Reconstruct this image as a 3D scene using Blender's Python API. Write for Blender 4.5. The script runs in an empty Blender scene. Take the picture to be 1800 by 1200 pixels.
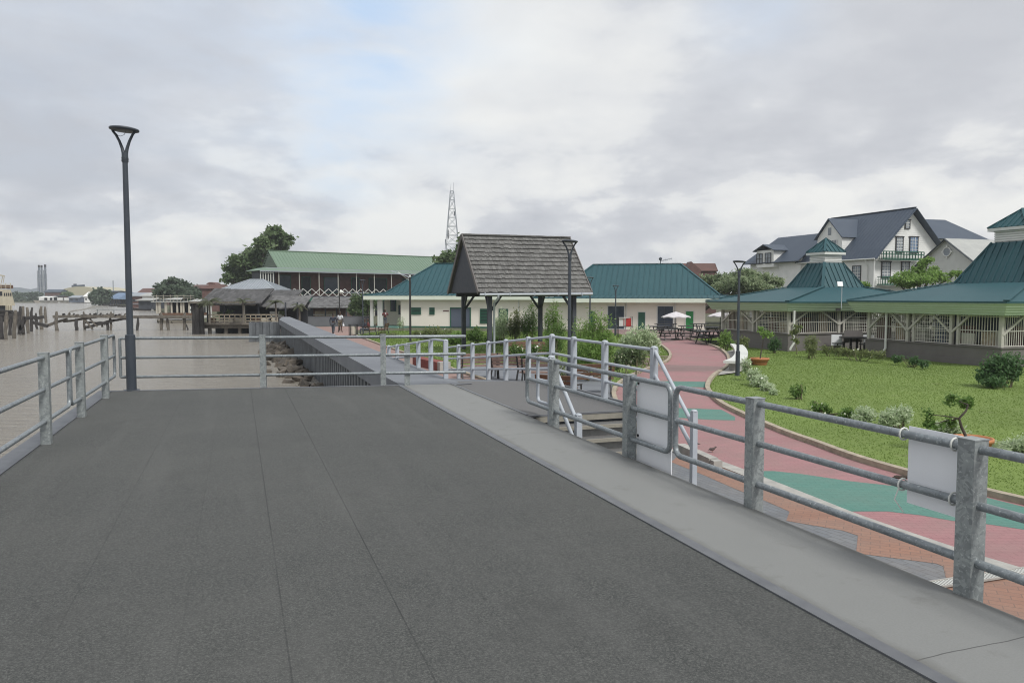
import bpy, bmesh, math, random
import numpy as np
from mathutils import Vector, Matrix
random.seed(7)
rng = np.random.default_rng(11)
scene = bpy.context.scene
COL = scene.collection
R = math.radians

# ------------------------------------------------------------ camera
CZ = 1.65
FPX = 1352.0
PITCH = math.atan(79 / FPX)
cam = bpy.data.cameras.new('camera')
cam.sensor_width = 36
cam.lens = FPX / 1800 * 36
cam.clip_start = 0.05
cam.clip_end = 6000
co = bpy.data.objects.new('camera', cam)
COL.objects.link(co)
co.location = (0, 0, CZ)
co.rotation_euler = (math.pi / 2 - PITCH, 0, 0)
scene.camera = co

# ------------------------------------------------------------ view, world, sun
scene.view_settings.view_transform = 'Standard'
scene.view_settings.look = 'None'
scene.view_settings.gamma = 1
scene.view_settings.exposure = 0.93
scene.cycles.filter_width = 1.1
SUN_EL, SUN_AZ = R(52), R(140)      # azimuth clockwise from +Y
wd = bpy.data.worlds.new("World")
scene.world = wd
wd.use_nodes = True
wt = wd.node_tree
wt.nodes.clear()


class NT:
    """tiny node helper"""
    def __init__(s, tree):
        s.t = tree

    def n(s, typ, **kw):
        nd = s.t.nodes.new(typ)
        for k, v in kw.items():
            if k.startswith('i_'):
                key = k[2:]
                key = int(key) if key.isdigit() else key.replace('_', ' ')
                nd.inputs[key].default_value = v
            else:
                setattr(nd, k, v)
        return nd

    def l(s, a, b):
        s.t.links.new(a, b)

    def math(s, op, a, b=None, c=None, clamp=False):
        nd = s.t.nodes.new('ShaderNodeMath')
        nd.operation = op
        nd.use_clamp = clamp
        for i, v in enumerate((a, b, c)):
            if v is None:
                continue
            if isinstance(v, (int, float)):
                nd.inputs[i].default_value = v
            else:
                s.l(v, nd.inputs[i])
        return nd.outputs[0]

    def mix(s, f, a, b, typ='MIX'):
        nd = s.t.nodes.new('ShaderNodeMix')
        nd.data_type = 'RGBA'
        nd.blend_type = typ
        for i, v in ((0, f), (6, a), (7, b)):
            if isinstance(v, (int, float)):
                nd.inputs[i].default_value = v
            elif isinstance(v, (tuple, list)):
                nd.inputs[i].default_value = (*v[:3], 1)
            else:
                s.l(v, nd.inputs[i])
        return nd.outputs[2]

    def ramp(s, f, stops, interp='LINEAR'):
        nd = s.t.nodes.new('ShaderNodeValToRGB')
        cr = nd.color_ramp
        cr.interpolation = interp
        while len(cr.elements) < len(stops):
            cr.elements.new(0.5)
        for e, (p, c) in zip(cr.elements, stops):
            e.position = p
            e.color = (*c, 1) if len(c) == 3 else c
        s.l(f, nd.inputs[0])
        return nd.outputs[0]

    def noise(s, vec, scale, detail=4, rough=0.55, dist=0.0):
        nd = s.t.nodes.new('ShaderNodeTexNoise')
        nd.inputs['Scale'].default_value = scale
        nd.inputs['Detail'].default_value = detail
        nd.inputs['Roughness'].default_value = rough
        nd.inputs['Distortion'].default_value = dist
        if vec is not None:
            s.l(vec, nd.inputs['Vector'])
        return nd.outputs['Fac']


def cam_dir(px, py):
    x, y = px - 900, 600 - py
    v = Vector((x, FPX * math.cos(PITCH) + y * math.sin(PITCH), -FPX * math.sin(PITCH) + y * math.cos(PITCH)))
    return v.normalized()


w = NT(wt)
tc = w.n('ShaderNodeTexCoord')
sep = w.n('ShaderNodeSeparateXYZ')
w.l(tc.outputs['Generated'], sep.inputs[0])
zz = w.math('ADD', w.math('MAXIMUM', sep.outputs[2], 0.0), 0.13)
u_ = w.math('DIVIDE', sep.outputs[0], zz)
v_ = w.math('DIVIDE', sep.outputs[1], zz)
cmb = w.n('ShaderNodeCombineXYZ')
w.l(u_, cmb.inputs[0]); w.l(v_, cmb.inputs[1])
n1 = w.noise(cmb.outputs[0], 0.75, 7, 0.52, 0.4)
n2 = w.noise(cmb.outputs[0], 2.1, 7, 0.6, 0.3)
# heaped clouds near the horizon: noise over the direction itself, only slightly flattened
mpz = w.n('ShaderNodeMapping')
mpz.inputs['Scale'].default_value = (1, 1, 2.3)
w.l(tc.outputs['Generated'], mpz.inputs[0])
nh = w.noise(mpz.outputs[0], 4.2, 7, 0.54, 0.25)
nm = w.noise(mpz.outputs[0], 2.6, 7, 0.5, 0.35)
nh2 = w.noise(mpz.outputs[0], 12, 7, 0.58, 0.1)
hz = w.math('ADD', w.math('MULTIPLY', nh, 2.3), w.math('MULTIPLY', nh2, 0.9))
n3 = w.noise(cmb.outputs[0], 0.33, 2, 0.5)
cl = w.math('ADD', w.math('ADD', w.math('MULTIPLY', n1, 1.5), w.math('MULTIPLY', n2, 0.7)), w.math('MULTIPLY', n3, 0.4))
cl = w.math('SUBTRACT', cl, 0.80)
cl = w.math('ADD', w.math('MULTIPLY', cl, .55), w.math('MULTIPLY', w.math('SUBTRACT', w.math('MULTIPLY', nm, 2.4), 0.70), .45))
low = w.ramp(sep.outputs[2], [(0.0, (1, 1, 1)), (0.10, (.95, .95, .95)), (0.24, (.25, .25, .25)), (0.42, (.05, .05, .05))])
lowb = w.math('MULTIPLY', low, 1.0)
cl = w.math('ADD', w.math('MULTIPLY', cl, w.math('SUBTRACT', 1.0, lowb)), w.math('MULTIPLY', w.math('SUBTRACT', hz, 1.03), lowb))


def blob(px, py, k, amp):
    """a soft lighter or darker mass of cloud in one direction of the sky"""
    d = cam_dir(px, py)
    vm = w.n('ShaderNodeVectorMath', operation='DOT_PRODUCT')
    w.l(tc.outputs['Generated'], vm.inputs[0])
    vm.inputs[1].default_value = d
    e = w.math('POWER', w.math('MAXIMUM', vm.outputs['Value'], 0.0), k)
    return w.math('MULTIPLY', e, amp * (1.35 if abs(amp) < .2 else 1))


for bl in [(730, 210, 90, .12), (1000, 120, 25, .03), (1500, 60, 20, .04), (250, 260, 30, -.08), (470, 190, 60, -.05), (420, 60, 60, .06), (560, 60, 40, .04),
           (900, 340, 90, -.05), (1550, 300, 45, -.10), (1200, 330, 60, -.08), (80, 470, 80, .05), (560, 350, 150, .07), (680, 400, 200, .07), (1790, 180, 60, .05), (1650, 380, 150, .04), (-40, 150, 40, -.04), (1250, 420, 200, .05)]:
    cl = w.math('ADD', cl, blob(*bl))
ccol = w.ramp(cl, [(0.16, (2.85, 2.96, 3.22)), (0.38, (3.25, 3.35, 3.58)), (0.50, (3.62, 3.71, 3.9)), (0.58, (4.2, 4.26, 4.32)), (0.80, (4.85, 4.86, 4.75))])
sky = w.n('ShaderNodeTexSky', sky_type='NISHITA', sun_disc=False, sun_elevation=SUN_EL, sun_rotation=SUN_AZ)
sky.air_density = 1.2
sky.dust_density = 2.0
# blue openings
hole = w.math('ADD', w.math('ADD', blob(640, 60, 150, 1.0), blob(600, 290, 900, .55)), blob(1330, 5, 500, .5))
hole = w.math('ADD', hole, blob(150, -500, 10, .4))
hole = w.math('MULTIPLY', hole, w.math('ADD', w.math('MULTIPLY', n2, 2.6), -0.55, clamp=True))
hole = w.math('MULTIPLY', hole, 0.8, clamp=True)
skyc = w.mix(0.75, sky.outputs[0], (3.1, 3.95, 5.15))
fin = w.mix(hole, ccol, skyc)
below = w.math('LESS_THAN', sep.outputs[2], -0.02)
fin = w.mix(below, fin, (2.4, 2.3, 2.1))
bg = w.n('ShaderNodeBackground')
bg.inputs[1].default_value = 0.1
w.l(fin, bg.inputs[0])
wo = w.n('ShaderNodeOutputWorld')
w.l(bg.outputs[0], wo.inputs[0])

sl = bpy.data.lights.new('sun', 'SUN')
sl.energy = 1.5
sl.angle = R(16)
sl.color = (1, 0.97, 0.92)
so = bpy.data.objects.new('sun', sl)
COL.objects.link(so)
sd = Vector((math.sin(SUN_AZ) * math.cos(SUN_EL), math.cos(SUN_AZ) * math.cos(SUN_EL), math.sin(SUN_EL)))
so.rotation_euler = sd.to_track_quat('Z', 'Y').to_euler()
so.location = (0, 0, 40)

# ------------------------------------------------------------ frames
# the deck runs along D (away, slightly left); A is to its right
_n = math.hypot(482, FPX)
D = Vector((-482 / _n, FPX / _n, 0))
A = Vector((D.y, -D.x, 0))
FR = math.atan2(A.y, A.x)


def T(a, s, z=0.0):
    return A * a + D * s + Vector((0, 0, z))


def G(px, py, z=0.0):
    d = cam_dir(px, py)
    t = (z - CZ) / d.z
    return Vector((d.x * t, d.y * t, z))


def W(px, py, Y):
    d = cam_dir(px, py)
    t = Y / d.y
    return Vector((d.x * t, Y, CZ + d.z * t))


GZ = -1.3      # park ground
WZ = -1.65     # river


# ------------------------------------------------------------ mesh builder
class MB:
    def __init__(s):
        s.v = []; s.f = []; s.sm = []; s.mi = []; s.cur = 0

    def face(s, idx, smooth=False):
        s.f.append(tuple(idx)); s.sm.append(smooth); s.mi.append(s.cur)

    def poly(s, pts, smooth=False):
        b = len(s.v)
        s.v += [tuple(p) for p in pts]
        s.face(range(b, b + len(pts)), smooth)
        return s

    def hexa(s, p):
        """8 corners: bottom 4 ccw, top 4"""
        b = len(s.v)
        s.v += [tuple(q) for q in p]
        for q in ((3, 2, 1, 0), (4, 5, 6, 7), (0, 1, 5, 4), (1, 2, 6, 5), (2, 3, 7, 6), (3, 0, 4, 7)):
            s.face([b + i for i in q])
        return s

    def box(s, c, size, rz=0.0, M=None):
        hx, hy, hz = size[0] / 2, size[1] / 2, size[2] / 2
        c = Vector(c)
        ca, sa = math.cos(rz), math.sin(rz)
        pts = []
        for z in (-hz, hz):
            for x, y in ((-hx, -hy), (hx, -hy), (hx, hy), (-hx, hy)):
                q = Vector((x, y, z))
                if M is not None:
                    q = M @ q
                else:
                    q = Vector((x * ca - y * sa, x * sa + y * ca, z))
                pts.append(c + q)
        return s.hexa(pts)

    def fbox(s, a0, a1, s0, s1, z0, z1):
        """box in the deck frame"""
        return s.hexa([T(a0, s0, z0), T(a1, s0, z0), T(a1, s1, z0), T(a0, s1, z0), T(a0, s0, z1), T(a1, s0, z1), T(a1, s1, z1), T(a0, s1, z1)])

    def beam(s, p0, p1, wd, ht, up=(0, 0, 1)):
        """rectangular bar from p0 to p1"""
        p0, p1 = Vector(p0), Vector(p1)
        d = (p1 - p0).normalized()
        u = Vector(up)
        if abs(d.dot(u)) > 0.98:
            u = Vector((1, 0, 0)) if abs(d.x) < .9 else Vector((0, 1, 0))
        x = d.cross(u).normalized() * (wd / 2)
        y = x.normalized().cross(d).normalized() * (ht / 2)
        return s.hexa([p0 - x - y, p0 + x - y, p0 + x + y, p0 - x + y, p1 - x - y, p1 + x - y, p1 + x + y, p1 - x + y])

    def tube(s, pts, r, n=10, caps=True):
        pts = [Vector(p) for p in pts]
        rs = r if isinstance(r, (list, tuple)) else [r] * len(pts)
        dirs = []
        for i in range(len(pts)):
            a = pts[max(i - 1, 0)]; b = pts[min(i + 1, len(pts) - 1)]
            dirs.append((b - a).normalized())
        u = Vector((0, 0, 1))
        if abs(dirs[0].dot(u)) > 0.95:
            u = Vector((1, 0, 0))
        x = dirs[0].cross(u).normalized()
        rings = []
        for i, p in enumerate(pts):
            d = dirs[i]
            x = (x - d * x.dot(d)).normalized()
            y = d.cross(x)
            b = len(s.v)
            for k in range(n):
                an = 2 * math.pi * k / n
                s.v.append(tuple(p + (x * math.cos(an) + y * math.sin(an)) * rs[i]))
            rings.append(b)
        for i in range(len(rings) - 1):
            for k in range(n):
                k2 = (k + 1) % n
                s.face((rings[i] + k, rings[i] + k2, rings[i + 1] + k2, rings[i + 1] + k), True)
        if caps:
            for b, rev in ((rings[0], True), (rings[-1], False)):
                pp = [s.v[b + k] for k in range(n)]
                s.poly(pp[::-1] if rev else pp)
        return s

    def prism(s, poly, z0, z1, cap_bottom=True):
        """vertical extrusion of a plan polygon (ccw)"""
        n = len(poly)
        b = len(s.v)
        s.v += [(p[0], p[1], z0) for p in poly] + [(p[0], p[1], z1) for p in poly]
        s.face([b + n + i for i in range(n)])
        if cap_bottom:
            s.face([b + n - 1 - i for i in range(n)])
        for i in range(n):
            j = (i + 1) % n
            s.face((b + i, b + j, b + n + j, b + n + i))
        return s

    def slab(s, poly, nrm, th):
        """thicken a planar polygon along -nrm"""
        n = len(poly)
        off = Vector(nrm).normalized() * th
        b = len(s.v)
        s.v += [tuple(Vector(p)) for p in poly] + [tuple(Vector(p) - off) for p in poly]
        s.face([b + i for i in range(n)])
        s.face([b + n + n - 1 - i for i in range(n)])
        for i in range(n):
            j = (i + 1) % n
            s.face((b + j, b + i, b + n + i, b + n + j))
        return s

    def ico(s, c, r, sub=1, jit=0.0, sc=(1, 1, 1), rz=0.0, rnd=random, smooth=False):
        bm = bmesh.new()
        bmesh.ops.create_icosphere(bm, subdivisions=sub, radius=1)
        b = len(s.v)
        ca, sa = math.cos(rz), math.sin(rz)
        for v in bm.verts:
            k = r * (1 + rnd.uniform(-jit, jit))
            x, y, z = v.co.x * k * sc[0], v.co.y * k * sc[1], v.co.z * k * sc[2]
            s.v.append((c[0] + x * ca - y * sa, c[1] + x * sa + y * ca, c[2] + z))
        for f in bm.faces:
            s.face([b + v.index for v in f.verts], smooth)
        bm.free()
        return s

    def ribs(s, poly, direction, spacing, wd, ht, nrm, start=0.5, jit=0.0):
        """thin raised battens on a planar polygon, running along direction"""
        poly = [Vector(p) for p in poly]
        nrm = Vector(nrm).normalized()
        d = Vector(direction)
        d = (d - nrm * d.dot(nrm)).normalized()
        c = nrm.cross(d).normalized()
        o = poly[0]
        q = [((p - o).dot(c), (p - o).dot(d)) for p in poly]
        lo = min(k[0] for k in q); hi = max(k[0] for k in q)
        t = lo + spacing * start
        while t < hi:
            xs = []
            for i in range(len(q)):
                (x0, y0), (x1, y1) = q[i], q[(i + 1) % len(q)]
                if (x0 - t) * (x1 - t) < 0:
                    xs.append(y0 + (y1 - y0) * (t - x0) / (x1 - x0))
            xs.sort()
            for i in range(0, len(xs) - 1, 2):
                if xs[i + 1] - xs[i] > 0.05:
                    a = o + c * t + d * (xs[i] + .01) + nrm * (ht * .5 - .003)
                    b = o + c * t + d * (xs[i + 1] - .01) + nrm * (ht * .5 - .003)
                    s.beam(a, b, wd, ht + .006, nrm)
            t += spacing * (1 + random.uniform(-jit, jit))
        return s

    def build(s, name, mats, parent=None):
        me = bpy.data.meshes.new(name)
        vs = s.v
        if parent is not None:
            mi = Matrix.LocRotScale(parent.location, parent.rotation_euler, parent.scale)
            pp = parent.parent
            while pp is not None:
                mi = Matrix.LocRotScale(pp.location, pp.rotation_euler, pp.scale) @ mi
                pp = pp.parent
            mi = mi.inverted()
            vs = [tuple(mi @ Vector(v)) for v in vs]
        me.from_pydata(vs, [], s.f)
        me.polygons.foreach_set('use_smooth', s.sm)
        if not isinstance(mats, (list, tuple)):
            mats = [mats]
        for m in mats:
            me.materials.append(m)
        if len(mats) > 1:
            me.polygons.foreach_set('material_index', s.mi)
        me.update()
        o = bpy.data.objects.new(name, me)
        COL.objects.link(o)
        if parent is not None:
            o.parent = parent
        return o


def thing(name, label, cat, loc=(0, 0, 0), rz=0.0, group=None):
    o = bpy.data.objects.new(name, None)
    o.empty_display_size = 0.2
    COL.objects.link(o)
    o.location = loc
    o.rotation_euler = (0, 0, rz)
    o['label'] = label; o['category'] = cat
    if group:
        o['group'] = group
    return o


def tag(o, label, cat, group=None):
    o['label'] = label; o['category'] = cat
    if group:
        o['group'] = group
    return o


def struct(name, mb, m, kind='structure'):
    o = mb.build(name, m)
    o['kind'] = kind
    return o


def copy_tree(o, parent=None):
    c = o.copy()
    COL.objects.link(c)
    if parent is not None:
        c.parent = parent
    for ch in list(o.children):
        copy_tree(ch, c)
    return c


def dup(root, loc, rz=0.0, label=None, group=None, scale=None):
    c = copy_tree(root)
    c.location = loc
    c.rotation_euler = (0, 0, rz)
    if scale is not None:
        c.scale = scale
    if label:
        c['label'] = label
    if group:
        c['group'] = group
    return c


# ------------------------------------------------------------ materials
def newmat(name):
    m = bpy.data.materials.new(name)
    m.use_nodes = True
    t = m.node_tree
    t.nodes.clear()
    k = NT(t)
    out = k.n('ShaderNodeOutputMaterial')
    b = k.n('ShaderNodeBsdfPrincipled')
    k.l(b.outputs[0], out.inputs[0])
    tcn = k.n('ShaderNodeTexCoord')
    return m, k, b, tcn.outputs['Object']


def mat(name, c, c2=None, rough=0.7, scale=3.0, metal=0.0, bump=0.0, bscale=40.0, island=0.0, streak=0.0, spec=0.5):
    """two-tone noise colour, optional fine bump, per-piece variation, vertical streaks"""
    m, k, b, ob = newmat(name)
    c2 = c2 or tuple(x * 0.8 for x in c)
    n = k.noise(ob, scale, 5, 0.6)
    f = k.ramp(n, [(0.32, (0, 0, 0)), (0.68, (1, 1, 1))])
    col = k.mix(f, c, c2)
    if streak:
        mp = k.n('ShaderNodeMapping')
        mp.inputs['Scale'].default_value = (6, 6, 0.5)
        k.l(ob, mp.inputs[0])
        s2 = k.noise(mp.outputs[0], 2.0, 4, 0.6)
        col = k.mix(k.ramp(s2, [(0.45, (0, 0, 0)), (0.75, (streak, streak, streak))]), col, tuple(x * 0.45 for x in c))
    if island:
        g = k.n('ShaderNodeNewGeometry')
        oi = k.n('ShaderNodeObjectInfo')
        rv = k.math('FRACT', k.math('ADD', g.outputs['Random Per Island'], oi.outputs['Random']))
        br = k.math('ADD', k.math('MULTIPLY', rv, 2 * island), 1 - island)
        hs = k.n('ShaderNodeHueSaturation')
        k.l(col, hs.inputs['Color'])
        k.l(br, hs.inputs['Value'])
        col = hs.outputs[0]
    k.l(col, b.inputs['Base Color'])
    b.inputs['Roughness'].default_value = rough
    b.inputs['Metallic'].default_value = metal
    b.inputs['Specular IOR Level'].default_value = spec
    if bump:
        bn = k.n('ShaderNodeBump')
        bn.inputs['Strength'].default_value = bump
        bn.inputs['Distance'].default_value = 0.01
        k.l(k.noise(ob, bscale, 4, 0.6), bn.inputs['Height'])
        k.l(bn.outputs[0], b.inputs['Normal'])
    return m


def leafmat(name, c, c2, trans=0.48):
    c = tuple(x * 1.7 for x in c); c2 = tuple(min(x * 1.5, .8) for x in c2)
    m, k, b, ob = newmat(name)
    g = k.n('ShaderNodeNewGeometry')
    n = k.noise(ob, 0.9, 3, 0.6)
    f = k.math('ADD', k.math('MULTIPLY', g.outputs['Random Per Island'], 0.6), k.math('MULTIPLY', n, 0.5), clamp=True)
    col = k.mix(f, c, c2)
    k.l(col, b.inputs['Base Color'])
    b.inputs['Roughness'].default_value = 0.55
    b.inputs['Specular IOR Level'].default_value = 0.3
    tr = k.n('ShaderNodeBsdfTranslucent')
    k.l(col, tr.inputs[0])
    mx = k.n('ShaderNodeMixShader')
    mx.inputs[0].default_value = trans
    k.l(b.outputs[0], mx.inputs[1]); k.l(tr.outputs[0], mx.inputs[2])
    out = [q for q in k.t.nodes if q.type == 'OUTPUT_MATERIAL'][0]
    k.l(mx.outputs[0], out.inputs[0])
    return m


def galv(name, c=(.23, .255, .26), c2=(.40, .43, .435), rough=.5, metal=0.35):
    m, k, b, ob = newmat(name)
    vo = k.n('ShaderNodeTexVoronoi')
    vo.inputs['Scale'].default_value = 38
    vec = k.n('ShaderNodeVectorMath', operation='ADD')
    nz = k.n('ShaderNodeTexNoise'); nz.inputs['Scale'].default_value = 7
    k.l(ob, nz.inputs['Vector'])
    sc = k.n('ShaderNodeVectorMath', operation='SCALE'); sc.inputs['Scale'].default_value = 0.25
    k.l(nz.outputs['Color'], sc.inputs[0])
    k.l(ob, vec.inputs[0]); k.l(sc.outputs[0], vec.inputs[1])
    k.l(vec.outputs[0], vo.inputs['Vector'])
    bw = k.n('ShaderNodeRGBToBW'); k.l(vo.outputs['Color'], bw.inputs[0])
    big = k.noise(ob, 9, 4, .6)
    f = k.math('ADD', k.math('MULTIPLY', bw.outputs[0], 0.45), k.math('MULTIPLY', big, 0.6), clamp=True)
    col = k.mix(k.ramp(f, [(.3, (0, 0, 0)), (.72, (1, 1, 1))]), c, c2)
    wsp = k.ramp(k.noise(ob, 55, 2, .5), [(.62, (0, 0, 0)), (.72, (.5, .5, .5))])
    col = k.mix(wsp, col, (.62, .66, .66))
    k.l(col, b.inputs['Base Color'])
    b.inputs['Metallic'].default_value = metal
    b.inputs['Roughness'].default_value = rough
    bn = k.n('ShaderNodeBump'); bn.inputs['Strength'].default_value = .25; bn.inputs['Distance'].default_value = .004
    k.l(f, bn.inputs['Height']); k.l(bn.outputs[0], b.inputs['Normal'])
    return m


M = {}
M['galv'] = galv('galvanised steel', (.20, .22, .225), (.34, .37, .37))
M['galv_rail'] = galv('galvanised tube', (.17, .19, .205), (.27, .30, .315), .45)
M['paint_rail'] = mat('pale painted steel', (.44, .475, .52), (.37, .405, .45), .45, 5, bump=.05)
M['lamp'] = mat('dark blue grey lamp paint', (.035, .045, .06), (.05, .06, .075), .45, 4)
M['black'] = mat('black metal', (.018, .018, .02), (.03, .03, .03), .5)
M['white'] = mat('white plastic board', (.82, .84, .87), (.78, .80, .83), .45, 2.5)
M['concrete'] = mat('pale concrete', (.42, .41, .38), (.3, .295, .28), .9, 5, bump=.3, bscale=60)
M['kerb'] = mat('cream concrete kerb', (.44, .38, .29), (.26, .23, .18), .9, 6, bump=.4, bscale=50)
M['wall'] = mat('cream render wall', (.80, .77, .68), (.75, .72, .64), .85, .6, bump=.1)
M['trimw'] = mat('white trim', (.66, .67, .64), (.58, .6, .57), .6, 2)
M['fasc'] = mat('pale green white fascia', (.70, .76, .66), (.66, .72, .62), .6, 1)
M['teal'] = mat('teal metal roof', (.014, .068, .083), (.019, .080, .094), .6, .35, streak=.1)
M['green_door'] = mat('bright green door', (.02, .22, .06), (.025, .25, .07), .5)
M['dgreen'] = mat('dark green paint', (.015, .09, .055), (.02, .11, .07), .5)
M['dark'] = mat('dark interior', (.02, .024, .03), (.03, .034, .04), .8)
M['curtain'] = mat('window with pale curtain', (.30, .33, .36), (.17, .20, .23), .2, 1.5)
M['glass'] = mat('dark window glass', (.04, .055, .08), (.06, .08, .11), .12, 1.5)
M['shingle'] = mat('weathered wooden shingle', (.165, .164, .158), (.115, .114, .11), .95, 9, bump=.6, bscale=70, island=.2)
M['dwood'] = mat('dark painted timber', (.035, .042, .055), (.05, .056, .068), .7, 5)
M['wood'] = mat('brown bench timber', (.16, .085, .05), (.10, .052, .032), .7, 12, bump=.3)
M['pinkwood'] = mat('faded bench timber', (.30, .21, .18), (.22, .15, .13), .8, 12, bump=.3)
M['pile'] = mat('weathered grey timber', (.20, .18, .15), (.09, .08, .07), .95, 3, bump=.6, bscale=20, streak=.5)
M['piled'] = mat('dark wet timber', (.06, .056, .055), (.035, .033, .033), .9, 3, bump=.5, bscale=20)
M['thatch'] = mat('grey thatch', (.14, .14, .142), (.11, .11, .112), 1, 6, bump=.8, bscale=60, island=.25)
M['thatchd'] = mat('dark thatch', (.09, .09, .092), (.07, .07, .072), 1, 6, bump=.8, bscale=60, island=.25)
M['tin'] = mat('silver metal roof', (.36, .39, .42), (.28, .31, .34), .45, .6, metal=.3)
M['green_roof'] = mat('sage green metal roof', (.13, .20, .14), (.15, .22, .155), .5, .15)
M['brownwall'] = mat('red brown timber wall', (.15, .08, .068), (.10, .056, .05), .8, 2)
M['slate'] = mat('blue grey roof sheet', (.045, .064, .095), (.056, .077, .108), .55, .4, streak=.15)
M['siding'] = mat('white painted siding', (.80, .80, .78), (.70, .71, .69), .6, 1.2)
M['grey_siding'] = mat('pale grey siding', (.62, .63, .61), (.54, .55, .53), .7, 1.2)
M['ltroof'] = mat('pale grey roof sheet', (.40, .41, .39), (.33, .34, .33), .6, 1)
M['pavfasc'] = mat('sage green boards', (.44, .54, .41), (.40, .50, .375), .55, .6, streak=.1)
M['plinth'] = mat('grey brown plinth', (.16, .15, .145), (.13, .12, .115), .85, 1.2, bump=.2)
M['post'] = mat('cream painted post', (.48, .47, .42), (.40, .39, .35), .6, 3)
M['bar'] = mat('cream painted bars', (.58, .57, .51), (.50, .49, .44), .5, 3)
M['brick'] = mat('red brown brick wall', (.17, .08, .065), (.12, .06, .05), .9, 3)
M['redroof'] = mat('rust red roof', (.12, .06, .05), (.09, .05, .042), .8, .6)
M['pot'] = mat('terracotta', (.50, .21, .09), (.40, .16, .07), .7, 8)
M['soil'] = mat('dark soil', (.035, .026, .02), (.05, .038, .03), 1, 20, bump=.8)
M['rock'] = mat('brown river rock', (.105, .09, .072), (.055, .047, .04), .85, 5, bump=.4, bscale=40, island=.45)
M['beige'] = mat('beige stair nosing', (.28, .265, .225), (.22, .21, .18), .8, 8, bump=.2)
M['riser'] = mat('grey riser board', (.30, .30, .29), (.24, .24, .235), .8, 20)
M['tread'] = mat('grey grit tread', (.15, .15, .15), (.11, .11, .11), .9, 60, bump=.4, bscale=200)
M['edge'] = mat('steel edge trim', (.17, .178, .19), (.13, .137, .15), .5, 6, metal=.3)
M['cloth'] = mat('grey white umbrella canvas', (.62, .60, .62), (.54, .52, .54), .9, 4)
M['skin'] = mat('dark skin', (.07, .038, .025), (.06, .032, .022), .6)
M['hair'] = mat('black hair', (.008, .007, .007), (.012, .01, .01), .8)
M['navy'] = mat('navy jacket', (.022, .028, .045), (.03, .035, .055), .9)
M['shirtw'] = mat('white shirt', (.6, .62, .64), (.5, .52, .54), .9)
M['jeans'] = mat('grey jeans', (.09, .10, .12), (.06, .07, .085), .9)
M['khaki'] = mat('khaki shorts', (.16, .14, .10), (.13, .11, .08), .9)
M['maroon'] = mat('maroon top', (.16, .04, .04), (.11, .03, .03), .9)
M['red'] = mat('red plastic', (.45, .03, .03), (.38, .03, .03), .4)
M['cream_boat'] = mat('cream ship paint', (.55, .51, .40), (.42, .38, .29), .6, 1.5, streak=.3)
M['blue_roof'] = mat('blue roof sheets', (.12, .19, .30), (.16, .23, .34), .5, .3)
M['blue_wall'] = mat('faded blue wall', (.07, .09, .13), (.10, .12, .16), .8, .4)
M['cream_dome'] = mat('cream warehouse sheet', (.46, .43, .31), (.42, .39, .28), .7, .05)
M['steelblue'] = mat('blue grey steel stack', (.10, .13, .18), (.22, .25, .29), .6, .3)
M['awn'] = mat('warm cream shelf goods', (.45, .38, .27), (.25, .2, .15), .8, 6)
M['hull'] = mat('pale hull', (.5, .47, .40), (.40, .37, .31), .6, 1)
M['redbrick'] = mat('red painted low wall', (.24, .07, .055), (.18, .05, .045), .85, 5, bump=.3)
M['trunk'] = mat('tree bark', (.10, .085, .07), (.06, .05, .04), .95, 8, bump=.8, bscale=30)
M['stem'] = mat('green brown stem', (.12, .12, .06), (.09, .08, .04), .8, 8)
M['bird'] = mat('grey brown feathers', (.10, .07, .065), (.05, .045, .045), .8, 20)
M['l_dark'] = leafmat('dark tree leaf', (.065, .105, .05), (.125, .165, .08))
M['l_far'] = leafmat('far tree leaf', (.05, .075, .05), (.085, .11, .075))
M['l_mid'] = leafmat('mid green leaf', (.045, .095, .022), (.12, .19, .05))
M['l_light'] = leafmat('light green leaf', (.08, .15, .03), (.20, .29, .09))
M['l_pale'] = leafmat('variegated pale leaf', (.17, .24, .12), (.46, .50, .38))
M['l_frangi'] = leafmat('frangipani leaf', (.04, .08, .028), (.27, .31, .19))
M['l_olive'] = leafmat('olive leaf', (.07, .10, .035), (.17, .19, .08))
M['l_palm'] = leafmat('palm frond', (.05, .06, .035), (.09, .10, .06))
M['l_deep'] = leafmat('deep green leaf', (.035, .08, .032), (.08, .14, .055))
M['flower'] = leafmat('cream flower', (.6, .6, .45), (.75, .75, .6), .1)
M['sheet'] = mat('grey steel sheet piling', (.155, .17, .185), (.09, .10, .11), .6, 1.6, streak=.6, bump=.2)
M['cap'] = mat('blue grey concrete cap', (.185, .20, .22), (.145, .155, .175), .85, .8, bump=.25, bscale=50)
M['parapet'] = mat('grey parapet', (.16, .17, .185), (.13, .14, .155), .85, .8, bump=.2)

# ============================================================ SETTING
def catmull(pts, n=8):
    pts = [Vector(p) for p in pts]
    out = []
    for i in range(len(pts) - 1):
        p0 = pts[max(i - 1, 0)]; p1 = pts[i]; p2 = pts[i + 1]; p3 = pts[min(i + 2, len(pts) - 1)]
        for k in range(n):
            t = k / n
            out.append(0.5 * ((2 * p1) + (p2 - p0) * t + (2 * p0 - 5 * p1 + 4 * p2 - p3) * t * t + (3 * p1 - p0 - 3 * p2 + p3) * t ** 3))
    out.append(pts[-1])
    return out


def ccw(poly):
    a = sum(poly[i][0] * poly[(i + 1) % len(poly)][1] - poly[(i + 1) % len(poly)][0] * poly[i][1] for i in range(len(poly)))
    return list(poly) if a > 0 else list(poly)[::-1]


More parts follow.
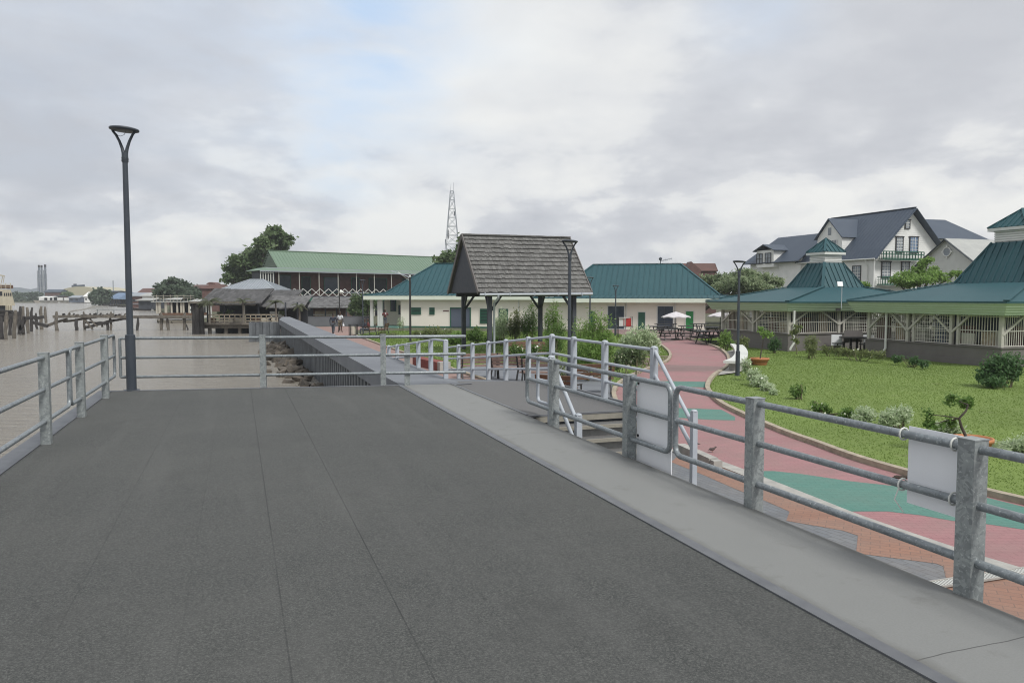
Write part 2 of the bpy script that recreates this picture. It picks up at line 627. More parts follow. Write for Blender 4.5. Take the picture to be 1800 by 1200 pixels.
# --- deck mat: grit surface with panel joints (coordinates are deck-frame because the object is rotated)
def frame_empty_obj(mb, name, m, kind='structure'):
    """mesh object whose local x,y are the deck's across and along"""
    me = bpy.data.meshes.new(name)
    mi = Matrix.Rotation(FR, 4, 'Z').inverted()
    me.from_pydata([tuple(mi @ Vector(v)) for v in mb.v], [], mb.f)
    me.polygons.foreach_set('use_smooth', mb.sm)
    me.materials.append(m)
    o = bpy.data.objects.new(name, me)
    o.rotation_euler = (0, 0, FR)
    COL.objects.link(o)
    if kind:
        o['kind'] = kind
    return o


m, k, b, ob = newmat('grit deck mat')
fine = k.noise(ob, 95, 5, .85)
mid = k.noise(ob, 2.2, 5, .6)
big = k.noise(ob, .45, 3, .6)
col = k.ramp(fine, [(.36, (.018, .020, .0205)), (.5, (.052, .056, .054)), (.62, (.128, .131, .125))])
col = k.mix(k.ramp(mid, [(.35, (0, 0, 0)), (.7, (.35, .35, .35))]), col, (.075, .077, .075))
col = k.mix(k.ramp(big, [(.35, (0, 0, 0)), (.75, (.22, .22, .22))]), col, (.13, .13, .12))
sp = k.n('ShaderNodeSeparateXYZ'); k.l(ob, sp.inputs[0])
wob = k.math('MULTIPLY', k.math('SUBTRACT', k.noise(ob, .8, 2), .5), .004)


def lineat(coord, period, off, hw):
    x = k.math('ADD', k.math('ADD', coord, wob), off)
    f = k.math('FRACT', k.math('DIVIDE', x, period))
    d = k.math('MULTIPLY', k.math('ABSOLUTE', k.math('SUBTRACT', f, .5)), period)
    return k.math('LESS_THAN', d, hw)


j1 = None
for a_, st_ in ((.768, .8), (.19, .65), (-.29, .2), (-.87, .4), (1.34, .25), (1.92, .2), (-1.45, .2), (2.4, .15)):
    q_ = k.math('MULTIPLY', k.math('LESS_THAN', k.math('ABSOLUTE', k.math('SUBTRACT', k.math('ADD', sp.outputs[0], wob), a_)), .0042), st_)
    j1 = q_ if j1 is None else k.math('MAXIMUM', j1, q_)
sp2 = k.n('ShaderNodeMath', operation='LESS_THAN')
j2 = lineat(sp.outputs[1], 2.44, 2.44 * 6 - 6.0, .003)
joint = k.math('MAXIMUM', j1, k.math('MULTIPLY', j2, .45))
jn = k.math('MULTIPLY', joint, k.ramp(k.noise(ob, 1.1, 3), [(.35, (.45, .45, .45)), (.62, (.9, .9, .9))]))
col = k.mix(jn, col, (.02, .021, .022))
spk = k.ramp(k.noise(ob, 14, 1, .4), [(.84, (0, 0, 0)), (.845, (1, 1, 1))])
st1 = k.ramp(k.noise(ob, .9, 6, .65, .6), [(.57, (0, 0, 0)), (.70, (.42, .42, .42))])
col = k.mix(st1, col, (.045, .047, .045))
mps = k.n('ShaderNodeMapping'); mps.inputs['Scale'].default_value = (2.2, .16, 1); k.l(ob, mps.inputs[0])
st2 = k.ramp(k.noise(mps.outputs[0], 1.4, 5, .6), [(.52, (0, 0, 0)), (.68, (.22, .22, .22))])
col = k.mix(st2, col, (.12, .122, .118))
col = k.mix(k.math('MULTIPLY', spk, .35), col, (.3, .3, .28))
k.l(col, b.inputs['Base Color'])
b.inputs['Roughness'].default_value = .9
bn = k.n('ShaderNodeBump'); bn.inputs['Strength'].default_value = .7; bn.inputs['Distance'].default_value = .004
k.l(k.math('SUBTRACT', fine, k.math('MULTIPLY', joint, .8)), bn.inputs['Height']); k.l(bn.outputs[0], b.inputs['Normal'])
M['mat'] = m
mb = MB()
mb.prism([T(-2.09, -8), T(2.765, -8), T(2.765, 14.0), T(-2.09, 14.83)], -.02, .006)
frame_empty_obj(mb, 'deck', M['mat'])

m, k, b, ob = newmat('grey green concrete strip')
n_ = k.noise(ob, 1.3, 6, .6); n2_ = k.noise(ob, 90, 2, .6)
col = k.mix(n_, (.225, .231, .226), (.19, .196, .192))
col = k.mix(k.ramp(n2_, [(.35, (0, 0, 0)), (.8, (.25, .25, .25))]), col, (.12, .125, .12))
sp = k.n('ShaderNodeSeparateXYZ'); k.l(ob, sp.inputs[0])
wob = k.math('MULTIPLY', k.math('SUBTRACT', k.noise(ob, 2, 3), .5), .05)
jj = lineat(sp.outputs[1], 6.0, 24 - 3.0 + 3.4, .004)
col = k.mix(k.math('MULTIPLY', jj, .75), col, (.05, .05, .05))
ex = k.math('MINIMUM', k.math('ABSOLUTE', k.math('SUBTRACT', sp.outputs[0], 2.86)), k.math('ABSOLUTE', k.math('SUBTRACT', 3.75, sp.outputs[0])))
ed = k.math('SUBTRACT', k.math('MULTIPLY', k.noise(ob, 4, 5, .7), .16), ex, clamp=True)
col = k.mix(k.math('MULTIPLY', ed, 7.0, clamp=True), col, (.105, .105, .095))
stain = k.ramp(k.noise(ob, 3.3, 6, .72), [(.58, (0, 0, 0)), (.72, (.45, .45, .45))])
col = k.mix(stain, col, (.12, .12, .11))
k.l(col, b.inputs['Base Color'])
b.inputs['Roughness'].default_value = .8
bn = k.n('ShaderNodeBump'); bn.inputs['Strength'].default_value = .2; bn.inputs['Distance'].default_value = .004
k.l(n2_, bn.inputs['Height']); k.l(bn.outputs[0], b.inputs['Normal'])
M['strip'] = m
mb = MB(); mb.fbox(2.84, 3.76, -8, 14.12, -.3, 0)
frame_empty_obj(mb, 'walkway', M['strip'])
# concrete body under the mat, ledge outside the left posts, and a white front lip
mb = MB()
mb.prism([T(-2.30, -8), T(2.84, -8), T(2.84, 14.03), T(-2.30, 14.92)], -.32, -.022)
frame_empty_obj(mb, 'deck_slab', M['concrete'])
mb = MB()
mb.fbox(2.767, 2.85, -8, 14.06, -.02, .016)          # angle between mat and strip
mb.fbox(-2.30, -2.094, -8, 14.84, -.02, .012)
mb.beam(T(-2.3, 14.90, .0), T(2.85, 14.04, .0), .07, .03)
frame_empty_obj(mb, 'deck_edge_trim', M['edge'])

# --- water
m, k, b, ob = newmat('brown river water')
mp = k.n('ShaderNodeMapping'); mp.inputs['Scale'].default_value = (.35, 1.1, 1); mp.inputs['Rotation'].default_value = (0, 0, .2)
k.l(ob, mp.inputs[0])
w1 = k.noise(mp.outputs[0], 2.6, 7, .66, .3)
w2 = k.noise(mp.outputs[0], 0.12, 3, .5)
col = k.mix(w2, (.285, .262, .222), (.235, .218, .188))
k.l(col, b.inputs['Base Color'])
b.inputs['Roughness'].default_value = .15
b.inputs['IOR'].default_value = 1.33
b.inputs['Specular IOR Level'].default_value = .35
bn = k.n('ShaderNodeBump'); bn.inputs['Strength'].default_value = .8; bn.inputs['Distance'].default_value = .35
k.l(w1, bn.inputs['Height']); k.l(bn.outputs[0], b.inputs['Normal'])
M['water'] = m
mb = MB(); mb.poly([(-2300, -200, WZ), (1500, -200, WZ), (1500, 2500, WZ), (-2300, 2500, WZ)])
struct('water', mb, M['water'])

# --- park ground (soil and rough grass) and far banks, one sheet
m, k, b, ob = newmat('rough grass and soil')
n_ = k.noise(ob, .35, 5, .65); n2_ = k.noise(ob, 7, 4, .7)
col = k.mix(k.ramp(n_, [(.35, (0, 0, 0)), (.65, (1, 1, 1))]), (.075, .08, .045), (.095, .10, .055))
col = k.mix(k.ramp(n2_, [(.5, (0, 0, 0)), (.75, (.6, .6, .6))]), col, (.06, .055, .03))
k.l(col, b.inputs['Base Color']); b.inputs['Roughness'].default_value = 1
M['ground'] = m
land = [T(3.8, -30), T(3.8, 59.3), T(.9, 60.2), Vector((-20, 76, 0)), Vector((-34, 82, 0)), Vector((-46, 112, 0)), Vector((-76, 165, 0)), Vector((-118, 250, 0)), Vector((-150, 290, 0)),
        Vector((-152, 400, 0)), Vector((-270, 405, 0)), Vector((-420, 430, 0)), Vector((-1500, 600, 0)), Vector((-2290, 2490, 0)), Vector((1400, 2490, 0)), Vector((1400, -30, 0))]
mb = MB(); mb.prism(ccw(land), -2.9, GZ - .012, False)
struct('ground', mb, M['ground'])

# --- paving materials
def paving(name, c, c2, mortar, bw=.21, bh=.105, rot=0.0, dirt=.3, contrast=.5):
    m, k, b, ob = newmat(name)
    mp = k.n('ShaderNodeMapping'); mp.inputs['Rotation'].default_value = (0, 0, rot)
    k.l(ob, mp.inputs[0])
    br = k.n('ShaderNodeTexBrick')
    k.l(mp.outputs[0], br.inputs['Vector'])
    br.inputs['Color1'].default_value = (*c, 1); br.inputs['Color2'].default_value = (*c2, 1); br.inputs['Mortar'].default_value = (*mortar, 1)
    br.inputs['Scale'].default_value = 1
    br.inputs['Brick Width'].default_value = bw; br.inputs['Row Height'].default_value = bh
    br.inputs['Mortar Size'].default_value = .006; br.inputs['Mortar Smooth'].default_value = .3
    n_ = k.noise(ob, 1.1, 6, .65)
    col = k.mix(k.ramp(n_, [(.35, (0, 0, 0)), (.8, (dirt, dirt, dirt))]), br.outputs['Color'], (.22, .19, .165))
    n3_ = k.noise(ob, 30, 3, .7)
    col = k.mix(k.ramp(n3_, [(.4, (0, 0, 0)), (.8, (.3, .3, .3))]), col, tuple(x * .55 for x in c))
    mp2 = k.n('ShaderNodeMapping'); mp2.inputs['Scale'].default_value = (.25, 1.6, 1); mp2.inputs['Rotation'].default_value = (0, 0, -.15)
    k.l(ob, mp2.inputs[0])
    n4_ = k.noise(mp2.outputs[0], 1.2, 5, .7)
    col = k.mix(k.ramp(n4_, [(.5, (0, 0, 0)), (.72, (.35, .35, .35))]), col, tuple(x * .6 for x in c))
    k.l(col, b.inputs['Base Color'])
    b.inputs['Roughness'].default_value = .85
    bn = k.n('ShaderNodeBump'); bn.inputs['Strength'].default_value = .4; bn.inputs['Distance'].default_value = .004
    k.l(br.outputs['Fac'], bn.inputs['Height']); bn.invert = True
    k.l(bn.outputs[0], b.inputs['Normal'])
    return m


M['pink'] = paving('rose painted paving', (.33, .17, .178), (.36, .185, .192), (.27, .135, .14), dirt=.6)
M['pinkd'] = paving('dusty rose paving', (.30, .19, .165), (.34, .21, .185), (.2, .15, .135), dirt=.6, rot=FR)
M['tealp'] = paving('teal painted paving', (.085, .215, .18), (.095, .235, .195), (.065, .17, .14))
M['greyp'] = paving('worn grey rose paving', (.23, .15, .145), (.25, .165, .16), (.15, .11, .11))
M['bluep'] = paving('blue grey paving', (.15, .165, .185), (.185, .20, .215), (.10, .11, .115), rot=FR + .785, dirt=.5)
M['orangep'] = paving('orange clay paving', (.31, .17, .12), (.27, .15, .11), (.19, .12, .095), rot=FR + .1, dirt=.55)

Lk = [G(x, y, GZ) for x, y in [(1158, 604), (1167, 609), (1178.7, 620), (1180, 629), (1173, 637), (1153, 645), (1132, 653), (1110, 663), (1092, 675), (1083, 689), (1086, 706), (1096, 722)]]
Rk = [G(x, y, GZ) for x, y in [(1205, 596), (1217.5, 598.7), (1255, 610), (1273.7, 622.5), (1278.7, 635), (1272.5, 647.5), (1253, 660), (1242, 674), (1241, 688), (1262, 710), (1295, 728), (1330, 744),
                               (1380, 765), (1430, 783), (1500, 809), (1605, 840), (1729, 871), (1800, 888), (2000, 935), (2300, 1000)]] + [Vector((17.5, 4.8, GZ)), Vector((28, 1.5, GZ)), Vector((45, -1, GZ))]
Ch = [G(x, y, GZ) for x, y in [(1180, 790), (1205, 797), (1257, 812), (1330, 840), (1420, 876), (1500, 908), (1620, 950), (1700, 977), (1800, 1008), (1950, 1060), (2300, 1180)]] + [Vector((9.5, 3.2, GZ)), Vector((16, 0, GZ)), Vector((30, -3.5, GZ)), Vector((45, -5.5, GZ))]
Lc, Rc, Cc = catmull(Lk), catmull(Rk), catmull(Ch)
mb = MB()
mb.poly([(p.x, p.y, GZ + .004) for p in ccw(Lc + Cc + Rc[::-1])])
struct('path', mb, M['pink'])
# patio by the tables, in front of the long building
mb = MB()
mb.poly([(p.x, p.y, GZ) for p in ccw([G(1062, 583, GZ), G(1120, 592, GZ), Lk[0], Vector(Rk[0]), G(1250, 604, GZ), G(1300, 604, GZ), G(1300, 579, GZ), G(1040, 578, GZ)])])
struct('patio', mb, M['greyp'])


def ground_poly(name, px, m, dz):
    mb = MB()
    mb.poly([(p.x, p.y, GZ + dz) for p in ccw([G(x, y, GZ) for x, y in px])])
    return struct(name, mb, m)


ground_poly('teal_paving', [(1327, 828), (1376, 858), (1430, 879), (1495, 899), (1560, 899), (1620, 906), (1677, 916), (1740, 922), (1800, 931), (1900, 945), (2100, 965), (2100, 950), (1900, 914), (1800, 891), (1740, 876), (1670, 866), (1606, 856), (1560, 853),
                             (1495, 846), (1404, 832.5), (1360, 828)], M['tealp'], .0065)
ground_poly('teal_paving', [(1150, 716), (1205, 717.5), (1268, 720), (1292, 733), (1292, 739), (1250, 738), (1205, 735), (1140, 733)], M['tealp'], .0065)
ground_poly('teal_paving', [(1100, 669), (1180, 670), (1240, 671), (1240, 681), (1180, 679), (1090, 678)], M['tealp'], .0065)
ground_poly('worn_paving', [(1170, 641), (1274, 644), (1264, 652), (1135, 652)], M['greyp'], .0065)
ground_poly('patio', [(790, 650), (860, 638), (1000, 640), (1075, 668), (1080, 700), (1010, 740), (900, 700), (830, 672)], M['cap'], .0)
# grey-blue pavers between the deck and the drain, with the orange zigzag
mb = MB()
mb.poly([(p.x, p.y, GZ) for p in ccw([Vector((45, -9, 0)), T(3.7, -9), T(3.7, 9.3), Vector(Cc[0])] + Cc[1:])])
struct('paving', mb, M['bluep'])
zz1 = [(1195, 797), (1208, 803), (1257, 816), (1330, 845), (1420, 881), (1500, 913), (1620, 955), (1700, 982), (1800, 1013), (2100, 1112), (2100, 1400), (1700, 1180), (1560, 1080), (1640, 1035), (1665, 1025), (1658, 995), (1645, 990),
       (1505, 972), (1508, 941), (1481, 932), (1382, 915), (1388, 899), (1345, 880), (1290, 858), (1240, 836), (1205, 822), (1180, 812)]
ground_poly('zigzag_paving', zz1, M['orangep'], .003)


def ribbon(mb, line, off0, off1, z0, z1):
    """solid band following a line, offset sideways off0..off1"""
    n = len(line)
    L0, L1 = [], []
    for i in range(n):
        a = line[max(i - 1, 0)]; c = line[min(i + 1, n - 1)]
        d = (c - a); d.z = 0; d.normalize()
        nn = Vector((d.y, -d.x, 0))
        L0.append(line[i] + nn * off0); L1.append(line[i] + nn * off1)
    for i in range(n - 1):
        q = [L0[i], L1[i], L1[i + 1], L0[i + 1]]
        b_ = len(mb.v)
        mb.v += [(p.x, p.y, z0) for p in q] + [(p.x, p.y, z1) for p in q]
        fs = [(4, 5, 6, 7), (1, 2, 6, 5), (3, 0, 4, 7)]
        if i == 0: fs.append((0, 1, 5, 4))
        if i == n - 2: fs.append((2, 3, 7, 6))
        for f in fs: mb.face([b_ + j for j in f])
        # end caps
    return mb


mb = MB(); ribbon(mb, Rc, -.14, 0, GZ - .1, GZ + .10)
struct('kerb', mb, M['kerb'])
mb = MB(); ribbon(mb, Lc, 0, .13, GZ - .1, GZ + .09)
struct('kerb', mb, M['kerb'])
pk = catmull([T(8.08, 16, GZ), T(8.08, 40, GZ), T(8.15, 50, GZ), T(8.4, 60, GZ), T(9.5, 68, GZ)], 6)
mb = MB(); ribbon(mb, pk, 0, .14, GZ - .1, GZ + .08)
struct('kerb', mb, M['kerb'])
# side path joining from the left with its own kerbs
sp_ = [(1180, 628), (1150, 630), (1122, 626), (1000, 620), (1000, 634), (1110, 640), (1140, 648), (1173, 637)]
mb = MB(); mb.poly([(p.x, p.y, GZ - .003) for p in ccw([G(x, y, GZ) for x, y in sp_])])
struct('path', mb, M['greyp'])
mb = MB(); ribbon(mb, [G(1176, 628.5, GZ), G(1150, 627.5, GZ), G(1122, 624, GZ), G(1060, 618, GZ)], 0, .12, GZ - .1, GZ + .08)
struct('kerb', mb, M['kerb'])
# promenade behind the sea wall
mb = MB(); mb.poly([(p.x, p.y, GZ + .002) for p in ccw([T(3.7, 13.9), T(8.1, 13.9), T(8.08, 40), T(8.4, 60), T(9.6, 68), T(14, 72), T(14, 77), T(3, 77), T(3.9, 60)])])
struct('promenade', mb, M['pinkd'])
mb = MB(); mb.poly([(p.x, p.y, GZ + .007) for p in ccw([T(3.7, 14.2), T(5.6, 14.2), T(5.6, 40), T(6.3, 55), T(7, 66), T(3.9, 66)])])
struct('pavement', mb, M['cap'])
# drain channel between the two pavings, and the grated cross drain
mb = MB(); ribbon(mb, Cc, -.13, .13, GZ - .1, GZ + .014)
struct('drain_channel', mb, M['concrete'])
g0, g1 = G(1640, 1032, GZ), G(1830, 1003, GZ)
dd = (g1 - g0).normalized(); cc_ = Vector((dd.y, -dd.x, 0))
t = thing('drain_grate', 'white slatted drain grate crossing the orange paving by the near rail post', 'drain grate', g0)
mb = MB(); mb.beam(g0 - cc_ * .07 + Vector((0, 0, .03)), g1 - cc_ * .07 + Vector((0, 0, .03)), .02, .02)
mb.beam(g0 + cc_ * .07 + Vector((0, 0, .03)), g1 + cc_ * .07 + Vector((0, 0, .03)), .02, .02)
mb.build('frame', M['concrete'], t)
mb = MB()
L = (g1 - g0).length
for i in range(int(L / .035)):
    p = g0 + dd * (.02 + i * .035) + Vector((0, 0, .028))
    mb.beam(p - cc_ * .06, p + cc_ * .06, .016, .012)
mb.build('slats', M['trimw'], t)
mb = MB()
p = T(0, 0)
# --- lawns
m, k, b, ob = newmat('lawn soil and thatch')
n_ = k.noise(ob, .5, 5, .65); n2_ = k.noise(ob, 14, 4, .7)
col = k.mix(n_, (.145, .212, .046), (.165, .235, .052))
col = k.mix(k.ramp(k.noise(ob, .25, 3, .5), [(.35, (0, 0, 0)), (.7, (.5, .5, .5))]), col, (.095, .14, .03))
bare = k.ramp(k.noise(ob, .9, 4, .6), [(.64, (0, 0, 0)), (.74, (.6, .6, .6))])
col = k.mix(bare, col, (.12, .115, .06))
k.l(col, b.inputs['Base Color']); b.inputs['Roughness'].default_value = 1
bn = k.n('ShaderNodeBump'); bn.inputs['Strength'].default_value = .25; bn.inputs['Distance'].default_value = .01
k.l(n2_, bn.inputs['Height']); k.l(bn.outputs[0], b.inputs['Normal'])
M['lawn'] = m
lawnR = [p + Vector((.3, -.15, 0)) * 0 for p in Rc]
lawn_poly = [Vector((p.x, p.y, 0)) for p in Rc] + [Vector((70, 10, 0)), Vector((70, 45, 0)), Vector((32, 50, 0)), Vector((19, 50, 0)), Vector((15, 55, 0))]
mb = MB(); mb.poly([(p.x, p.y, GZ + .001) for p in ccw(lawn_poly)])
lawn = struct('lawn', mb, M['lawn'])
lawnL = [Vector((p.x, p.y, 0)) for p in Lc] + [T(8.3, 17.5), T(8.26, 40), T(8.5, 60), T(12, 66), G(1062, 583, GZ), G(1120, 592, GZ)]
mb = MB(); mb.poly([(p.x, p.y, GZ - .006) for p in ccw(lawnL)])
struct('lawn', mb, M['lawn'])


def inside(poly, x, y):
    n = len(poly)
    px = np.array([p[0] for p in poly]); py = np.array([p[1] for p in poly])
    res = np.zeros(len(x), bool)
    j = n - 1
    for i in range(n):
        c = ((py[i] > y) != (py[j] > y)) & (x < (px[j] - px[i]) * (y - py[i]) / (py[j] - py[i] + 1e-12) + px[i])
        res ^= c
        j = i
    return res


def raw_mesh(name, verts, faces_n, m, kind=None, smooth=False):
    """verts (n*k,3) array in runs of k = faces_n"""
    k_ = faces_n
    n = len(verts) // k_
    me = bpy.data.meshes.new(name)
    me.vertices.add(len(verts)); me.loops.add(n * k_); me.polygons.add(n)
    me.vertices.foreach_set('co', np.asarray(verts, np.float32).ravel())
    me.loops.foreach_set('vertex_index', np.arange(n * k_, dtype=np.int32))
    me.polygons.foreach_set('loop_start', np.arange(0, n * k_, k_, dtype=np.int32))
    me.update(calc_edges=True)
    me.materials.append(m)
    o = bpy.data.objects.new(name, me)
    COL.objects.link(o)
    if kind:
        o['kind'] = kind
    return o


def grass(name, poly, n, h, wdt, near_bias, m, label, excl=None):
    P = np.array([(p[0], p[1]) for p in poly])
    lo, hi = P.min(0), P.max(0)
    x = rng.uniform(lo[0], hi[0], n * 8); y = lo[1] + (hi[1] - lo[1]) * rng.uniform(0, 1, n * 8) ** near_bias
    ok = inside(poly, x, y)
    # only the part the photograph could see from around the deck
    if excl is not None:
        ok &= ~inside(excl, x, y)
    ok &= (y > 2) & (np.abs(x) < y * .95 + 3)
    x, y = x[ok][:n], y[ok][:n]
    n = len(x)
    an = rng.uniform(0, 2 * np.pi, n); hh = h * rng.uniform(.5, 1.25, n) * (1 + .0 * y)
    ww = wdt * (1 + y / 18)
    lean = rng.normal(0, .9, (n, 2)) * hh[:, None]
    z = np.full(n, GZ)
    a = np.stack([x - np.cos(an) * ww, y - np.sin(an) * ww, z], 1)
    b_ = np.stack([x + np.cos(an) * ww, y + np.sin(an) * ww, z], 1)
    c = np.stack([x + lean[:, 0], y + lean[:, 1], z + hh], 1)
    o = raw_mesh(name, np.stack([a, b_, c], 1).reshape(-1, 3), 3, m, 'stuff')
    o['label'] = label; o['category'] = 'grass'
    return o


M['blade'] = leafmat('grass blade', (.092, .140, .030), (.112, .166, .036), .5)
grass('grass', lawn_poly, 230000, .024, .006, 1.6, M['blade'], 'short mown green grass of the wide lawn right of the path')
grass('grass', lawnL, 30000, .07, .008, 1.3, M['blade'], 'rough grass around the benches and wooden shelter',
      [G(x, y, GZ) for x, y in [(790, 650), (860, 638), (1000, 640), (1075, 668), (1080, 700), (1010, 740), (900, 700), (830, 672)]])

# ============================================================ SEA WALL
t = thing('sea_wall', 'long grey sea wall of steel sheet piles under a smooth concrete cap', 'sea wall', T(3, 14, WZ), FR)
mb = MB(); mb.prism([T(2.84, 14.125), T(3.98, 14.125), T(3.98, 65), T(3.4, 65), T(2.8, 58)], -.36, 0)
mb.build('cap', M['cap'], t)
mb = MB()
pts = []
s = 14.0
while s < 58:
    for ds, da in ((0, 0), (.2, 0), (.27, .24), (.47, .24)):
        pts.append((2.9 + da, s + ds))
    s += .54
for i in range(len(pts) - 1):
    (a0, s0), (a1, s1) = pts[i], pts[i + 1]
    mb.poly([T(a0, s0, -2.6), T(a1, s1, -2.6), T(a1, s1, -.36), T(a0, s0, -.36)][::-1])
mb.build('sheet_piles', M['sheet'], t)
mb = MB()
# return wing facing the deck
W0, W1 = T(.75, 58.95), T(2.9, 58.3)
n = 9
for i in range(n):
    a = W0.lerp(W1, i / n); b2 = W0.lerp(W1, (i + 1) / n)
    off = D * (.12 if i % 2 else 0)
    mb.hexa([a + off + Vector((0, 0, -2.6)), b2 + off + Vector((0, 0, -2.6)), b2 + off + D * .2 + Vector((0, 0, -2.6)), a + off + D * .2 + Vector((0, 0, -2.6)),
             a + off + Vector((0, 0, -.2)), b2 + off + Vector((0, 0, -.2)), b2 + off + D * .2 + Vector((0, 0, -.2)), a + off + D * .2 + Vector((0, 0, -.2))])
mb.build('wing_wall', M['sheet'], t)
# far parapet
p0, p1 = G(506, 573.5, GZ), G(650, 573.0, GZ)
mb = MB(); mb.beam(p0 + Vector((0, 0, .46)), p1 + Vector((0, 0, .46)), .3, .92)
mb.beam(p0 + Vector((0, 0, .95)), p1 + Vector((0, 0, .95)), .38, .06)
o = mb.build('parapet_wall', M['parapet']); tag(o, 'low grey parapet wall closing the far end of the promenade', 'wall')
mb = MB()
q0, q1 = G(552, 576, GZ), G(572, 576, GZ)

# rocks at the foot of the wall
RND = random.Random(5)
nrk = 0
for i in range(110):
    s = 25.5 + RND.random() ** .9 * 29
    a = 2.75 - abs(RND.gauss(0, .8)) * (1.0 if s > 28 else .5)
    if a < 1.2: a = 2.6 - RND.random()
    r = RND.uniform(.13, .36) * (1.4 if i % 6 == 0 else 1)
    mb = MB()
    c = T(a, s, WZ + r * .1 + .13 * max(0, a - 2.0))
    bmr = bmesh.new()
    sx_, sy_, sz_, ang = RND.uniform(.9, 1.5), RND.uniform(.7, 1.1), RND.uniform(.6, .95), RND.uniform(0, 6.28)
    for _ in range(11):
        v = Vector((RND.gauss(0, 1), RND.gauss(0, 1), RND.gauss(0, 1))).normalized() * r * RND.uniform(.75, 1.15)
        v = Vector((v.x * sx_, v.y * sy_, v.z * sz_))
        bmr.verts.new(Matrix.Rotation(ang, 3, 'Z') @ v + c)
    hull = bmesh.ops.convex_hull(bmr, input=bmr.verts)
    bmr.verts.index_update()
    mb.v = [tuple(v.co) for v in bmr.verts]
    for f in bmr.faces: mb.face([v.index for v in f.verts])
    bmr.free()
    me_o = mb.build('rock', M['rock'])
    cv = Vector(c)
    me_o.data.transform(Matrix.Translation(-cv)); me_o.location = cv
    tag(me_o, 'rough brown rock in the riprap at the foot of the sheet pile wall', 'rock', 'riprap rocks below the sea wall')

# ============================================================ DECK RAILINGS
def square_post(t, a, s, h, zb=0.0, wd=.1, m='galv', cap=True):
    """a capped square hollow post, its own part"""
    mb = MB()
    mb.fbox(a - wd / 2, a + wd / 2, s - wd / 2, s + wd / 2, zb, h - .006)
    if cap:
        mb.fbox(a - wd / 2 - .004, a + wd / 2 + .004, s - wd / 2 - .004, s + wd / 2 + .004, h - .006, h)
    return mb.build('post', M[m], t)


def loop_rail(t, a, s0, s1, zs, r=.025, start_loop=True, end_loop=True, m='galv_rail', rc=.09):
    """top and bottom rail closed by rounded ends, plus a middle rail; runs along the deck"""
    zt, zm, zl = zs
    pts = []

    def arc(sc, zc, a0, a1):
        return [T(a, sc + math.cos(q) * rc, zc + math.sin(q) * rc) for q in [a0 + (a1 - a0) * i / 6 for i in range(7)]]
    if start_loop and end_loop:
        ring = arc(s1 - rc, zt - rc, math.pi / 2, 0) + arc(s1 - rc, zl + rc, 0, -math.pi / 2) + arc(s0 + rc, zl + rc, -math.pi / 2, -math.pi) + arc(s0 + rc, zt - rc, math.pi, math.pi / 2)
        MBo = MB(); MBo.tube([T(a, (s0 + s1) / 2, zt)] + ring + [T(a, (s0 + s1) / 2, zt)], r, 12, False)
        MBo.build('rail', M[m], t)
        mm = MB(); mm.tube([T(a, s0, zm), T(a, s1, zm)], r * .95, 12); mm.build('rail', M[m], t)
    else:
        if end_loop:
            line = [T(a, s0, zt)] + arc(s1 - rc, zt - rc, math.pi / 2, 0) + arc(s1 - rc, zl + rc, 0, -math.pi / 2) + [T(a, s0, zl)]
        else:
            line = [T(a, s1, zt)] + arc(s0 + rc, zt - rc, math.pi / 2, math.pi) + arc(s0 + rc, zl + rc, math.pi, math.pi * 1.5) + [T(a, s1, zl)]
        MBo = MB(); MBo.tube(line, r, 12); MBo.build('rail', M[m], t)
        mm = MB(); mm.tube([T(a, s0, zm), T(a, s1, zm)], r * .95, 12); mm.build('rail', M[m], t)


# left railing, two sections
ZL = (.975, .62, .265)
t = thing('railing', 'galvanised railing on the river side of the deck, nearest section running out of frame', 'railing', T(-2.1, 5, 0), FR, 'galvanised deck railings')
for s in (3.6, 5.65, 7.71, 9.77):
    square_post(t, -2.04, s, 1.03)
loop_rail(t, -2.04, 2.0, 11.06, ZL, start_loop=False)
t = thing('railing', 'galvanised railing on the river side of the deck, far section ending at the corner', 'railing', T(-2.1, 13, 0), FR, 'galvanised deck railings')
for s in (11.83, 13.89):
    square_post(t, -2.04, s, 1.03)
loop_rail(t, -2.04, 11.14, 14.92, ZL)

# front railing
F0, F1_ = Vector(T(-1.96, 15.01)), Vector(T(4.0, 13.85))
fd = (F1_ - F0).normalized()
t = thing('railing', 'galvanised railing across the end of the deck with rail ends jutting past the last post', 'railing', (F0 + F1_) / 2, math.atan2(fd.y, fd.x), 'galvanised deck railings')
fa = math.atan2(fd.y, fd.x)


def fpost(px_a, h, wd=.1):
    p = F0 + fd * px_a
    mb = MB(); mb.box(p + Vector((0, 0, h / 2 - .003)), (wd, wd, h - .006), fa); mb.box(p + Vector((0, 0, h - .003)), (wd + .008, wd + .008, .006), fa)
    mb.build('post', M['galv'], t)


fpost(2.42, .965); fpost(4.56, .955)
for z, z2 in ((.915, .905), (.575, .575), (.235, .235)):
    mb = MB()
    e0 = F0 + Vector((0, 0, z)); e1 = F1_ + Vector((0, 0, z2))
    e1b = e1 + fd * .02
    mb.tube([e0, F0 + fd * 4.5 + Vector((0, 0, (z + z2) / 2)), e1, e1b], [.025, .027, .031, .018], 12)
    mb.build('rail', M['galv_rail'] if z < 2 else M['galv'], t)
mb = MB(); mb.tube([F0 + Vector((0, 0, .235)), F0 + Vector((0, 0, .915))], .025, 12); mb.build('end_bar', M['galv_rail'], t)
p = T(2.96, 14.12)
mb = MB(); mb.box(p + Vector((0, 0, .37)), (.105, .105, .74), fa); mb.box(p + Vector((0, 0, .744)), (.112, .112, .008), fa)
o = mb.build('steel_post', M['galv']); tag(o, 'short square steel post beside the end of the front railing', 'post')

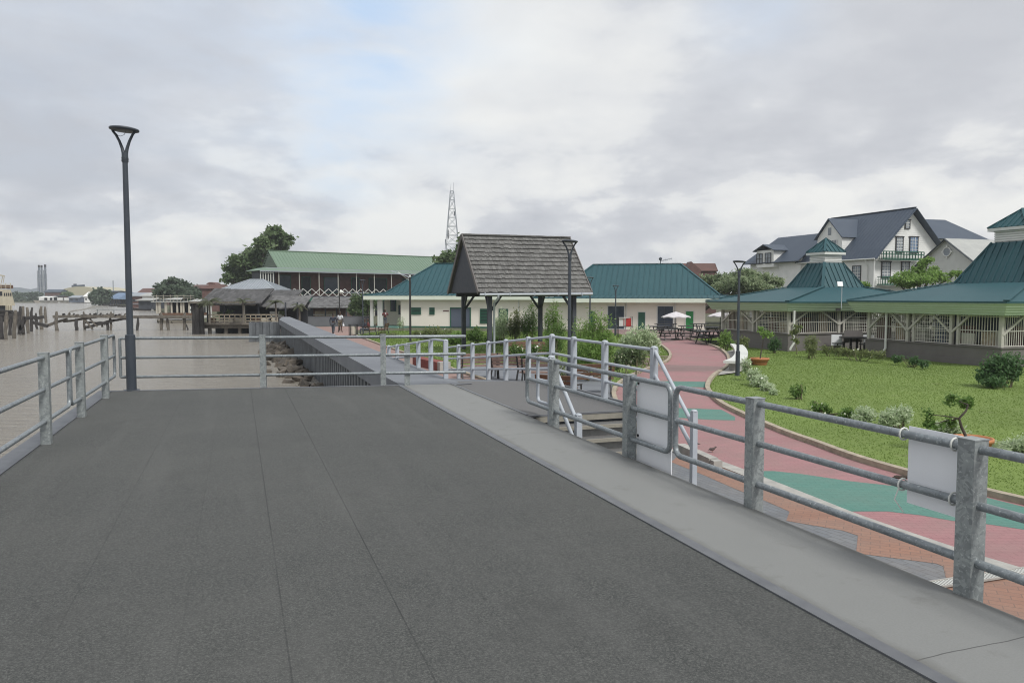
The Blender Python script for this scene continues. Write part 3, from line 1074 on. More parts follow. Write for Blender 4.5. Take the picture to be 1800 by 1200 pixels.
# right railing, two sections
ZR = (.82, .51, .19)
AR = 3.79
t = thing('railing', 'galvanised railing beside the coloured path, nearest section with the hanging white board', 'railing', T(AR, 3, 0), FR, 'galvanised deck railings')
for s in (-1.0, 1.03, 3.09, 4.98):
    square_post(t, AR, s, .865 if s > 4 else .875, -.28, .104)
loop_rail(t, AR, -3.0, 6.13, ZR, r=.026)
t = thing('railing', 'galvanised railing beside the stairs, section with the tall white panel', 'railing', T(AR, 8, 0), FR, 'galvanised deck railings')
for s in (7.02, 9.03):
    square_post(t, AR, s, .85, -.28, .104)
loop_rail(t, AR, 6.22, 10.0, ZR, r=.026)

# boards on the right railing
t = thing('notice_board', 'blank white board tied over the top rail beside the nearest post', 'board', T(AR, 3.3, .6), FR)
mb = MB()
mb.fbox(3.844, 3.850, 3.17, 3.57, .39, .862)
mb.build('panel', M['white'], t)
for s, z in ((3.555, .82), (3.20, .82), (3.555, .51), (3.20, .51)):
    mb = MB()
    mb.tube([T(AR + .036 * math.cos(q), s, z + .036 * math.sin(q)) for q in [i * math.pi / 6 for i in range(13)]], .006, 6)
    if z < .6 and s > 3.4:
        mb.tube([T(AR - .03, s, z - .02), T(AR - .05, s + .01, z - .09), T(AR - .02, s - .03, z - .16)], .004, 6)
    mb.build('cable_tie', M['trimw'], t)
t = thing('panel', 'tall blank white panel fixed behind the rails next to the stairs', 'panel', T(AR, 6.6, .3), FR)
mb = MB(); mb.fbox(3.846, 3.854, 6.29, 6.965, -.22, .785)
mb.build('sheet', M['white'], t)
for s, z in ((6.33, .765), (6.93, .765), (6.33, .52), (6.93, .23)):
    mb = MB(); mb.fbox(3.835, 3.846, s - .012, s + .012, z - .012, z + .012); mb.build('bolt', M['black'], t)

# ============================================================ PLATFORM, STAIRS, RAMP
mb = MB()
mb.prism([T(3.775, 9.97), T(5.58, 9.97), T(5.58, 12.9), T(5.58, 14.0), T(3.775, 14.6)], -.10, -.008)
frame_empty_obj(mb, 'platform', M['tread'])
mb = MB()
mb.fbox(3.765, 3.81, 10.0, 14.0, -.006, .006)
mb.fbox(3.775, 5.6, 9.93, 9.97, -.03, -.004)
mb.fbox(5.585, 5.63, 9.95, 13.3, -.12, .03)
frame_empty_obj(mb, 'platform_edge_trim', M['edge'])
mb = MB()
mb.fbox(3.86, 5.5, 9.98, 13.8, -1.35, -.105)
frame_empty_obj(mb, 'platform_base', M['dwood'])
# ramp behind it
mb = MB()


def zr(s): return -(s - 14.0) * .092


for s0, s1 in ((14.0, 28.1),):
    mb.hexa([T(3.99, s0, -1.32), T(5.5, s0, -1.32), T(5.5, s1, -1.36), T(3.99, s1, -1.36), T(3.99, s0, zr(s0) - .012), T(5.5, s0, zr(s0) - .012), T(5.5, s1, zr(s1) - .012), T(3.99, s1, zr(s1) - .012)])
frame_empty_obj(mb, 'ramp', M['cap'])

t = thing('staircase', 'short open staircase with grit treads and beige nosings down from the platform', 'staircase', T(4.6, 9.2, GZ), FR)
for kx in range(1, 8):
    z = -.155 * kx
    s1 = 9.97 - .205 * (kx - 1)
    mb = MB(); mb.fbox(3.9, 5.44, s1 - .25, s1 + .01, z - .035, z)
    o = mb.build('tread', M['tread'], t)
    mb = MB(); mb.fbox(3.9, 5.44, s1 - .29, s1 - .252, z - .045, z + .003)
    mb.build('nosing', M['beige'], o)
    mb = MB(); mb.fbox(3.9, 5.44, s1 + .012, s1 + .03, z, z + .118)
    mb.build('riser', M['riser'], o)
mb = MB(); mb.fbox(3.9, 5.44, 9.93, 9.968, -.115, -.035); mb.build('nosing_board', M['beige'], t)
for a in (3.885, 5.455):
    mb = MB()
    mb.beam(T(a, 9.95, -.18), T(a, 8.42, -1.28), .03, .22)
    mb.build('stringer', M['paint_rail'], t)


def round_post(t, a, s, z0, z1, wd=.085):
    mb = MB(); mb.fbox(a - wd / 2, a + wd / 2, s - wd / 2, s + wd / 2, z0, z1 - .03)
    mb.ico(T(a, s, z1 - .03), wd * .62, 2, 0, (1, 1, .55), smooth=True)
    mb.build('post', M['paint_rail'], t)


def bar(t, pts, r=.024, name='rail'):
    mb = MB(); mb.tube(pts, r, 10); mb.build(name, M['paint_rail'], t)


# outer railing: from the stair foot along the platform, round its far side and down the ramp
t = thing('handrail', 'white handrail round the outer side of the platform and down the ramp', 'handrail', T(5.55, 11, 0), FR, 'white painted handrails')
AO = 5.54
for s in (9.55, 11.1, 12.31):
    round_post(t, AO, s, -.1, .955)
ss = [13.3, 14.55, 15.94, 17.2, 18.5, 19.8, 21.1]


def zt(s): return .94 - max(0, s - 13.3) * .089


for s in ss:
    round_post(t, AO, s, zr(max(s, 14)) - .05, zt(s) + .015)
for dz in (0, .32, .62):
    bar(t, [T(AO, 9.55, .9 - dz), T(AO, 13.3, .9 - dz * .97)])
    bar(t, [T(AO, 13.3, .9 - dz * .97), T(AO, 21.15, zt(21.15) - .04 - dz)])
for dz, z1, z2 in ((0, .90, -.05), (.32, .56, -.36)):
    bar(t, [T(AO, 9.55, z1), T(AO, 8.5, z2)], .027)
round_post(t, AO, 8.52, -1.3, .2, .07)
# inner rail of the stairs, joining the deck railing
t = thing('handrail', 'white painted inner handrail of the stairs with rounded end beside the deck railing', 'handrail', T(3.97, 9.4, 0), FR, 'white painted handrails')
AI = 3.99
round_post(t, AI, 9.6, -.35, .86, .08)
round_post(t, AI, 8.72, -1.3, .20, .075)
for dz, z1, z2 in ((0, .80, .05), (.32, .48, -.28)):
    bar(t, [T(AI, 9.6, z1), T(AI, 8.72, z2)], .026)
rc = .08
arc_t = [T(AI, 10.1 - rc + math.cos(q) * rc, .79 - rc + math.sin(q) * rc) for q in [math.pi / 2 - i * math.pi / 12 for i in range(7)]]
arc_b = [T(AI, 10.1 - rc + math.cos(q) * rc, .17 + rc + math.sin(q) * rc) for q in [-i * math.pi / 12 for i in range(7)]]
bar(t, [T(AI, 9.6, .79)] + arc_t + arc_b + [T(AI, 9.6, .17)], .024)
bar(t, [T(AI, 9.6, .48), T(AI, 10.1, .48)], .022)
# rail between sea wall and ramp
t = thing('handrail', 'white painted handrail between the sea wall and the ramp', 'handrail', T(4.0, 17, 0), FR, 'white painted handrails')
AB = 3.93


def zt2(s): return .80 - (s - 15) * .082


for i, s in enumerate((15.0, 16.27, 17.5, 18.7, 20.0, 21.2)):
    round_post(t, AB, s, -.05 if s < 30 else -.2, zt2(s) + .015 - (.0 if i else .02), .085)
for dz in (0, .32):
    bar(t, [T(AB, 15.0, zt2(15) - .04 - dz), T(AB, 15.9, zt2(15.5) - .02 - dz), T(AB, 21.3, zt2(21.3) - .04 - dz)], .025)
mb = MB()
# metal plate lying by the strip end
mb.beam(G(794, 675.5, .005), G(828, 673.5, .005), .10, .012)
o = mb.build('metal_plate', M['edge']); tag(o, 'thin flat metal plate where the walkway meets the platform', 'plate')

# ============================================================ STREET LAMPS
def make_lamp(label, loc, H, rz, wire=False, s=1.0):
    t = thing('street_lamp', label, 'street lamp', loc, rz, 'slim street lamps')
    x, y, z = loc
    L = lambda a, b, c: Matrix.Rotation(rz, 3, 'Z') @ Vector((a, b, c)) + Vector(loc)
    hb = H * .215
    mb = MB(); mb.tube([L(0, 0, 0), L(0, 0, hb)], .082 * s, 18); mb.tube([L(0, 0, hb - .001), L(0, 0, hb + .012)], [.082 * s, .055 * s], 18)
    mb.tube([L(0, 0, -.0), L(0, 0, .02)], .13 * s, 18)
    mb.build('base', M['lamp'], t)
    mb = MB(); mb.tube([L(0, 0, hb), L(0, 0, H - .52)], [.056 * s, .043 * s], 16)
    mb.build('pole', M['lamp'], t)
    mb = MB(); mb.tube([L(0, 0, H - .60), L(0, 0, H - .44)], .053 * s, 14)
    for q in (.585, .56, .535): mb.tube([L(0, 0, H - q), L(0, 0, H - q + .01)], .06 * s, 14)
    for sg in (-1, 1):
        mb.tube([L(sg * .02, 0, H - .46), L(sg * .045, 0, H - .36), L(sg * .09, 0, H - .24), L(sg * .15, 0, H - .13), L(sg * .20, 0, H - .07 - (.0)), L(sg * .215, 0, H - .04)], [.034 * s, .028, .024, .022, .022, .02], 8)
    mb.build('fork', M['lamp'], t)
    mb = MB()
    n = 26
    tl = .04
    for zz_, r_, in ((0, 0),): pass
    prof = [(0.0, -.035), (.20, -.035), (.236, -.022), (.24, 0), (.232, .012), (.15, .03), (0, .036)]
    b0 = len(mb.v)
    for r_, z_ in prof:
        for k_ in range(n):
            q = 2 * math.pi * k_ / n
            X = r_ * math.cos(q); Y_ = r_ * math.sin(q)
            mb.v.append(tuple(L(X, Y_, H - .035 + z_ - X * .06)))
    for i in range(len(prof) - 1):
        for k_ in range(n):
            k2 = (k_ + 1) % n
            mb.face((b0 + i * n + k_, b0 + i * n + k2, b0 + (i + 1) * n + k2, b0 + (i + 1) * n + k_), True)
    mb.build('lamp_head', M['lamp'], t)
    if wire:
        mb = MB(); mb.tube([L(-.14, 0, H - .11), L(-.11, 0, H - .145), L(-.06, 0, H - .155), L(0, 0, H - .13), L(.03, 0, H - .075)], .004, 5)
        mb.build('wire', M['black'], t)
    return t


P = T(-1.78, 14.9)
make_lamp('tall dark street lamp with forked round head in the left corner of the deck', (P.x, P.y, 0), 4.56, R(-4), True)
for px, Y, ztop, lab, rz in [(1001, 22.6, 3.30, 'tall dark street lamp standing behind the platform handrail, beside the shelter roof', R(8)),
                             (1298, 28.62, 2.98, 'dark street lamp on the lawn edge beside the curved white bench', R(0)),
                             (1037, 50, 2.92, 'thin street lamp right behind the shelter roof, before the dark green door', R(0)),
                             (1082, 58, 2.50, 'short thin street lamp before the long white building, over the red table', R(0)),
                             (638, 66, 3.07, 'thin street lamp by the parapet left of the columned porch', R(0))]:
    X = W(px, 600, Y)[0] if False else (px - 900) / FPX * Y
    X = W(px, 560, Y).x
    make_lamp(lab, (X, Y, GZ), ztop - GZ, rz)

# solar lamps with slanting arms
def solar_lamp(px, Y, ztop, lab, sg=-1):
    X = W(px, 540, Y).x
    t = thing('solar_lamp', lab, 'street lamp', (X, Y, GZ))
    mb = MB(); mb.tube([(X, Y, GZ), (X, Y, ztop)], [.075, .06], 12); mb.build('pole', M['black'], t)
    mb = MB(); mb.box((X + sg * .62, Y, ztop + .0), (1.3, .34, .05), 0, Matrix.Rotation(R(19 if sg < 0 else -19), 3, 'Y')); mb.build('solar_panel', M['paint_rail'], t)
    mb = MB(); mb.tube([(X, Y, ztop - .45), (X + sg * .75, Y, ztop + .12)], .03, 6); mb.build('brace', M['trimw'], t)
    mb = MB(); mb.box((X, Y, ztop - .12), (.12, .12, .14)); mb.build('bracket', M['trimw'], t)
    return t


solar_lamp(721, 50, 3.1, 'black pole lamp with a slanting white solar panel before the left white building')

# pole with a horn loudspeaker and a long arm by the kiosk
Y = 66
p, q = W(597, 560, Y), W(648, 514, Y)
t = thing('loudspeaker_pole', 'dark pole with a small white horn loudspeaker and a long thin arm, by the kiosk', 'pole', (p.x, Y, GZ))
zt_ = W(597, 510, Y).z
mb = MB(); mb.tube([(p.x, Y, GZ), (p.x, Y, zt_)], [.06, .05], 8); mb.build('pole', M['black'], t)
mb = MB(); mb.beam((p.x, Y, q.z), (q.x, Y, q.z - .02), .05, .06); mb.build('arm', M['tin'], t)
mb = MB(); mb.tube([(p.x + .12, Y - .05, q.z + .05), (p.x + .35, Y - .1, q.z + .02), (p.x + .42, Y - .12, q.z + .0)], [.2, .06, .05], 10); mb.build('horn', M['trimw'], t)

# ============================================================ WHITE BUILDINGS WITH TEAL ROOFS
def hip_building(t, O, U, Ln, Dp, z0, zw, ze, zr_, over, roofm, hipL, hipR, kick=.0, seam=.5, fas=.34, wallm='wall', fasm='fasc'):
    """O: front left wall corner; U: along the front; V: back.  roof with hipped ends and a flatter kick at the eaves"""
    U = U.normalized(); V = Vector((-U.y, U.x, 0))
    Z = Vector((0, 0, 1))
    C = lambda u, v, z: O + U * u + V * v + Z * z
    # eave rectangle
    e0, e1 = -over, Ln + over
    f0, f1 = -over, Dp + over
    mid = Dp / 2
    # kick line
    ks = 1.15 + over
    zk = ze + .28
    r0, r1 = hipL, Ln - hipR
    def P_(u, v, z): return Vector((C(u, v, 0).x, C(u, v, 0).y, z))
    ev = [P_(e0, f0, ze), P_(e1, f0, ze), P_(e1, f1, ze), P_(e0, f1, ze)]
    fr = ks / (mid + over)
    kk = [P_(e0 + ks * (hipL + over) / (mid + over), f0 + ks, zk), P_(e1 - ks * (hipR + over) / (mid + over), f0 + ks, zk), P_(e1 - ks * (hipR + over) / (mid + over), f1 - ks, zk), P_(e0 + ks * (hipL + over) / (mid + over), f1 - ks, zk)]
    rg = [P_(r0, mid, zr_), P_(r1, mid, zr_)]
    faces = [[ev[0], ev[1], kk[1], kk[0]], [ev[1], ev[2], kk[2], kk[1]], [ev[2], ev[3], kk[3], kk[2]], [ev[3], ev[0], kk[0], kk[3]],
             [kk[0], kk[1], rg[1], rg[0]], [kk[1], kk[2], rg[1]], [kk[2], kk[3], rg[0], rg[1]], [kk[3], kk[0], rg[0]]]
    mb = MB(); rb = MB()
    for f in faces:
        n_ = (f[1] - f[0]).cross(f[2] - f[0]).normalized()
        if n_.z < 0: n_ = -n_; f = f[::-1]
        mb.slab(f, n_, .05)
        hd = Vector((-n_.y, n_.x, 0))
        if hd.length > 1e-3:
            dn = n_.cross(hd)
            mb.ribs(f, dn, seam, .05, .05, n_)
    # hips and ridge caps
    for a_, b_ in ((ev[0], kk[0]), (ev[1], kk[1]), (kk[0], rg[0]), (kk[1], rg[1]), (ev[2], kk[2]), (ev[3], kk[3]), (kk[2], rg[1]), (kk[3], rg[0]), (rg[0], rg[1])):
        mb.beam(a_ + Z * .04, b_ + Z * .04, .2, .06)
    ro = mb.build('roof', M[roofm], t)
    # fascia
    mb = MB()
    q = [P_(e0 + .03, f0 + .03, 0), P_(e1 - .03, f0 + .03, 0), P_(e1 - .03, f1 - .03, 0), P_(e0 + .03, f1 - .03, 0)]
    for i in range(4):
        a_, b_ = q[i], q[(i + 1) % 4]
        mb.beam(a_ + Z * (ze - .05 - fas / 2), b_ + Z * (ze - .05 - fas / 2), .06, fas)
    mb.poly([P_(e0 + .05, f0 + .05, ze - fas + .02), P_(e0 + .05, f1 - .05, ze - fas + .02), P_(e1 - .05, f1 - .05, ze - fas + .02), P_(e1 - .05, f0 + .05, ze - fas + .02)])
    mb.build('fascia', M[fasm], t)
    return C


def panel(t, C, name, u0, u1, z0, z1, m, v=-.03, th=.06, frame=None, fw=.07, par=None):
    """flat part on the front wall: a framed door or window (frame parent, leaf as sub-part)"""
    mb = MB()
    P8 = lambda a, b, c0, c1, vv0, vv1: [C(a, vv0, c0), C(b, vv0, c0), C(b, vv1, c0), C(a, vv1, c0), C(a, vv0, c1), C(b, vv0, c1), C(b, vv1, c1), C(a, vv1, c1)]
    mb.hexa(P8(u0, u1, z0, z1, v, v + th))
    o = mb.build(name, M[m], par or t)
    if frame:
        mb = MB()
        for (a, b, c0, c1) in ((u0 - fw, u0, z0 - (0 if 'door' in name else fw), z1 + fw), (u1, u1 + fw, z0 - (0 if 'door' in name else fw), z1 + fw), (u0, u1, z1, z1 + fw)) + (() if 'door' in name else ((u0, u1, z0 - fw, z0),)):
            mb.hexa(P8(a, b, c0, c1, v - .03, v + th))
        mb.build('frame', M[frame], o)
    return o


def wall_boxes(mb, C, u0, u1, v0, v1, z0, z1):
    mb.hexa([C(u0, v0, z0), C(u1, v0, z0), C(u1, v1, z0), C(u0, v1, z0), C(u0, v0, z1), C(u1, v0, z1), C(u1, v1, z1), C(u0, v1, z1)])


Z3 = Vector((0, 0, 1))
# left building
Ub = Vector((.978, -.21, 0)).normalized()
O1 = Vector((W(650, 560, 74).x, 74.3, 0))
t = thing('washroom_building', 'low cream building with a teal hipped roof and columned corner porch, left of the shelter', 'building', (O1.x, O1.y, GZ), 0)
Ln = 17.5
C = hip_building(t, O1, Ub, Ln, 10, GZ, 1.4, 1.75, 4.95, .55, 'teal', 5.0, 4.2, fas=.36)
mb = MB()
wall_boxes(mb, C, 3.1, Ln, 0, 9.9, GZ - .02, 1.42)
wall_boxes(mb, C, .2, 3.1, 3.2, 9.9, GZ - .02, 1.42)
mb.build('wall', M['wall'], t)
mb = MB(); wall_boxes(mb, C, 3.08, Ln + .02, -.03, 0, GZ - .02, GZ + .14); mb.build('base_band', M['dgreen'], t)
mb = MB(); wall_boxes(mb, C, .0, 3.1, -.1, 3.2, GZ - .02, GZ + .10); mb.build('porch_floor', M['tealp'], t)
for u, v in ((.12, .1), (.55, 1.2), (.85, .15), (.12, 2.3), (1.1, .12)):
    mb = MB(); wall_boxes(mb, C, u - .13, u + .13, v - .12, v + .12, GZ, 1.42); mb.build('column', M['trimw'], t)
panel(t, C, 'door', 2.30, 2.75, GZ + .1, .78, 'dgreen', v=3.14, frame='trimw')
panel(t, C, 'window', 1.75, 1.95, -.1, .75, 'glass', v=3.14, frame='dgreen', fw=.05)
panel(t, C, 'window', .9, 1.4, .2, 1.3, 'glass', v=3.14, frame='dgreen', fw=.05)
panel(t, C, 'window', 3.0, 3.2, -.1, .75, 'glass', v=-.06 + 3.2, frame='dgreen', fw=.05)


def louvre(t, C, u0, u1, z0, z1, v=-.04):
    o = panel(t, C, 'window', u0, u1, z0, z1, 'dark', v=v, frame='dgreen', fw=.06)
    mb = MB()
    n = max(3, int((z1 - z0) / .13))
    for i in range(n):
        z = z0 + (i + .5) * (z1 - z0) / n
        a, b = C(u0, v - .03, z), C(u1, v - .03, z)
        mb.beam(a, b, .03, .07)
    mb.build('louvres', M['dgreen'], o)


def u_of(px, O, U):
    """distance along a front (through O, direction U) that shows at image column px"""
    d = cam_dir(px, 545)
    # O + U u = d k (xy)
    det = U.x * (-d.y) + d.x * U.y
    return (-(O.x) * (-d.y) + (-d.x) * O.y) / det if abs(det) > 1e-9 else 0


def uo(px, O, U):
    d = cam_dir(px, 545)
    # solve O.x+U.x*u = d.x*k ; O.y+U.y*u = d.y*k
    det = U.x * d.y - U.y * d.x
    return (d.x * O.y - d.y * O.x) / det


u = lambda px: uo(px, O1, Ub)
louvre(t, C, u(724), u(739), .0, .55)
louvre(t, C, u(756), u(763), .0, .55)
louvre(t, C, u(845), u(857), -.8, .45)
louvre(t, C, u(878), u(892), -.8, .45)
panel(t, C, 'sign', u(779), u(789), .25, .35, 'brownwall', v=-.03, th=.03)
panel(t, C, 'roller_door', u(793), u(826), GZ, .52, 'blue_wall', v=-.03, frame='dgreen', fw=.1)
mb = MB(); wall_boxes(mb, C, u(911), u(913), -.06, -.01, GZ, 1.4); mb.build('corner_board', M['trimw'], t)
mb = MB(); wall_boxes(mb, C, .0, 4, -1.6, -.15, GZ - .02, GZ + .05)
o = mb.build('porch_step', M['tealp'], t)

# right building
Ur = Vector((.972, -.235, 0)).normalized()
O2 = Vector((W(955, 560, 70.5).x, 70.5, 0))
t = thing('long_building', 'long cream building with a teal hipped roof, green doors and dark shutters, behind the parasols', 'building', (O2.x, O2.y, GZ), 0)
u = lambda px: uo(px, O2, Ur)
Lr = u(1283)
Ln = u(1240)
C = hip_building(t, O2, Ur, Lr, 10.5, GZ, 1.1, 1.52, 4.72, .9, 'teal', 3.9, Lr - u(1205) + .6, fas=.36)
mb = MB(); wall_boxes(mb, C, 0, Ln, 0, 10.4, GZ - .02, 1.2); mb.build('wall', M['wall'], t)
o = panel(t, C, 'door', u(1122), u(1134), GZ, .25, 'dgreen', frame='trimw'); panel(t, C, 'handle', u(1132), u(1132.8), -.4, -.35, 'black', v=-.06, th=.03, par=o)
o = panel(t, C, 'door', u(1206), u(1219), GZ, .35, 'green_door', frame='trimw'); panel(t, C, 'handle', u(1217), u(1217.8), -.4, -.35, 'black', v=-.06, th=.03, par=o)
o['label'] = 'bright green door'
panel(t, C, 'door', u(1036), u(1046), GZ, .30, 'dgreen', frame='trimw')
for a, b_ in ((1069, 1097), (1156, 1183)):
    o = panel(t, C, 'shutter', u(a), u(b_), GZ + .05, .78, 'glass', frame='trimw', fw=.09)
    mb = MB()
    um = u(a + (b_ - a) * .45)
    mb.beam(C(um, -.05, GZ + .05), C(um, -.05, .78), .1, .03, Ur)
    mb.beam(C(u(a), -.05, -.55), C(u(b_), -.05, -.55), .03, .08)
    mb.build('shutter_bars', M['lamp'], o)
for a in (1022, 1122):
    mb = MB(); q = C(u(a), -.4, 1.1); mb.box(q, (.35, .18, .1)); mb.build('wall_light', M['trimw'], t)
mb = MB()
for a in (1043 + 58, 1187):
    mb.tube([C(u(a), -.06, GZ), C(u(a), -.06, 1.15)], .05, 8)
mb.build('downpipe', M['trimw'], t)

# ============================================================ WOODEN SHELTER
P0 = Vector((-1.12, 38.5, 0))
t = thing('shelter', 'open wooden shelter with a steep grey shingle roof and dark posts', 'shelter', (P0.x, P0.y, GZ), FR)
wA, dS = 4.6, 4.7
S = lambda a, s, z: Vector(P0) + A * a + D * s + Z3 * z
zE, zRg = 1.72, 4.84
mid = dS / 2
ov = .55
for a, s in ((0, 0), (wA, 0), (0, dS), (wA, dS)):
    mb = MB()
    q = S(a, s, 0)
    mb.box(S(a, s, (GZ + zE) / 2), (.21, .21, zE - GZ), FR)
    o = mb.build('post', M['dwood'], t)
    mb = MB()
    for da, ds in ((1 if a == 0 else -1, 0), (0, 1 if s == 0 else -1)):
        mb.beam(S(a, s, zE - .75) + A * da * .1 + D * ds * .1, S(a, s, zE - .05) + A * da * .6 + D * ds * .6, .09, .11)
    mb.build('brace', M['dwood'], o)
mb = MB()
for s in (0, dS):
    mb.beam(S(-.4, s, zE + .05), S(wA + .4, s, zE + .05), .22, .26)
for a in (0, wA):
    mb.beam(S(a, -.3, zE + .2), S(a, dS + .3, zE + .2), .2, .2)
mb.build('beams', M['dwood'], t)
# gables
ga0, ga1 = -.75, wA + .75
eS0, eS1 = -ov, dS + ov
slope = (zRg - (zE + .12)) / (mid + ov)
for a, nm in ((ga0 + .12, 'gable'), (ga1 - .12, 'gable')):
    mb = MB()
    tri = [S(a, eS0 + .1, zE + .12), S(a, eS1 - .1, zE + .12), S(a, mid, zRg - .12)]
    mb.slab(tri if a > 1 else tri[::-1], A * (1 if a > 1 else -1), .06)
    mb.build(nm, M['dwood'], t)
    mb = MB()
    sg = -1 if a < 1 else 1
    mb.beam(S(a + sg * .14, eS0, zE + .10), S(a + sg * .14, mid, zRg + .02), .05, .2)
    mb.beam(S(a + sg * .14, eS1, zE + .10), S(a + sg * .14, mid, zRg + .02), .05, .2)
    mb.build('bargeboard', M['plinth'], t)
rs = random.Random(3)
for side in (0, 1):
    mb = MB()
    nrow = 13
    sl = math.hypot(mid + ov, zRg - zE - .12)
    dn = Vector((0, 0, 0))
    if side == 0:
        dirv = (S(0, mid, zRg) - S(0, eS0, zE + .12)).normalized()
        base = eS0
    else:
        dirv = (S(0, mid, zRg) - S(0, eS1, zE + .12)).normalized()
        base = eS1
    nrm = (A.cross(dirv)).normalized()
    if nrm.z < 0: nrm = -nrm
    mb.slab([S(ga0, base, zE + .12), S(ga1, base, zE + .12), S(ga1, mid, zRg), S(ga0, mid, zRg)] if side == 0 else [S(ga1, base, zE + .12), S(ga0, base, zE + .12), S(ga0, mid, zRg), S(ga1, mid, zRg)], nrm, .04)
    for r_ in range(nrow):
        a = ga0 - .04
        rowh = sl / nrow
        while a < ga1 + .02:
            wsh = rs.uniform(.09, .2)
            b_ = min(a + wsh, ga1 + .04)
            jl = rs.uniform(-.03, .02)
            o0 = S(0, base, zE + .12) + dirv * (r_ * rowh + jl - .02)
            th = rs.uniform(.018, .036)
            p0 = o0 + A * a; p1 = o0 + A * (b_ - .008)
            up = dirv * (rowh * 1.12)
            k0 = nrm * .065 + nrm * rs.uniform(0, .02)
            mb.hexa([p0 + k0 - nrm * th, p1 + k0 - nrm * th, p1 + up + nrm * .002, p0 + up + nrm * .002, p0 + k0, p1 + k0, p1 + up + nrm * .012, p0 + up + nrm * .012])
            a = b_
    mb.build('roof', M['shingle'], t)
mb = MB()
x_ = ga0
while x_ < ga1:
    wr = rs.uniform(.3, .5)
    mb.beam(S(x_, mid, zRg + .05), S(min(x_ + wr, ga1 + .05), mid, zRg + .05 + rs.uniform(-.012, .012)), .26, .07)
    x_ += wr
mb.build('ridge_cap', M['shingle'], t)
mb = MB()
mb.tube([S(ga0 + .05, eS0 - .08, zE + .02), S(ga1 + .02, eS0 - .08, zE + .06)], .065, 8)
for i in range(5): mb.box(S(ga0 + .3 + i * 1.3, eS0 - .08, zE + .05), (.05, .16, .16), FR)
mb.tube([S(.25, eS0 - .08, zE + .0), S(.25, eS0 - .08, zE - .15), S(.20, -.12, zE - .4), S(.20, -.12, GZ + .1)], .06, 8)
mb.build('gutter', M['paint_rail'], t)

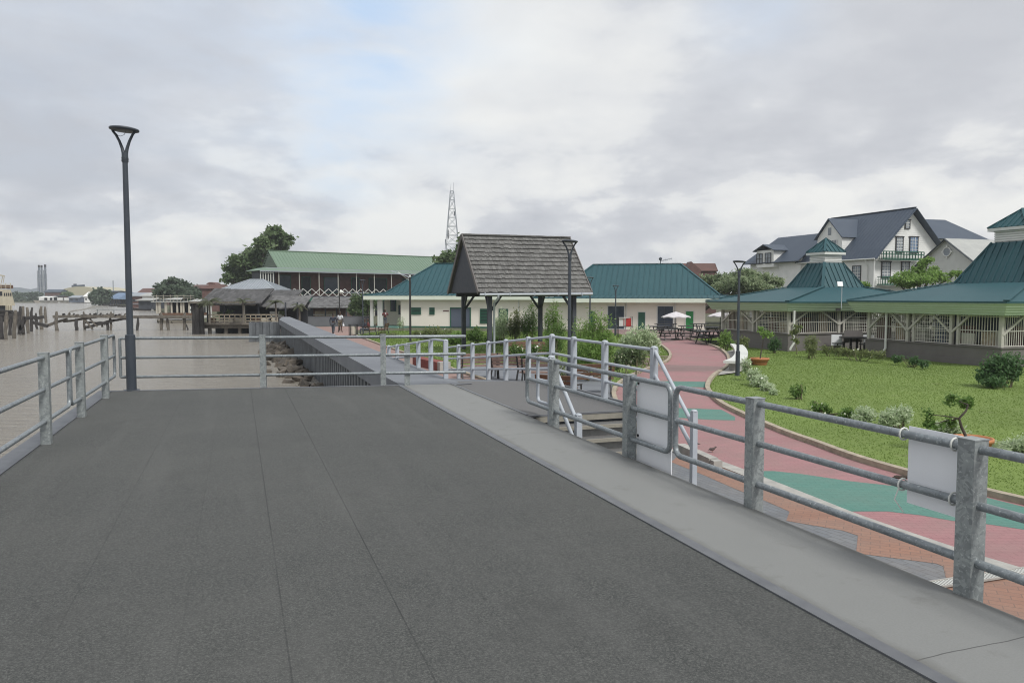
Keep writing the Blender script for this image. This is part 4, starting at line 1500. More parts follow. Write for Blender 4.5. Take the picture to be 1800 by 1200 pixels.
# ============================================================ PAVILIONS
def pavilion(name, label, cx, cy, ha, hs, ze0, ze1, tower, neck, cup, peak, zpl, nbay):
    """square-cornered open pavilion: plinth, posts, barred sides, sloping skirt roof with boarded fascia,
       steep square tower roof, louvred neck and pyramid cap.  half sizes ha (across) and hs (along)"""
    t = thing(name, label, 'pavilion', (cx, cy, GZ), FR)
    B = Vector((cx, cy, 0))
    Q = lambda a, s, z: B + A * a + D * s + Z3 * z
    cor = [(-1, -1), (1, -1), (1, 1), (-1, 1)]
    # skirt roof
    tw, tz = tower
    nw, nz = neck
    mb = MB()
    for i in range(4):
        (a0, s0), (a1, s1) = cor[i], cor[(i + 1) % 4]
        f = [Q(a0 * ha, s0 * hs, ze1), Q(a1 * ha, s1 * hs, ze1), Q(a1 * tw, s1 * tw, tz), Q(a0 * tw, s0 * tw, tz)]
        n_ = (f[1] - f[0]).cross(f[2] - f[0]).normalized()
        mb.slab(f, n_, .05)
        mb.beam(f[0] + Z3 * .04, f[3] + Z3 * .04, .22, .05)
        g = [Q(a0 * tw, s0 * tw, tz), Q(a1 * tw, s1 * tw, tz), Q(a1 * nw, s1 * nw, nz), Q(a0 * nw, s0 * nw, nz)]
        n_ = (g[1] - g[0]).cross(g[2] - g[0]).normalized()
        mb.slab(g, n_, .05)
        hd = n_.cross(Vector((g[1] - g[0])).normalized())
        mb.ribs(g, hd, .34, .05, .045, n_)
        mb.beam(g[0] + Z3 * .03, g[3] + Z3 * .03, .16, .07)
    mb.build('roof', M['teal'], t)
    # fascia, leaning in at the bottom
    ins = .28
    mb = MB()
    for i in range(4):
        (a0, s0), (a1, s1) = cor[i], cor[(i + 1) % 4]
        tp = [Q(a0 * ha, s0 * hs, ze1 - .07), Q(a1 * ha, s1 * hs, ze1 - .07)]
        bt = [Q(a1 * (ha - ins), s1 * (hs - ins), ze0), Q(a0 * (ha - ins), s0 * (hs - ins), ze0)]
        f = [bt[1], bt[0], tp[1], tp[0]]
        n_ = (f[1] - f[0]).cross(f[2] - f[0]).normalized()
        mb.slab(f, n_, .04)
        mb.ribs(f, f[1] - f[0], (ze1 - ze0) / 5, .018, .02, n_, .5)
    mb.poly([Q(-ha + ins + .03, -hs + ins + .03, ze0 + .05), Q(-ha + ins + .03, hs - ins - .03, ze0 + .05), Q(ha - ins - .03, hs - ins - .03, ze0 + .05), Q(ha - ins - .03, -hs + ins + .03, ze0 + .05)])
    mb.build('fascia', M['pavfasc'], t)
    mb = MB()
    for i in range(4):
        (a0, s0), (a1, s1) = cor[i], cor[(i + 1) % 4]
        mb.beam(Q(a0 * (ha + .01), s0 * (hs + .01), ze1 - .04), Q(a1 * (ha + .01), s1 * (hs + .01), ze1 - .04), .06, .07)
    mb.build('gutter', M['teal'], t)
    # cupola
    cw, c0, c1 = cup
    mb = MB(); mb.prism([Q(a * cw, s * cw, 0) for a, s in cor], nz - .05, c1)
    o = mb.build('cupola', M['grey_siding'], t)
    mb = MB()
    nl = 5
    for i in range(4):
        (a0, s0), (a1, s1) = cor[i], cor[(i + 1) % 4]
        for k_ in range(nl):
            z = c0 + (c1 - c0) * (k_ + .5) / nl
            mb.beam(Q(a0 * (cw + .02), s0 * (cw + .02), z), Q(a1 * (cw + .02), s1 * (cw + .02), z), .05, (c1 - c0) / nl * .55)
    mb.build('louvres', M['siding'], o)
    mb = MB()
    rw = cw * 1.33
    for i in range(4):
        (a0, s0), (a1, s1) = cor[i], cor[(i + 1) % 4]
        f = [Q(a0 * rw, s0 * rw, c1 + .14), Q(a1 * rw, s1 * rw, c1 + .14), Q(0, 0, peak)]
        n_ = (f[1] - f[0]).cross(f[2] - f[0]).normalized()
        mb.slab(f, n_, .04)
        hd = n_.cross(Vector((f[1] - f[0])).normalized())
        mb.ribs(f, hd, .3, .05, .04, n_)
        mb.beam(f[0] + Z3 * .02, f[2] + Z3 * .02, .12, .05)
    cr = mb.build('cupola_roof', M['teal'], t)
    mb = MB()
    for i in range(4):
        (a0, s0), (a1, s1) = cor[i], cor[(i + 1) % 4]
        mb.beam(Q(a0 * (rw - .03), s0 * (rw - .03), c1 + .05), Q(a1 * (rw - .03), s1 * (rw - .03), c1 + .05), .05, .14)
    mb.poly([Q(a * (rw - .04), s * (rw - .04), c1 + .01) for a, s in cor[::-1]])
    mb.build('eave', M['trimw'], cr)
    # plinth
    pi = ins + .35
    pa, ps = ha - pi, hs - pi
    mb = MB(); mb.prism([Q(a * pa, s * ps, 0) for a, s in cor], GZ - .05, zpl - .05)
    mb.prism([Q(a * (pa + .05), s * (ps + .05), 0) for a, s in cor], zpl - .05, zpl)
    mb.prism([Q(a * (pa + .06), s * (ps + .06), 0) for a, s in cor], GZ - .04, GZ + .25)
    mb.build('plinth', M['plinth'], t)
    # posts, braces, barred panels on every side
    for i in range(4):
        (a0, s0), (a1, s1) = cor[i], cor[(i + 1) % 4]
        e0, e1 = Q(a0 * (pa - .12), s0 * (ps - .12), 0), Q(a1 * (pa - .12), s1 * (ps - .12), 0)
        dv = (e1 - e0); L_ = dv.length; dv.normalize()
        nb = nbay[i % 2]
        outn = Vector((dv.y, -dv.x, 0))
        for j in range(nb + 1):
            p = e0 + dv * (L_ * j / nb)
            if j < nb or True:
                if j == nb: continue
                mb = MB()
                mb.box(p + Z3 * ((zpl + ze0) / 2 + .05), (.15, .15, ze0 - zpl + .1), FR)
                if j > 0:
                    mb.box(p + dv * .34 + Z3 * ((zpl + ze0) / 2 + .05), (.12, .12, ze0 - zpl + .1), FR)
                mb.build('post', M['post'], t)
            # braces
            mb = MB()
            sp = L_ / nb
            zb = zpl + (ze0 - zpl) * .38
            mb.beam(p + Z3 * zb + outn * .05, p + dv * min(sp * .42, 1.3) + Z3 * (ze0 + .03) + outn * .05, .08, .09)
            if j > 0:
                mb.beam(p + Z3 * zb + outn * .05, p - dv * min(sp * .42, 1.3) + Z3 * (ze0 + .03) + outn * .05, .08, .09)
            mb.build('brace', M['post'], t)
        for j in range(nb):
            q0 = e0 + dv * (L_ * j / nb + (.42 if j else .1)); q1 = e0 + dv * (L_ * (j + 1) / nb - .1)
            ln = (q1 - q0).length
            mb = MB()
            for z in (zpl + .04, zpl + (ze0 - zpl) * .5, ze0 - .06):
                mb.beam(q0 + Z3 * z, q1 + Z3 * z, .035, .035)
            n_ = max(2, int(ln / .125))
            kind = (i + j) % 3
            for k_ in range(n_ + 1):
                p = q0 + dv * (ln * k_ / n_)
                top = ze0
                mb.beam(p + Z3 * (zpl + .03), p + Z3 * top, .022, .022)
            if kind == 1:
                for k_ in range(1, 7):
                    z = zpl + (ze0 - zpl) * k_ / 7
                    mb.beam(q0 + Z3 * z, q1 + Z3 * z, .02, .02)
            mb.build('barred_panel', M['bar'], t)
            if kind == 2:
                mb = MB(); c_ = (q0 + q1) / 2 - outn * .08
                mb.beam(q0 - outn * .1 + Z3 * (zpl + .28), q0.lerp(q1, .35) - outn * .1 + Z3 * (zpl + .28), .03, .5)
                mb.build('screen', M['post'], t)
    # inside: counters round a dark block added so the open hall reads as dim
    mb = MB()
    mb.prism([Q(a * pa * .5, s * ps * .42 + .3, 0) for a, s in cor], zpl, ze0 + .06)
    mb.build('dim_fill_block', M['blue_wall'], t)
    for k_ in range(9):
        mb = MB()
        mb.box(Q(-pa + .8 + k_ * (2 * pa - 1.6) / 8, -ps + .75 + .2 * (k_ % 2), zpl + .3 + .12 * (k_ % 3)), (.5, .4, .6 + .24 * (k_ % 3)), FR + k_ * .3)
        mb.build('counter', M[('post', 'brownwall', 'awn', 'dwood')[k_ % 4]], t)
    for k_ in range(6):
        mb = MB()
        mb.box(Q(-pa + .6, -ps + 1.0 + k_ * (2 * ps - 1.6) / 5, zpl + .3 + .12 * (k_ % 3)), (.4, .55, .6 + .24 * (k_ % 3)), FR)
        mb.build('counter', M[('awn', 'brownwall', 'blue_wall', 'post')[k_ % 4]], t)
    return t, Q


hs1, ha1 = 3.75, 5.8
c1 = Vector((14.5, 40.6, 0)) + A * ha1 + D * hs1
pav1, Q1 = pavilion('pavilion', 'smaller teal roofed pavilion with louvred cupola, farther left one next to the picnic patio', c1.x, c1.y, ha1, hs1, .85, 1.38, (1.52, 2.18), (.68, 3.62), (.60, 3.66, 4.12), 5.1, -.36, (3, 2))
hs2, ha2 = 4.3, 6.4
c2 = Vector((19.9, 31.0, 0)) + A * ha2 + D * hs2
pav2, Q2 = pavilion('pavilion', 'larger teal roofed pavilion cut by the right edge of the view', c2.x, c2.y, ha2, hs2, .86, 1.45, (1.95, 2.30), (.86, 4.25), (.76, 4.28, 4.82), 5.85, -.47, (3, 3))
# solid low screens, sign boxes and cables around pavilion corners
def downspout(t, px, Y, z0, z1, label=None):
    p = W(px, 560, Y)
    mb = MB()
    mb.tube([(p.x, Y, z1), (p.x, Y, z0 + .35), (p.x - .18, Y - .05, z0 + .1), (p.x - .2, Y - .05, z0)], .06, 8)
    mb.build('downspout', M['trimw'], t)


downspout(pav1, 1396, 40.9, GZ + .1, .9)
downspout(pav2, 1558, 37.4, GZ + .1, .95)
# floodlight on a thin pole at pavilion corner
p = W(1479, 540, 38.6)
t = thing('floodlight', 'small white solar floodlight on a thin pole at the corner of the right pavilion roof', 'floodlight', (p.x, p.y, 1.2))
mb = MB(); mb.tube([(p.x, p.y, 1.05), (p.x, p.y, 2.15)], .02, 6); mb.build('pole', M['paint_rail'], t)
mb = MB(); mb.box((p.x - .1, p.y, 2.27), (.26, .06, .24), 0, Matrix.Rotation(R(-20), 3, 'X')); mb.build('solar_panel', M['white'], t)
mb = MB(); mb.box((p.x - .18, p.y - .05, 1.0), (.2, .14, .13)); mb.build('lamp_box', M['black'], t)

# ============================================================ LONG GREEN-ROOFED VERANDA BUILDING
def boxP(mb, p, sx, sy, sz, rz=0.0):
    """box standing on p"""
    mb.box(Vector(p) + Vector((0, 0, sz / 2)), (sx, sy, sz), rz)


g0 = W(474, 520, 108); g0.z = 0
g1 = W(790, 520, 128); g1.z = 0
Ug = (g1 - g0).normalized(); Vg = Vector((-Ug.y, Ug.x, 0)); Lg = (g1 - g0).length
t = thing('veranda_building', 'long two storey building with a sage green roof and diamond lattice veranda rail', 'building', (g0.x, g0.y, GZ))
Cg = lambda u, v, z: g0 + Ug * u + Vg * v + Z3 * z
ze, zr_ = 5.35, 8.35
mb = MB()
def uG(px, v):
    d = cam_dir(px, 470); O = g0 + Vg * v
    det = Ug.x * d.y - Ug.y * d.x
    return (d.x * O.y - d.y * O.x) / det


uR, uE, uB = uG(472, 5.2), uG(488, -.2), uG(458, 10.6)
f = [Cg(uE, -.2, ze + .35), Cg(Lg, -.2, ze + .35), Cg(Lg, 5.2, zr_), Cg(uR, 5.2, zr_)]
n_ = (f[1] - f[0]).cross(f[2] - f[0]).normalized()
mb.slab(f, n_, .08); mb.ribs(f, f[3] - f[0], .5, .05, .04, n_)
f2 = [Cg(Lg, 10.6, ze + .35), Cg(uB, 10.6, ze + .35), Cg(uR, 5.2, zr_), Cg(Lg, 5.2, zr_)]
n_ = (f2[1] - f2[0]).cross(f2[2] - f2[0]).normalized(); mb.slab(f2, n_, .08)
mb.beam(Cg(uR, 5.2, zr_ + .05), Cg(Lg, 5.2, zr_ + .05), .3, .1)
# lean-to over the veranda
f = [Cg(-2.4, -2.6, ze - .15), Cg(Lg, -2.6, ze - .15), Cg(Lg, .1, ze + .32), Cg(-.6, .1, ze + .32)]
n_ = (f[1] - f[0]).cross(f[2] - f[0]).normalized(); mb.slab(f, n_, .06)
f = [Cg(-2.4, 2.5, ze - .15), Cg(-2.4, -2.6, ze - .15), Cg(-.6, .1, ze + .32), Cg(-.6, 2.5, ze + .32)]
n_ = (f[1] - f[0]).cross(f[2] - f[0]).normalized(); mb.slab(f, n_, .06)
mb.build('roof', M['green_roof'], t)
mb = MB()
tri = [Cg(uE + .2, 0, ze + .3), Cg(uB + .2, 10.4, ze + .3), Cg(uR + .2, 5.2, zr_ - .15)]
mb.slab(tri, -Ug, .1)
for i in range(7):
    q = i / 7
    mb.beam(Cg(uE, 0, ze + .35).lerp(Cg(uR, 5.2, zr_ - .2), q), Cg(uB, 10.4, ze + .35).lerp(Cg(uR, 5.2, zr_ - .2), q), .05, .1)
mb.build('gable', M['green_roof'], t)
mb = MB(); mb.beam(Cg(-2.4, -2.6, ze - .24), Cg(Lg, -2.6, ze - .24), .06, .16); mb.beam(Cg(-.6, -.25, ze + .28), Cg(Lg, -.25, ze + .28), .06, .14)
mb.build('gutter', M['tin'], t)
mb = MB()
wall_boxes(mb, Cg, 0, Lg, .3, 3, 1.7, ze + .2)
mb.build('upper_wall', M['brownwall'], t)
mb = MB(); wall_boxes(mb, Cg, .2, Lg, .6, 10, GZ, 1.55); mb.build('lower_wall', M['dwood'], t)
mb = MB(); wall_boxes(mb, Cg, -2.2, Lg, -2.4, .5, 1.5, 1.72); mb.build('veranda_floor', M['dwood'], t)
mb = MB(); wall_boxes(mb, Cg, -.6, Lg, -2.5, -2.42, 1.0, 1.5); mb.build('veranda_fascia', M['dgreen'], t)
for i in range(15):
    uu = .4 + i * 3.0
    if uu > Lg: break
    mb = MB(); boxP(mb, Cg(uu, -2.3, 1.7), .1, .1, ze - 2.0); boxP(mb, Cg(uu, -2.2, GZ), .2, .2, 2.8); mb.build('veranda_post', M['post'], t)
mb = MB()
nd = int(Lg / 1.3)
for i in range(nd):
    a = i * 1.3
    for s0_, s1_ in ((1.7, 2.75), (2.75, 1.7)):
        # two crossing zigzags make the row of diamonds
        z0_, z1_ = (s0_, s1_) if i % 2 == 0 else (s1_, s0_)
        mb.beam(Cg(a, -2.38, z0_), Cg(a + 1.3, -2.38, z1_), .05, .075)
mb.build('lattice_rail', M['trimw'], t)
for i, (a, b_, c0, c1_, mm) in enumerate([(1.5, 3.2, 2.0, 4.6, 'glass'), (5.0, 6.2, 1.8, 4.4, 'dark'), (8.5, 10.8, 2.2, 4.4, 'glass'), (13, 14.2, 1.8, 4.4, 'dark'), (16, 19, 2.0, 4.4, 'dark'), (22, 23.2, 1.8, 4.4, 'glass'), (-.0, .0, 0, 0, '')]):
    if mm: panel(t, Cg, 'window', a, b_, c0, c1_, mm, v=.22, th=.1, frame='dgreen', fw=.1)
for i in range(9):
    a = 1.5 + i * 2.8
    panel(t, Cg, 'window', a, a + 1.9, -.2, .8, 'glass', v=.52, th=.1, frame='tin', fw=.08)
# glazed side porch at the left end
mb = MB()
for i in range(6):
    boxP(mb, Cg(-2.2 + i * .36, -2.3, 1.7), .09, .09, ze - 2.0)
mb.beam(Cg(-2.2, -2.3, 3.1), Cg(-.4, -2.3, 3.1), .08, .08); mb.beam(Cg(-2.2, -2.3, 4.9), Cg(-.4, -2.3, 4.9), .08, .1)
mb.build('porch_frame', M['trimw'], t)
mb = MB(); wall_boxes(mb, Cg, -1.9, 0, -1.9, 1.5, 1.7, ze - .2); mb.build('porch_wall', M['dwood'], t)
mb = MB(); wall_boxes(mb, Cg, -1.8, .2, -1.0, 2, GZ, 1.5); mb.build('porch_base', M['dwood'], t)

# ============================================================ WATERSIDE RESTAURANT ON PILES
YR = 68.0
t = thing('jetty_restaurant', 'low waterside restaurant with drooping grey thatch on a timber jetty', 'restaurant', (W(420, 560, YR).x, YR, WZ))
X = lambda px, Y=YR: W(px, 560, Y).x
Zp = lambda py, Y=YR: W(900, py, Y).z
mb = MB(); mb.box(((X(352) + X(492)) / 2, YR + 4.5, Zp(568.5)), (X(492) - X(352), 9.5, .22)); mb.build('jetty_deck', M['pile'], t)
mb = MB(); mb.box(((X(358) + X(488)) / 2, YR + .2, Zp(574)), (X(488) - X(358), .25, .3)); mb.build('cross_beam', M['pile'], t)
for px in (366, 419, 440, 476, 395):
    mb = MB(); mb.tube([(X(px), YR + .3, WZ - 1), (X(px), YR + .3, Zp(569))], .17, 8); mb.build('pile', M['pile'], t)
mb = MB(); mb.box(((X(362) + X(488)) / 2, YR + 2.2, (WZ + Zp(571)) / 2 - .3), (X(488) - X(362), .2, Zp(571) - WZ + .5)); mb.build('under_shade_sheet', M['dark'], t)  # near-black sheet painted in for the shade under the jetty deck
mb = MB()
for py in (553, 558.5, 563.5):
    mb.beam((X(366), YR, Zp(py)), (X(488), YR, Zp(py)), .06, .09 if py < 555 else .06)
for i in range(14):
    px = 367 + i * 9.2
    mb.beam((X(px), YR, Zp(568)), (X(px), YR, Zp(552.5)), .06, .06)
mb.build('railing', M['kerb'], t)
for px in (369, 388, 400, 420, 447, 460, 478):
    mb = MB(); mb.box((X(px), YR + .5 + (px % 3) * .3, Zp(563)), (rs.uniform(.4, .9), .4, .45)); mb.build('crate_bench', M['wood'] if px % 2 else M['hull'], t)


def thatch(t, x0, x1, yf, yb, ze, zr, m, sag=.12, name='thatch_roof', back=False):
    """roof plane of many shaggy overlapping bundles, front slope and back slope"""
    mb = MB()
    rr = random.Random(int(abs(x0) * 10))
    nx = max(6, int((x1 - x0) / .28)); nz = 7
    for sgn, ya in ((1, yf), (-1, yb)) if back else ((1, yf),):
        ym = (yf + yb) / 2
        for r_ in range(nz):
            for i in range(nx):
                f0, f1 = i / nx, (i + 1) / nx
                xa, xb = x0 + (x1 - x0) * f0, x0 + (x1 - x0) * f1 + .03
                t0, t1 = r_ / nz - .04, (r_ + 1.25) / nz
                t1 = min(t1, 1.02)
                sg = -sag * math.sin(math.pi * f0) + rr.uniform(-.018, .018)
                za = ze + (zr - ze) * t0 + sg; zb = ze + (zr - ze) * t1 + sg * .6
                y0_, y1_ = ya + (ym - ya) * t0, ya + (ym - ya) * t1
                th = rr.uniform(.05, .08)
                mb.hexa([(xa, y0_, za - th), (xb, y0_, za - th), (xb, y1_, zb - .05), (xa, y1_, zb - .05), (xa, y0_, za + .02), (xb, y0_, za + .02), (xb, y1_, zb), (xa, y1_, zb)])
    o = mb.build(name, M[m], t)
    return o


thatch(t, X(353), X(462), YR - .3, YR + 7, Zp(531), Zp(507, YR + 3), 'thatchd')
mb = MB()
xx = X(352)
while xx < X(451):
    wv = rs.uniform(.14, .24); mb.box((xx + wv / 2, YR - .35, (Zp(529.5) + Zp(537)) / 2), (wv - .015, .04, (Zp(529.5) - Zp(537)) * rs.uniform(.93, 1.03)))
    xx += wv
mb.build('roof_fascia', M['pile'], t)
thatch(t, X(448), X(538, YR + 1), YR + .6, YR + 6, Zp(536.5), Zp(518, YR + 3), 'thatch', .2)
thatch(t, X(450, YR + 5), X(530, YR + 5), YR + 3, YR + 8.5, Zp(524, YR + 4), Zp(509, YR + 5), 'thatchd', .05)
mb = MB(); mb.box(((X(360) + X(522)) / 2, YR + 3.6, .1), (X(522) - X(360), .2, 2.0)); mb.build('interior_shade_sheet', M['dark'], t)  # near-black sheet gives the shaded interior its darkness by colour
for px in (427, 391, 452, 500, 521, 362):
    mb = MB(); mb.beam((X(px), YR + .4, Zp(567)), (X(px), YR + .4, Zp(531)), .12, .12); mb.build('post', M['dwood'] if px != 427 else M['post'], t)
mb = MB(); mb.box(((X(385) + X(415)) / 2, YR + 6.5, -.1), (X(415) - X(385), .2, 1.3)); mb.build('bar_counter', M['blue_wall'], t)
for px in (467, 482):
    mb = MB(); q = (X(px), YR + 2, Zp(553)); mb.box(q, (.5, .08, .5)); mb.box((q[0], q[1] - .2, q[2] - .28), (.5, .45, .07))
    for dx in (-.2, .2): mb.beam((q[0] + dx, q[1] - .38, q[2] - .3), (q[0] + dx, q[1] - .38, q[2] - .7), .05, .05)
    o = mb.build('plastic_chair', M['trimw']); tag(o, 'pale chair under the thatched eaves, %s one' % ('left' if px == 467 else 'right'), 'chair', 'chairs under the thatch')

# silver tin hip roof behind the thatch
YB = 82
t = thing('tin_roof_house', 'house behind the restaurant with a ribbed silver hipped roof', 'house', (W(430, 540, YB).x, YB, GZ))
xl, xr_, xm = W(378, 520, YB).x, W(486, 520, YB).x, W(429, 520, YB).x
zl_, zt_ = W(430, 511, YB).z, W(430, 490.5, YB + 3).z
mb = MB()
q = [(xl, YB, zl_), (xr_, YB, zl_), (xr_, YB + 7, zl_), (xl, YB + 7, zl_)]
ra, rb = (xm - .5, YB + 3.5, zt_), (xm + .9, YB + 3.5, zt_)
for f in ([q[0], q[1], rb, ra], [q[1], q[2], rb], [q[2], q[3], ra, rb], [q[3], q[0], ra]):
    f = [Vector(v) for v in f]
    n_ = (f[1] - f[0]).cross(f[2] - f[0]).normalized(); mb.slab(f, n_, .06)
    mb.ribs(f, n_.cross((f[1] - f[0]).normalized()), .28, .04, .04, n_)
mb.beam(ra, rb, .25, .08); mb.beam(q[0], ra, .2, .06); mb.beam(q[1], rb, .2, .06)
mb.build('roof', M['tin'], t)
mb = MB(); mb.box(((xl + xr_) / 2, YB + 3.5, (zl_ + GZ) / 2), (xr_ - xl - 1, 6, zl_ - GZ)); mb.build('wall', M['dwood'], t)

# thatched kiosk
YK = 86
t = thing('kiosk', 'small thatched kiosk with a bright open counter by the parapet wall', 'kiosk', (W(578, 540, YK).x, YK, GZ))
X2 = lambda px: W(px, 560, YK).x
Z2 = lambda py: W(900, py, YK).z
thatch(t, X2(543), X2(613), YK - .6, YK + 4.5, Z2(540), Z2(522.5), 'thatch', -.05)
mb = MB(); mb.box(((X2(549) + X2(608)) / 2, YK + 2, (Z2(540) + GZ) / 2), (X2(608) - X2(549), 3, Z2(540) - GZ)); mb.build('wall', M['brownwall'], t)
mb = MB()
for i in range(6):
    xa = X2(551) + i * (X2(588) - X2(551)) / 6
    mb.box((xa + .3, YK + .46, Z2(550)), (.5, .06, .42)); mb.box((xa + .3, YK + .46, Z2(556)), (.5, .06, .26))
mb.build('counter_window', M['awn'], t)
mb = MB(); mb.beam((X2(549), YK + .4, Z2(553)), (X2(590), YK + .4, Z2(553)), .06, .08); mb.beam((X2(549), YK + .4, Z2(559)), (X2(590), YK + .4, Z2(559)), .06, .08); mb.build('counter', M['trimw'], t)
mb = MB()
for px in (547, 572, 592, 609): mb.beam((X2(px), YK, GZ), (X2(px), YK, Z2(540)), .12, .12)
mb.build('posts', M['dwood'], t)

# ============================================================ COLONIAL HOUSE
Pk = W(1600, 521, 90); Pk.z = 0
H0 = GZ
HQ = lambda a, s, z: Pk + A * a + D * s + Z3 * z
t = thing('colonial_house', 'white timber colonial house with a steep blue grey roof, dormer and lattice balconies', 'house', (Pk.x, Pk.y, GZ), FR)
zp, zev, hw, Lh = 11.9, 6.0, 5.75, 12.6
zk = 7.15; kw = 4.75      # bell-cast kink
mb = MB()
mb.prism([HQ(-5.3, .25, 0), HQ(5.3, .25, 0), HQ(5.3, Lh, 0), HQ(-5.3, Lh, 0)], GZ, zev + .3)
tri = [HQ(-5.3, .25, zev + .2), HQ(5.3, .25, zev + .2), HQ(4.6, .25, zk), HQ(0, .25, zp - .35), HQ(-4.6, .25, zk)]
mb.slab(tri, -D, .2)
mb.ribs([HQ(-5.3, .25, GZ), HQ(5.3, .25, GZ), HQ(5.3, .25, zev + .2), HQ(4.5, .25, zk), HQ(0, .25, zp - .4), HQ(-4.5, .25, zk), HQ(-5.3, .25, zev + .2)], A, .24, .03, .025, -D)
mb.ribs([HQ(-5.3, Lh, GZ), HQ(-5.3, .25, GZ), HQ(-5.3, .25, zev + .2), HQ(-5.3, Lh, zev + .2)], D, .24, .03, .025, -A)
for a in (-5.3, 5.3): mb.beam(HQ(a, .22, GZ), HQ(a, .22, zev + .3), .2, .12)
mb.build('wall', M['siding'], t)
mb = MB()
s0, s1 = -.45, Lh + .4
for sg in (-1, 1):
    lo = [HQ(sg * hw, s0, zev), HQ(sg * hw, s1, zev)]
    kk_ = [HQ(sg * kw, s0, zk), HQ(sg * kw, s1, zk)]
    tp = [HQ(0, s0, zp), HQ(0, s1, zp)]
    for f in ([lo[0], lo[1], kk_[1], kk_[0]], [kk_[0], kk_[1], tp[1], tp[0]]):
        n_ = (f[1] - f[0]).cross(f[2] - f[0]).normalized()
        if n_.z < 0: f = f[::-1]; n_ = -n_
        mb.slab(f, n_, .12); mb.ribs(f, n_.cross(D), .55, .03, .02, n_)
mb.beam(HQ(0, s0, zp + .04), HQ(0, s1, zp + .04), .25, .08)
mb.build('roof', M['slate'], t)
mb = MB()
for sg in (-1, 1):
    mb.beam(HQ(0, s0 - .03, zp - .12), HQ(sg * kw, s0 - .03, zk - .12), .06, .28, D)
    mb.beam(HQ(sg * kw, s0 - .03, zk - .12), HQ(sg * hw, s0 - .03, zev - .1), .06, .26, D)
mb.build('bargeboard', M['slate'], t)


def hwin(t, a0, a1, z0, z1, s=.2, glass='curtain', fr='black', nx=2, nz=4):
    """sash window in the gable wall"""
    mb = MB(); w_ = .09
    for q in ((a0 - w_, a0, z0 - w_, z1 + w_), (a1, a1 + w_, z0 - w_, z1 + w_), (a0, a1, z0 - w_, z0), (a0 - .2, a1 + .2, z1, z1 + w_ * 1.4)):
        mb.hexa([HQ(q[0], s - .08, q[2]), HQ(q[1], s - .08, q[2]), HQ(q[1], s + .02, q[2]), HQ(q[0], s + .02, q[2]), HQ(q[0], s - .08, q[3]), HQ(q[1], s - .08, q[3]), HQ(q[1], s + .02, q[3]), HQ(q[0], s + .02, q[3])])
    o = mb.build('window', M[fr], t)
    mb = MB(); mb.hexa([HQ(a0, s - .03, z0), HQ(a1, s - .03, z0), HQ(a1, s + .01, z0), HQ(a0, s + .01, z0), HQ(a0, s - .03, z1), HQ(a1, s - .03, z1), HQ(a1, s + .01, z1), HQ(a0, s + .01, z1)])
    mb.build('pane', M[glass], o)
    mb = MB()
    for i in range(1, nx + 1): mb.beam(HQ(a0 + (a1 - a0) * i / (nx + 1), s - .05, z0), HQ(a0 + (a1 - a0) * i / (nx + 1), s - .05, z1), .045, .03, D)
    for i in range(1, nz + 1): mb.beam(HQ(a0, s - .05, z0 + (z1 - z0) * i / (nz + 1)), HQ(a1, s - .05, z0 + (z1 - z0) * i / (nz + 1)), .03, .05)
    mb.build('glazing_bars', M['siding'], o)
    return o


def aof(px, s=.2):
    d = cam_dir(px, 480); O = HQ(0, s, 0)
    det = A.x * d.y - A.y * d.x
    return (d.x * O.y - d.y * O.x) / det


def zof(px, py, s=.2):
    q = HQ(aof(px, s), s, 0)
    return W(px, py, q.y).z


hwin(t, aof(1589), aof(1596), zof(1592, 401), zof(1592, 387), nx=1, nz=2)
hwin(t, aof(1574), aof(1585), zof(1580, 443), zof(1580, 417))
hwin(t, aof(1598), aof(1611), zof(1604, 444), zof(1604, 417), glass='blue_roof')
hwin(t, aof(1550), aof(1564), zof(1557, 487), zof(1557, 461))
hwin(t, aof(1585), aof(1597), zof(1590, 487), zof(1590, 461))
hwin(t, aof(1549), aof(1563), zof(1556, 524), zof(1556, 511))
# balconies with lattice fronts
for (pa, pb, yt, yb) in ((1541, 1612, 443, 456), (1541, 1604, 487, 500)):
    a0, a1 = aof(pa), aof(pb)
    z0, z1 = zof(1570, yb), zof(1570, yt)
    mb = MB(); mb.hexa([HQ(a0, -.7, z0 - .1), HQ(a1, -.7, z0 - .1), HQ(a1, .15, z0 - .1), HQ(a0, .15, z0 - .1), HQ(a0, -.7, z0), HQ(a1, -.7, z0), HQ(a1, .15, z0), HQ(a0, .15, z0)])
    o = mb.build('balcony', M['dgreen'], t)
    mb = MB()
    for z in (z0 + .08, (z0 + z1) / 2 + .12, z1): mb.beam(HQ(a0, -.7, z), HQ(a1, -.7, z), .06, .1); mb.beam(HQ(a0, -.7, z), HQ(a0, .1, z), .05, .06)
    n = 14
    for i in range(n + 1):
        a = a0 + (a1 - a0) * i / n
        mb.beam(HQ(a, -.7, z0), HQ(a, -.7, z1), .2 if i % 2 else .14, .05)
    for i in range(3): mb.beam(HQ(a0, -.7 + i * .28, z0), HQ(a0, -.7 + i * .28, z1), .04, .04)
    mb.build('lattice_railing', M['dgreen'], o)
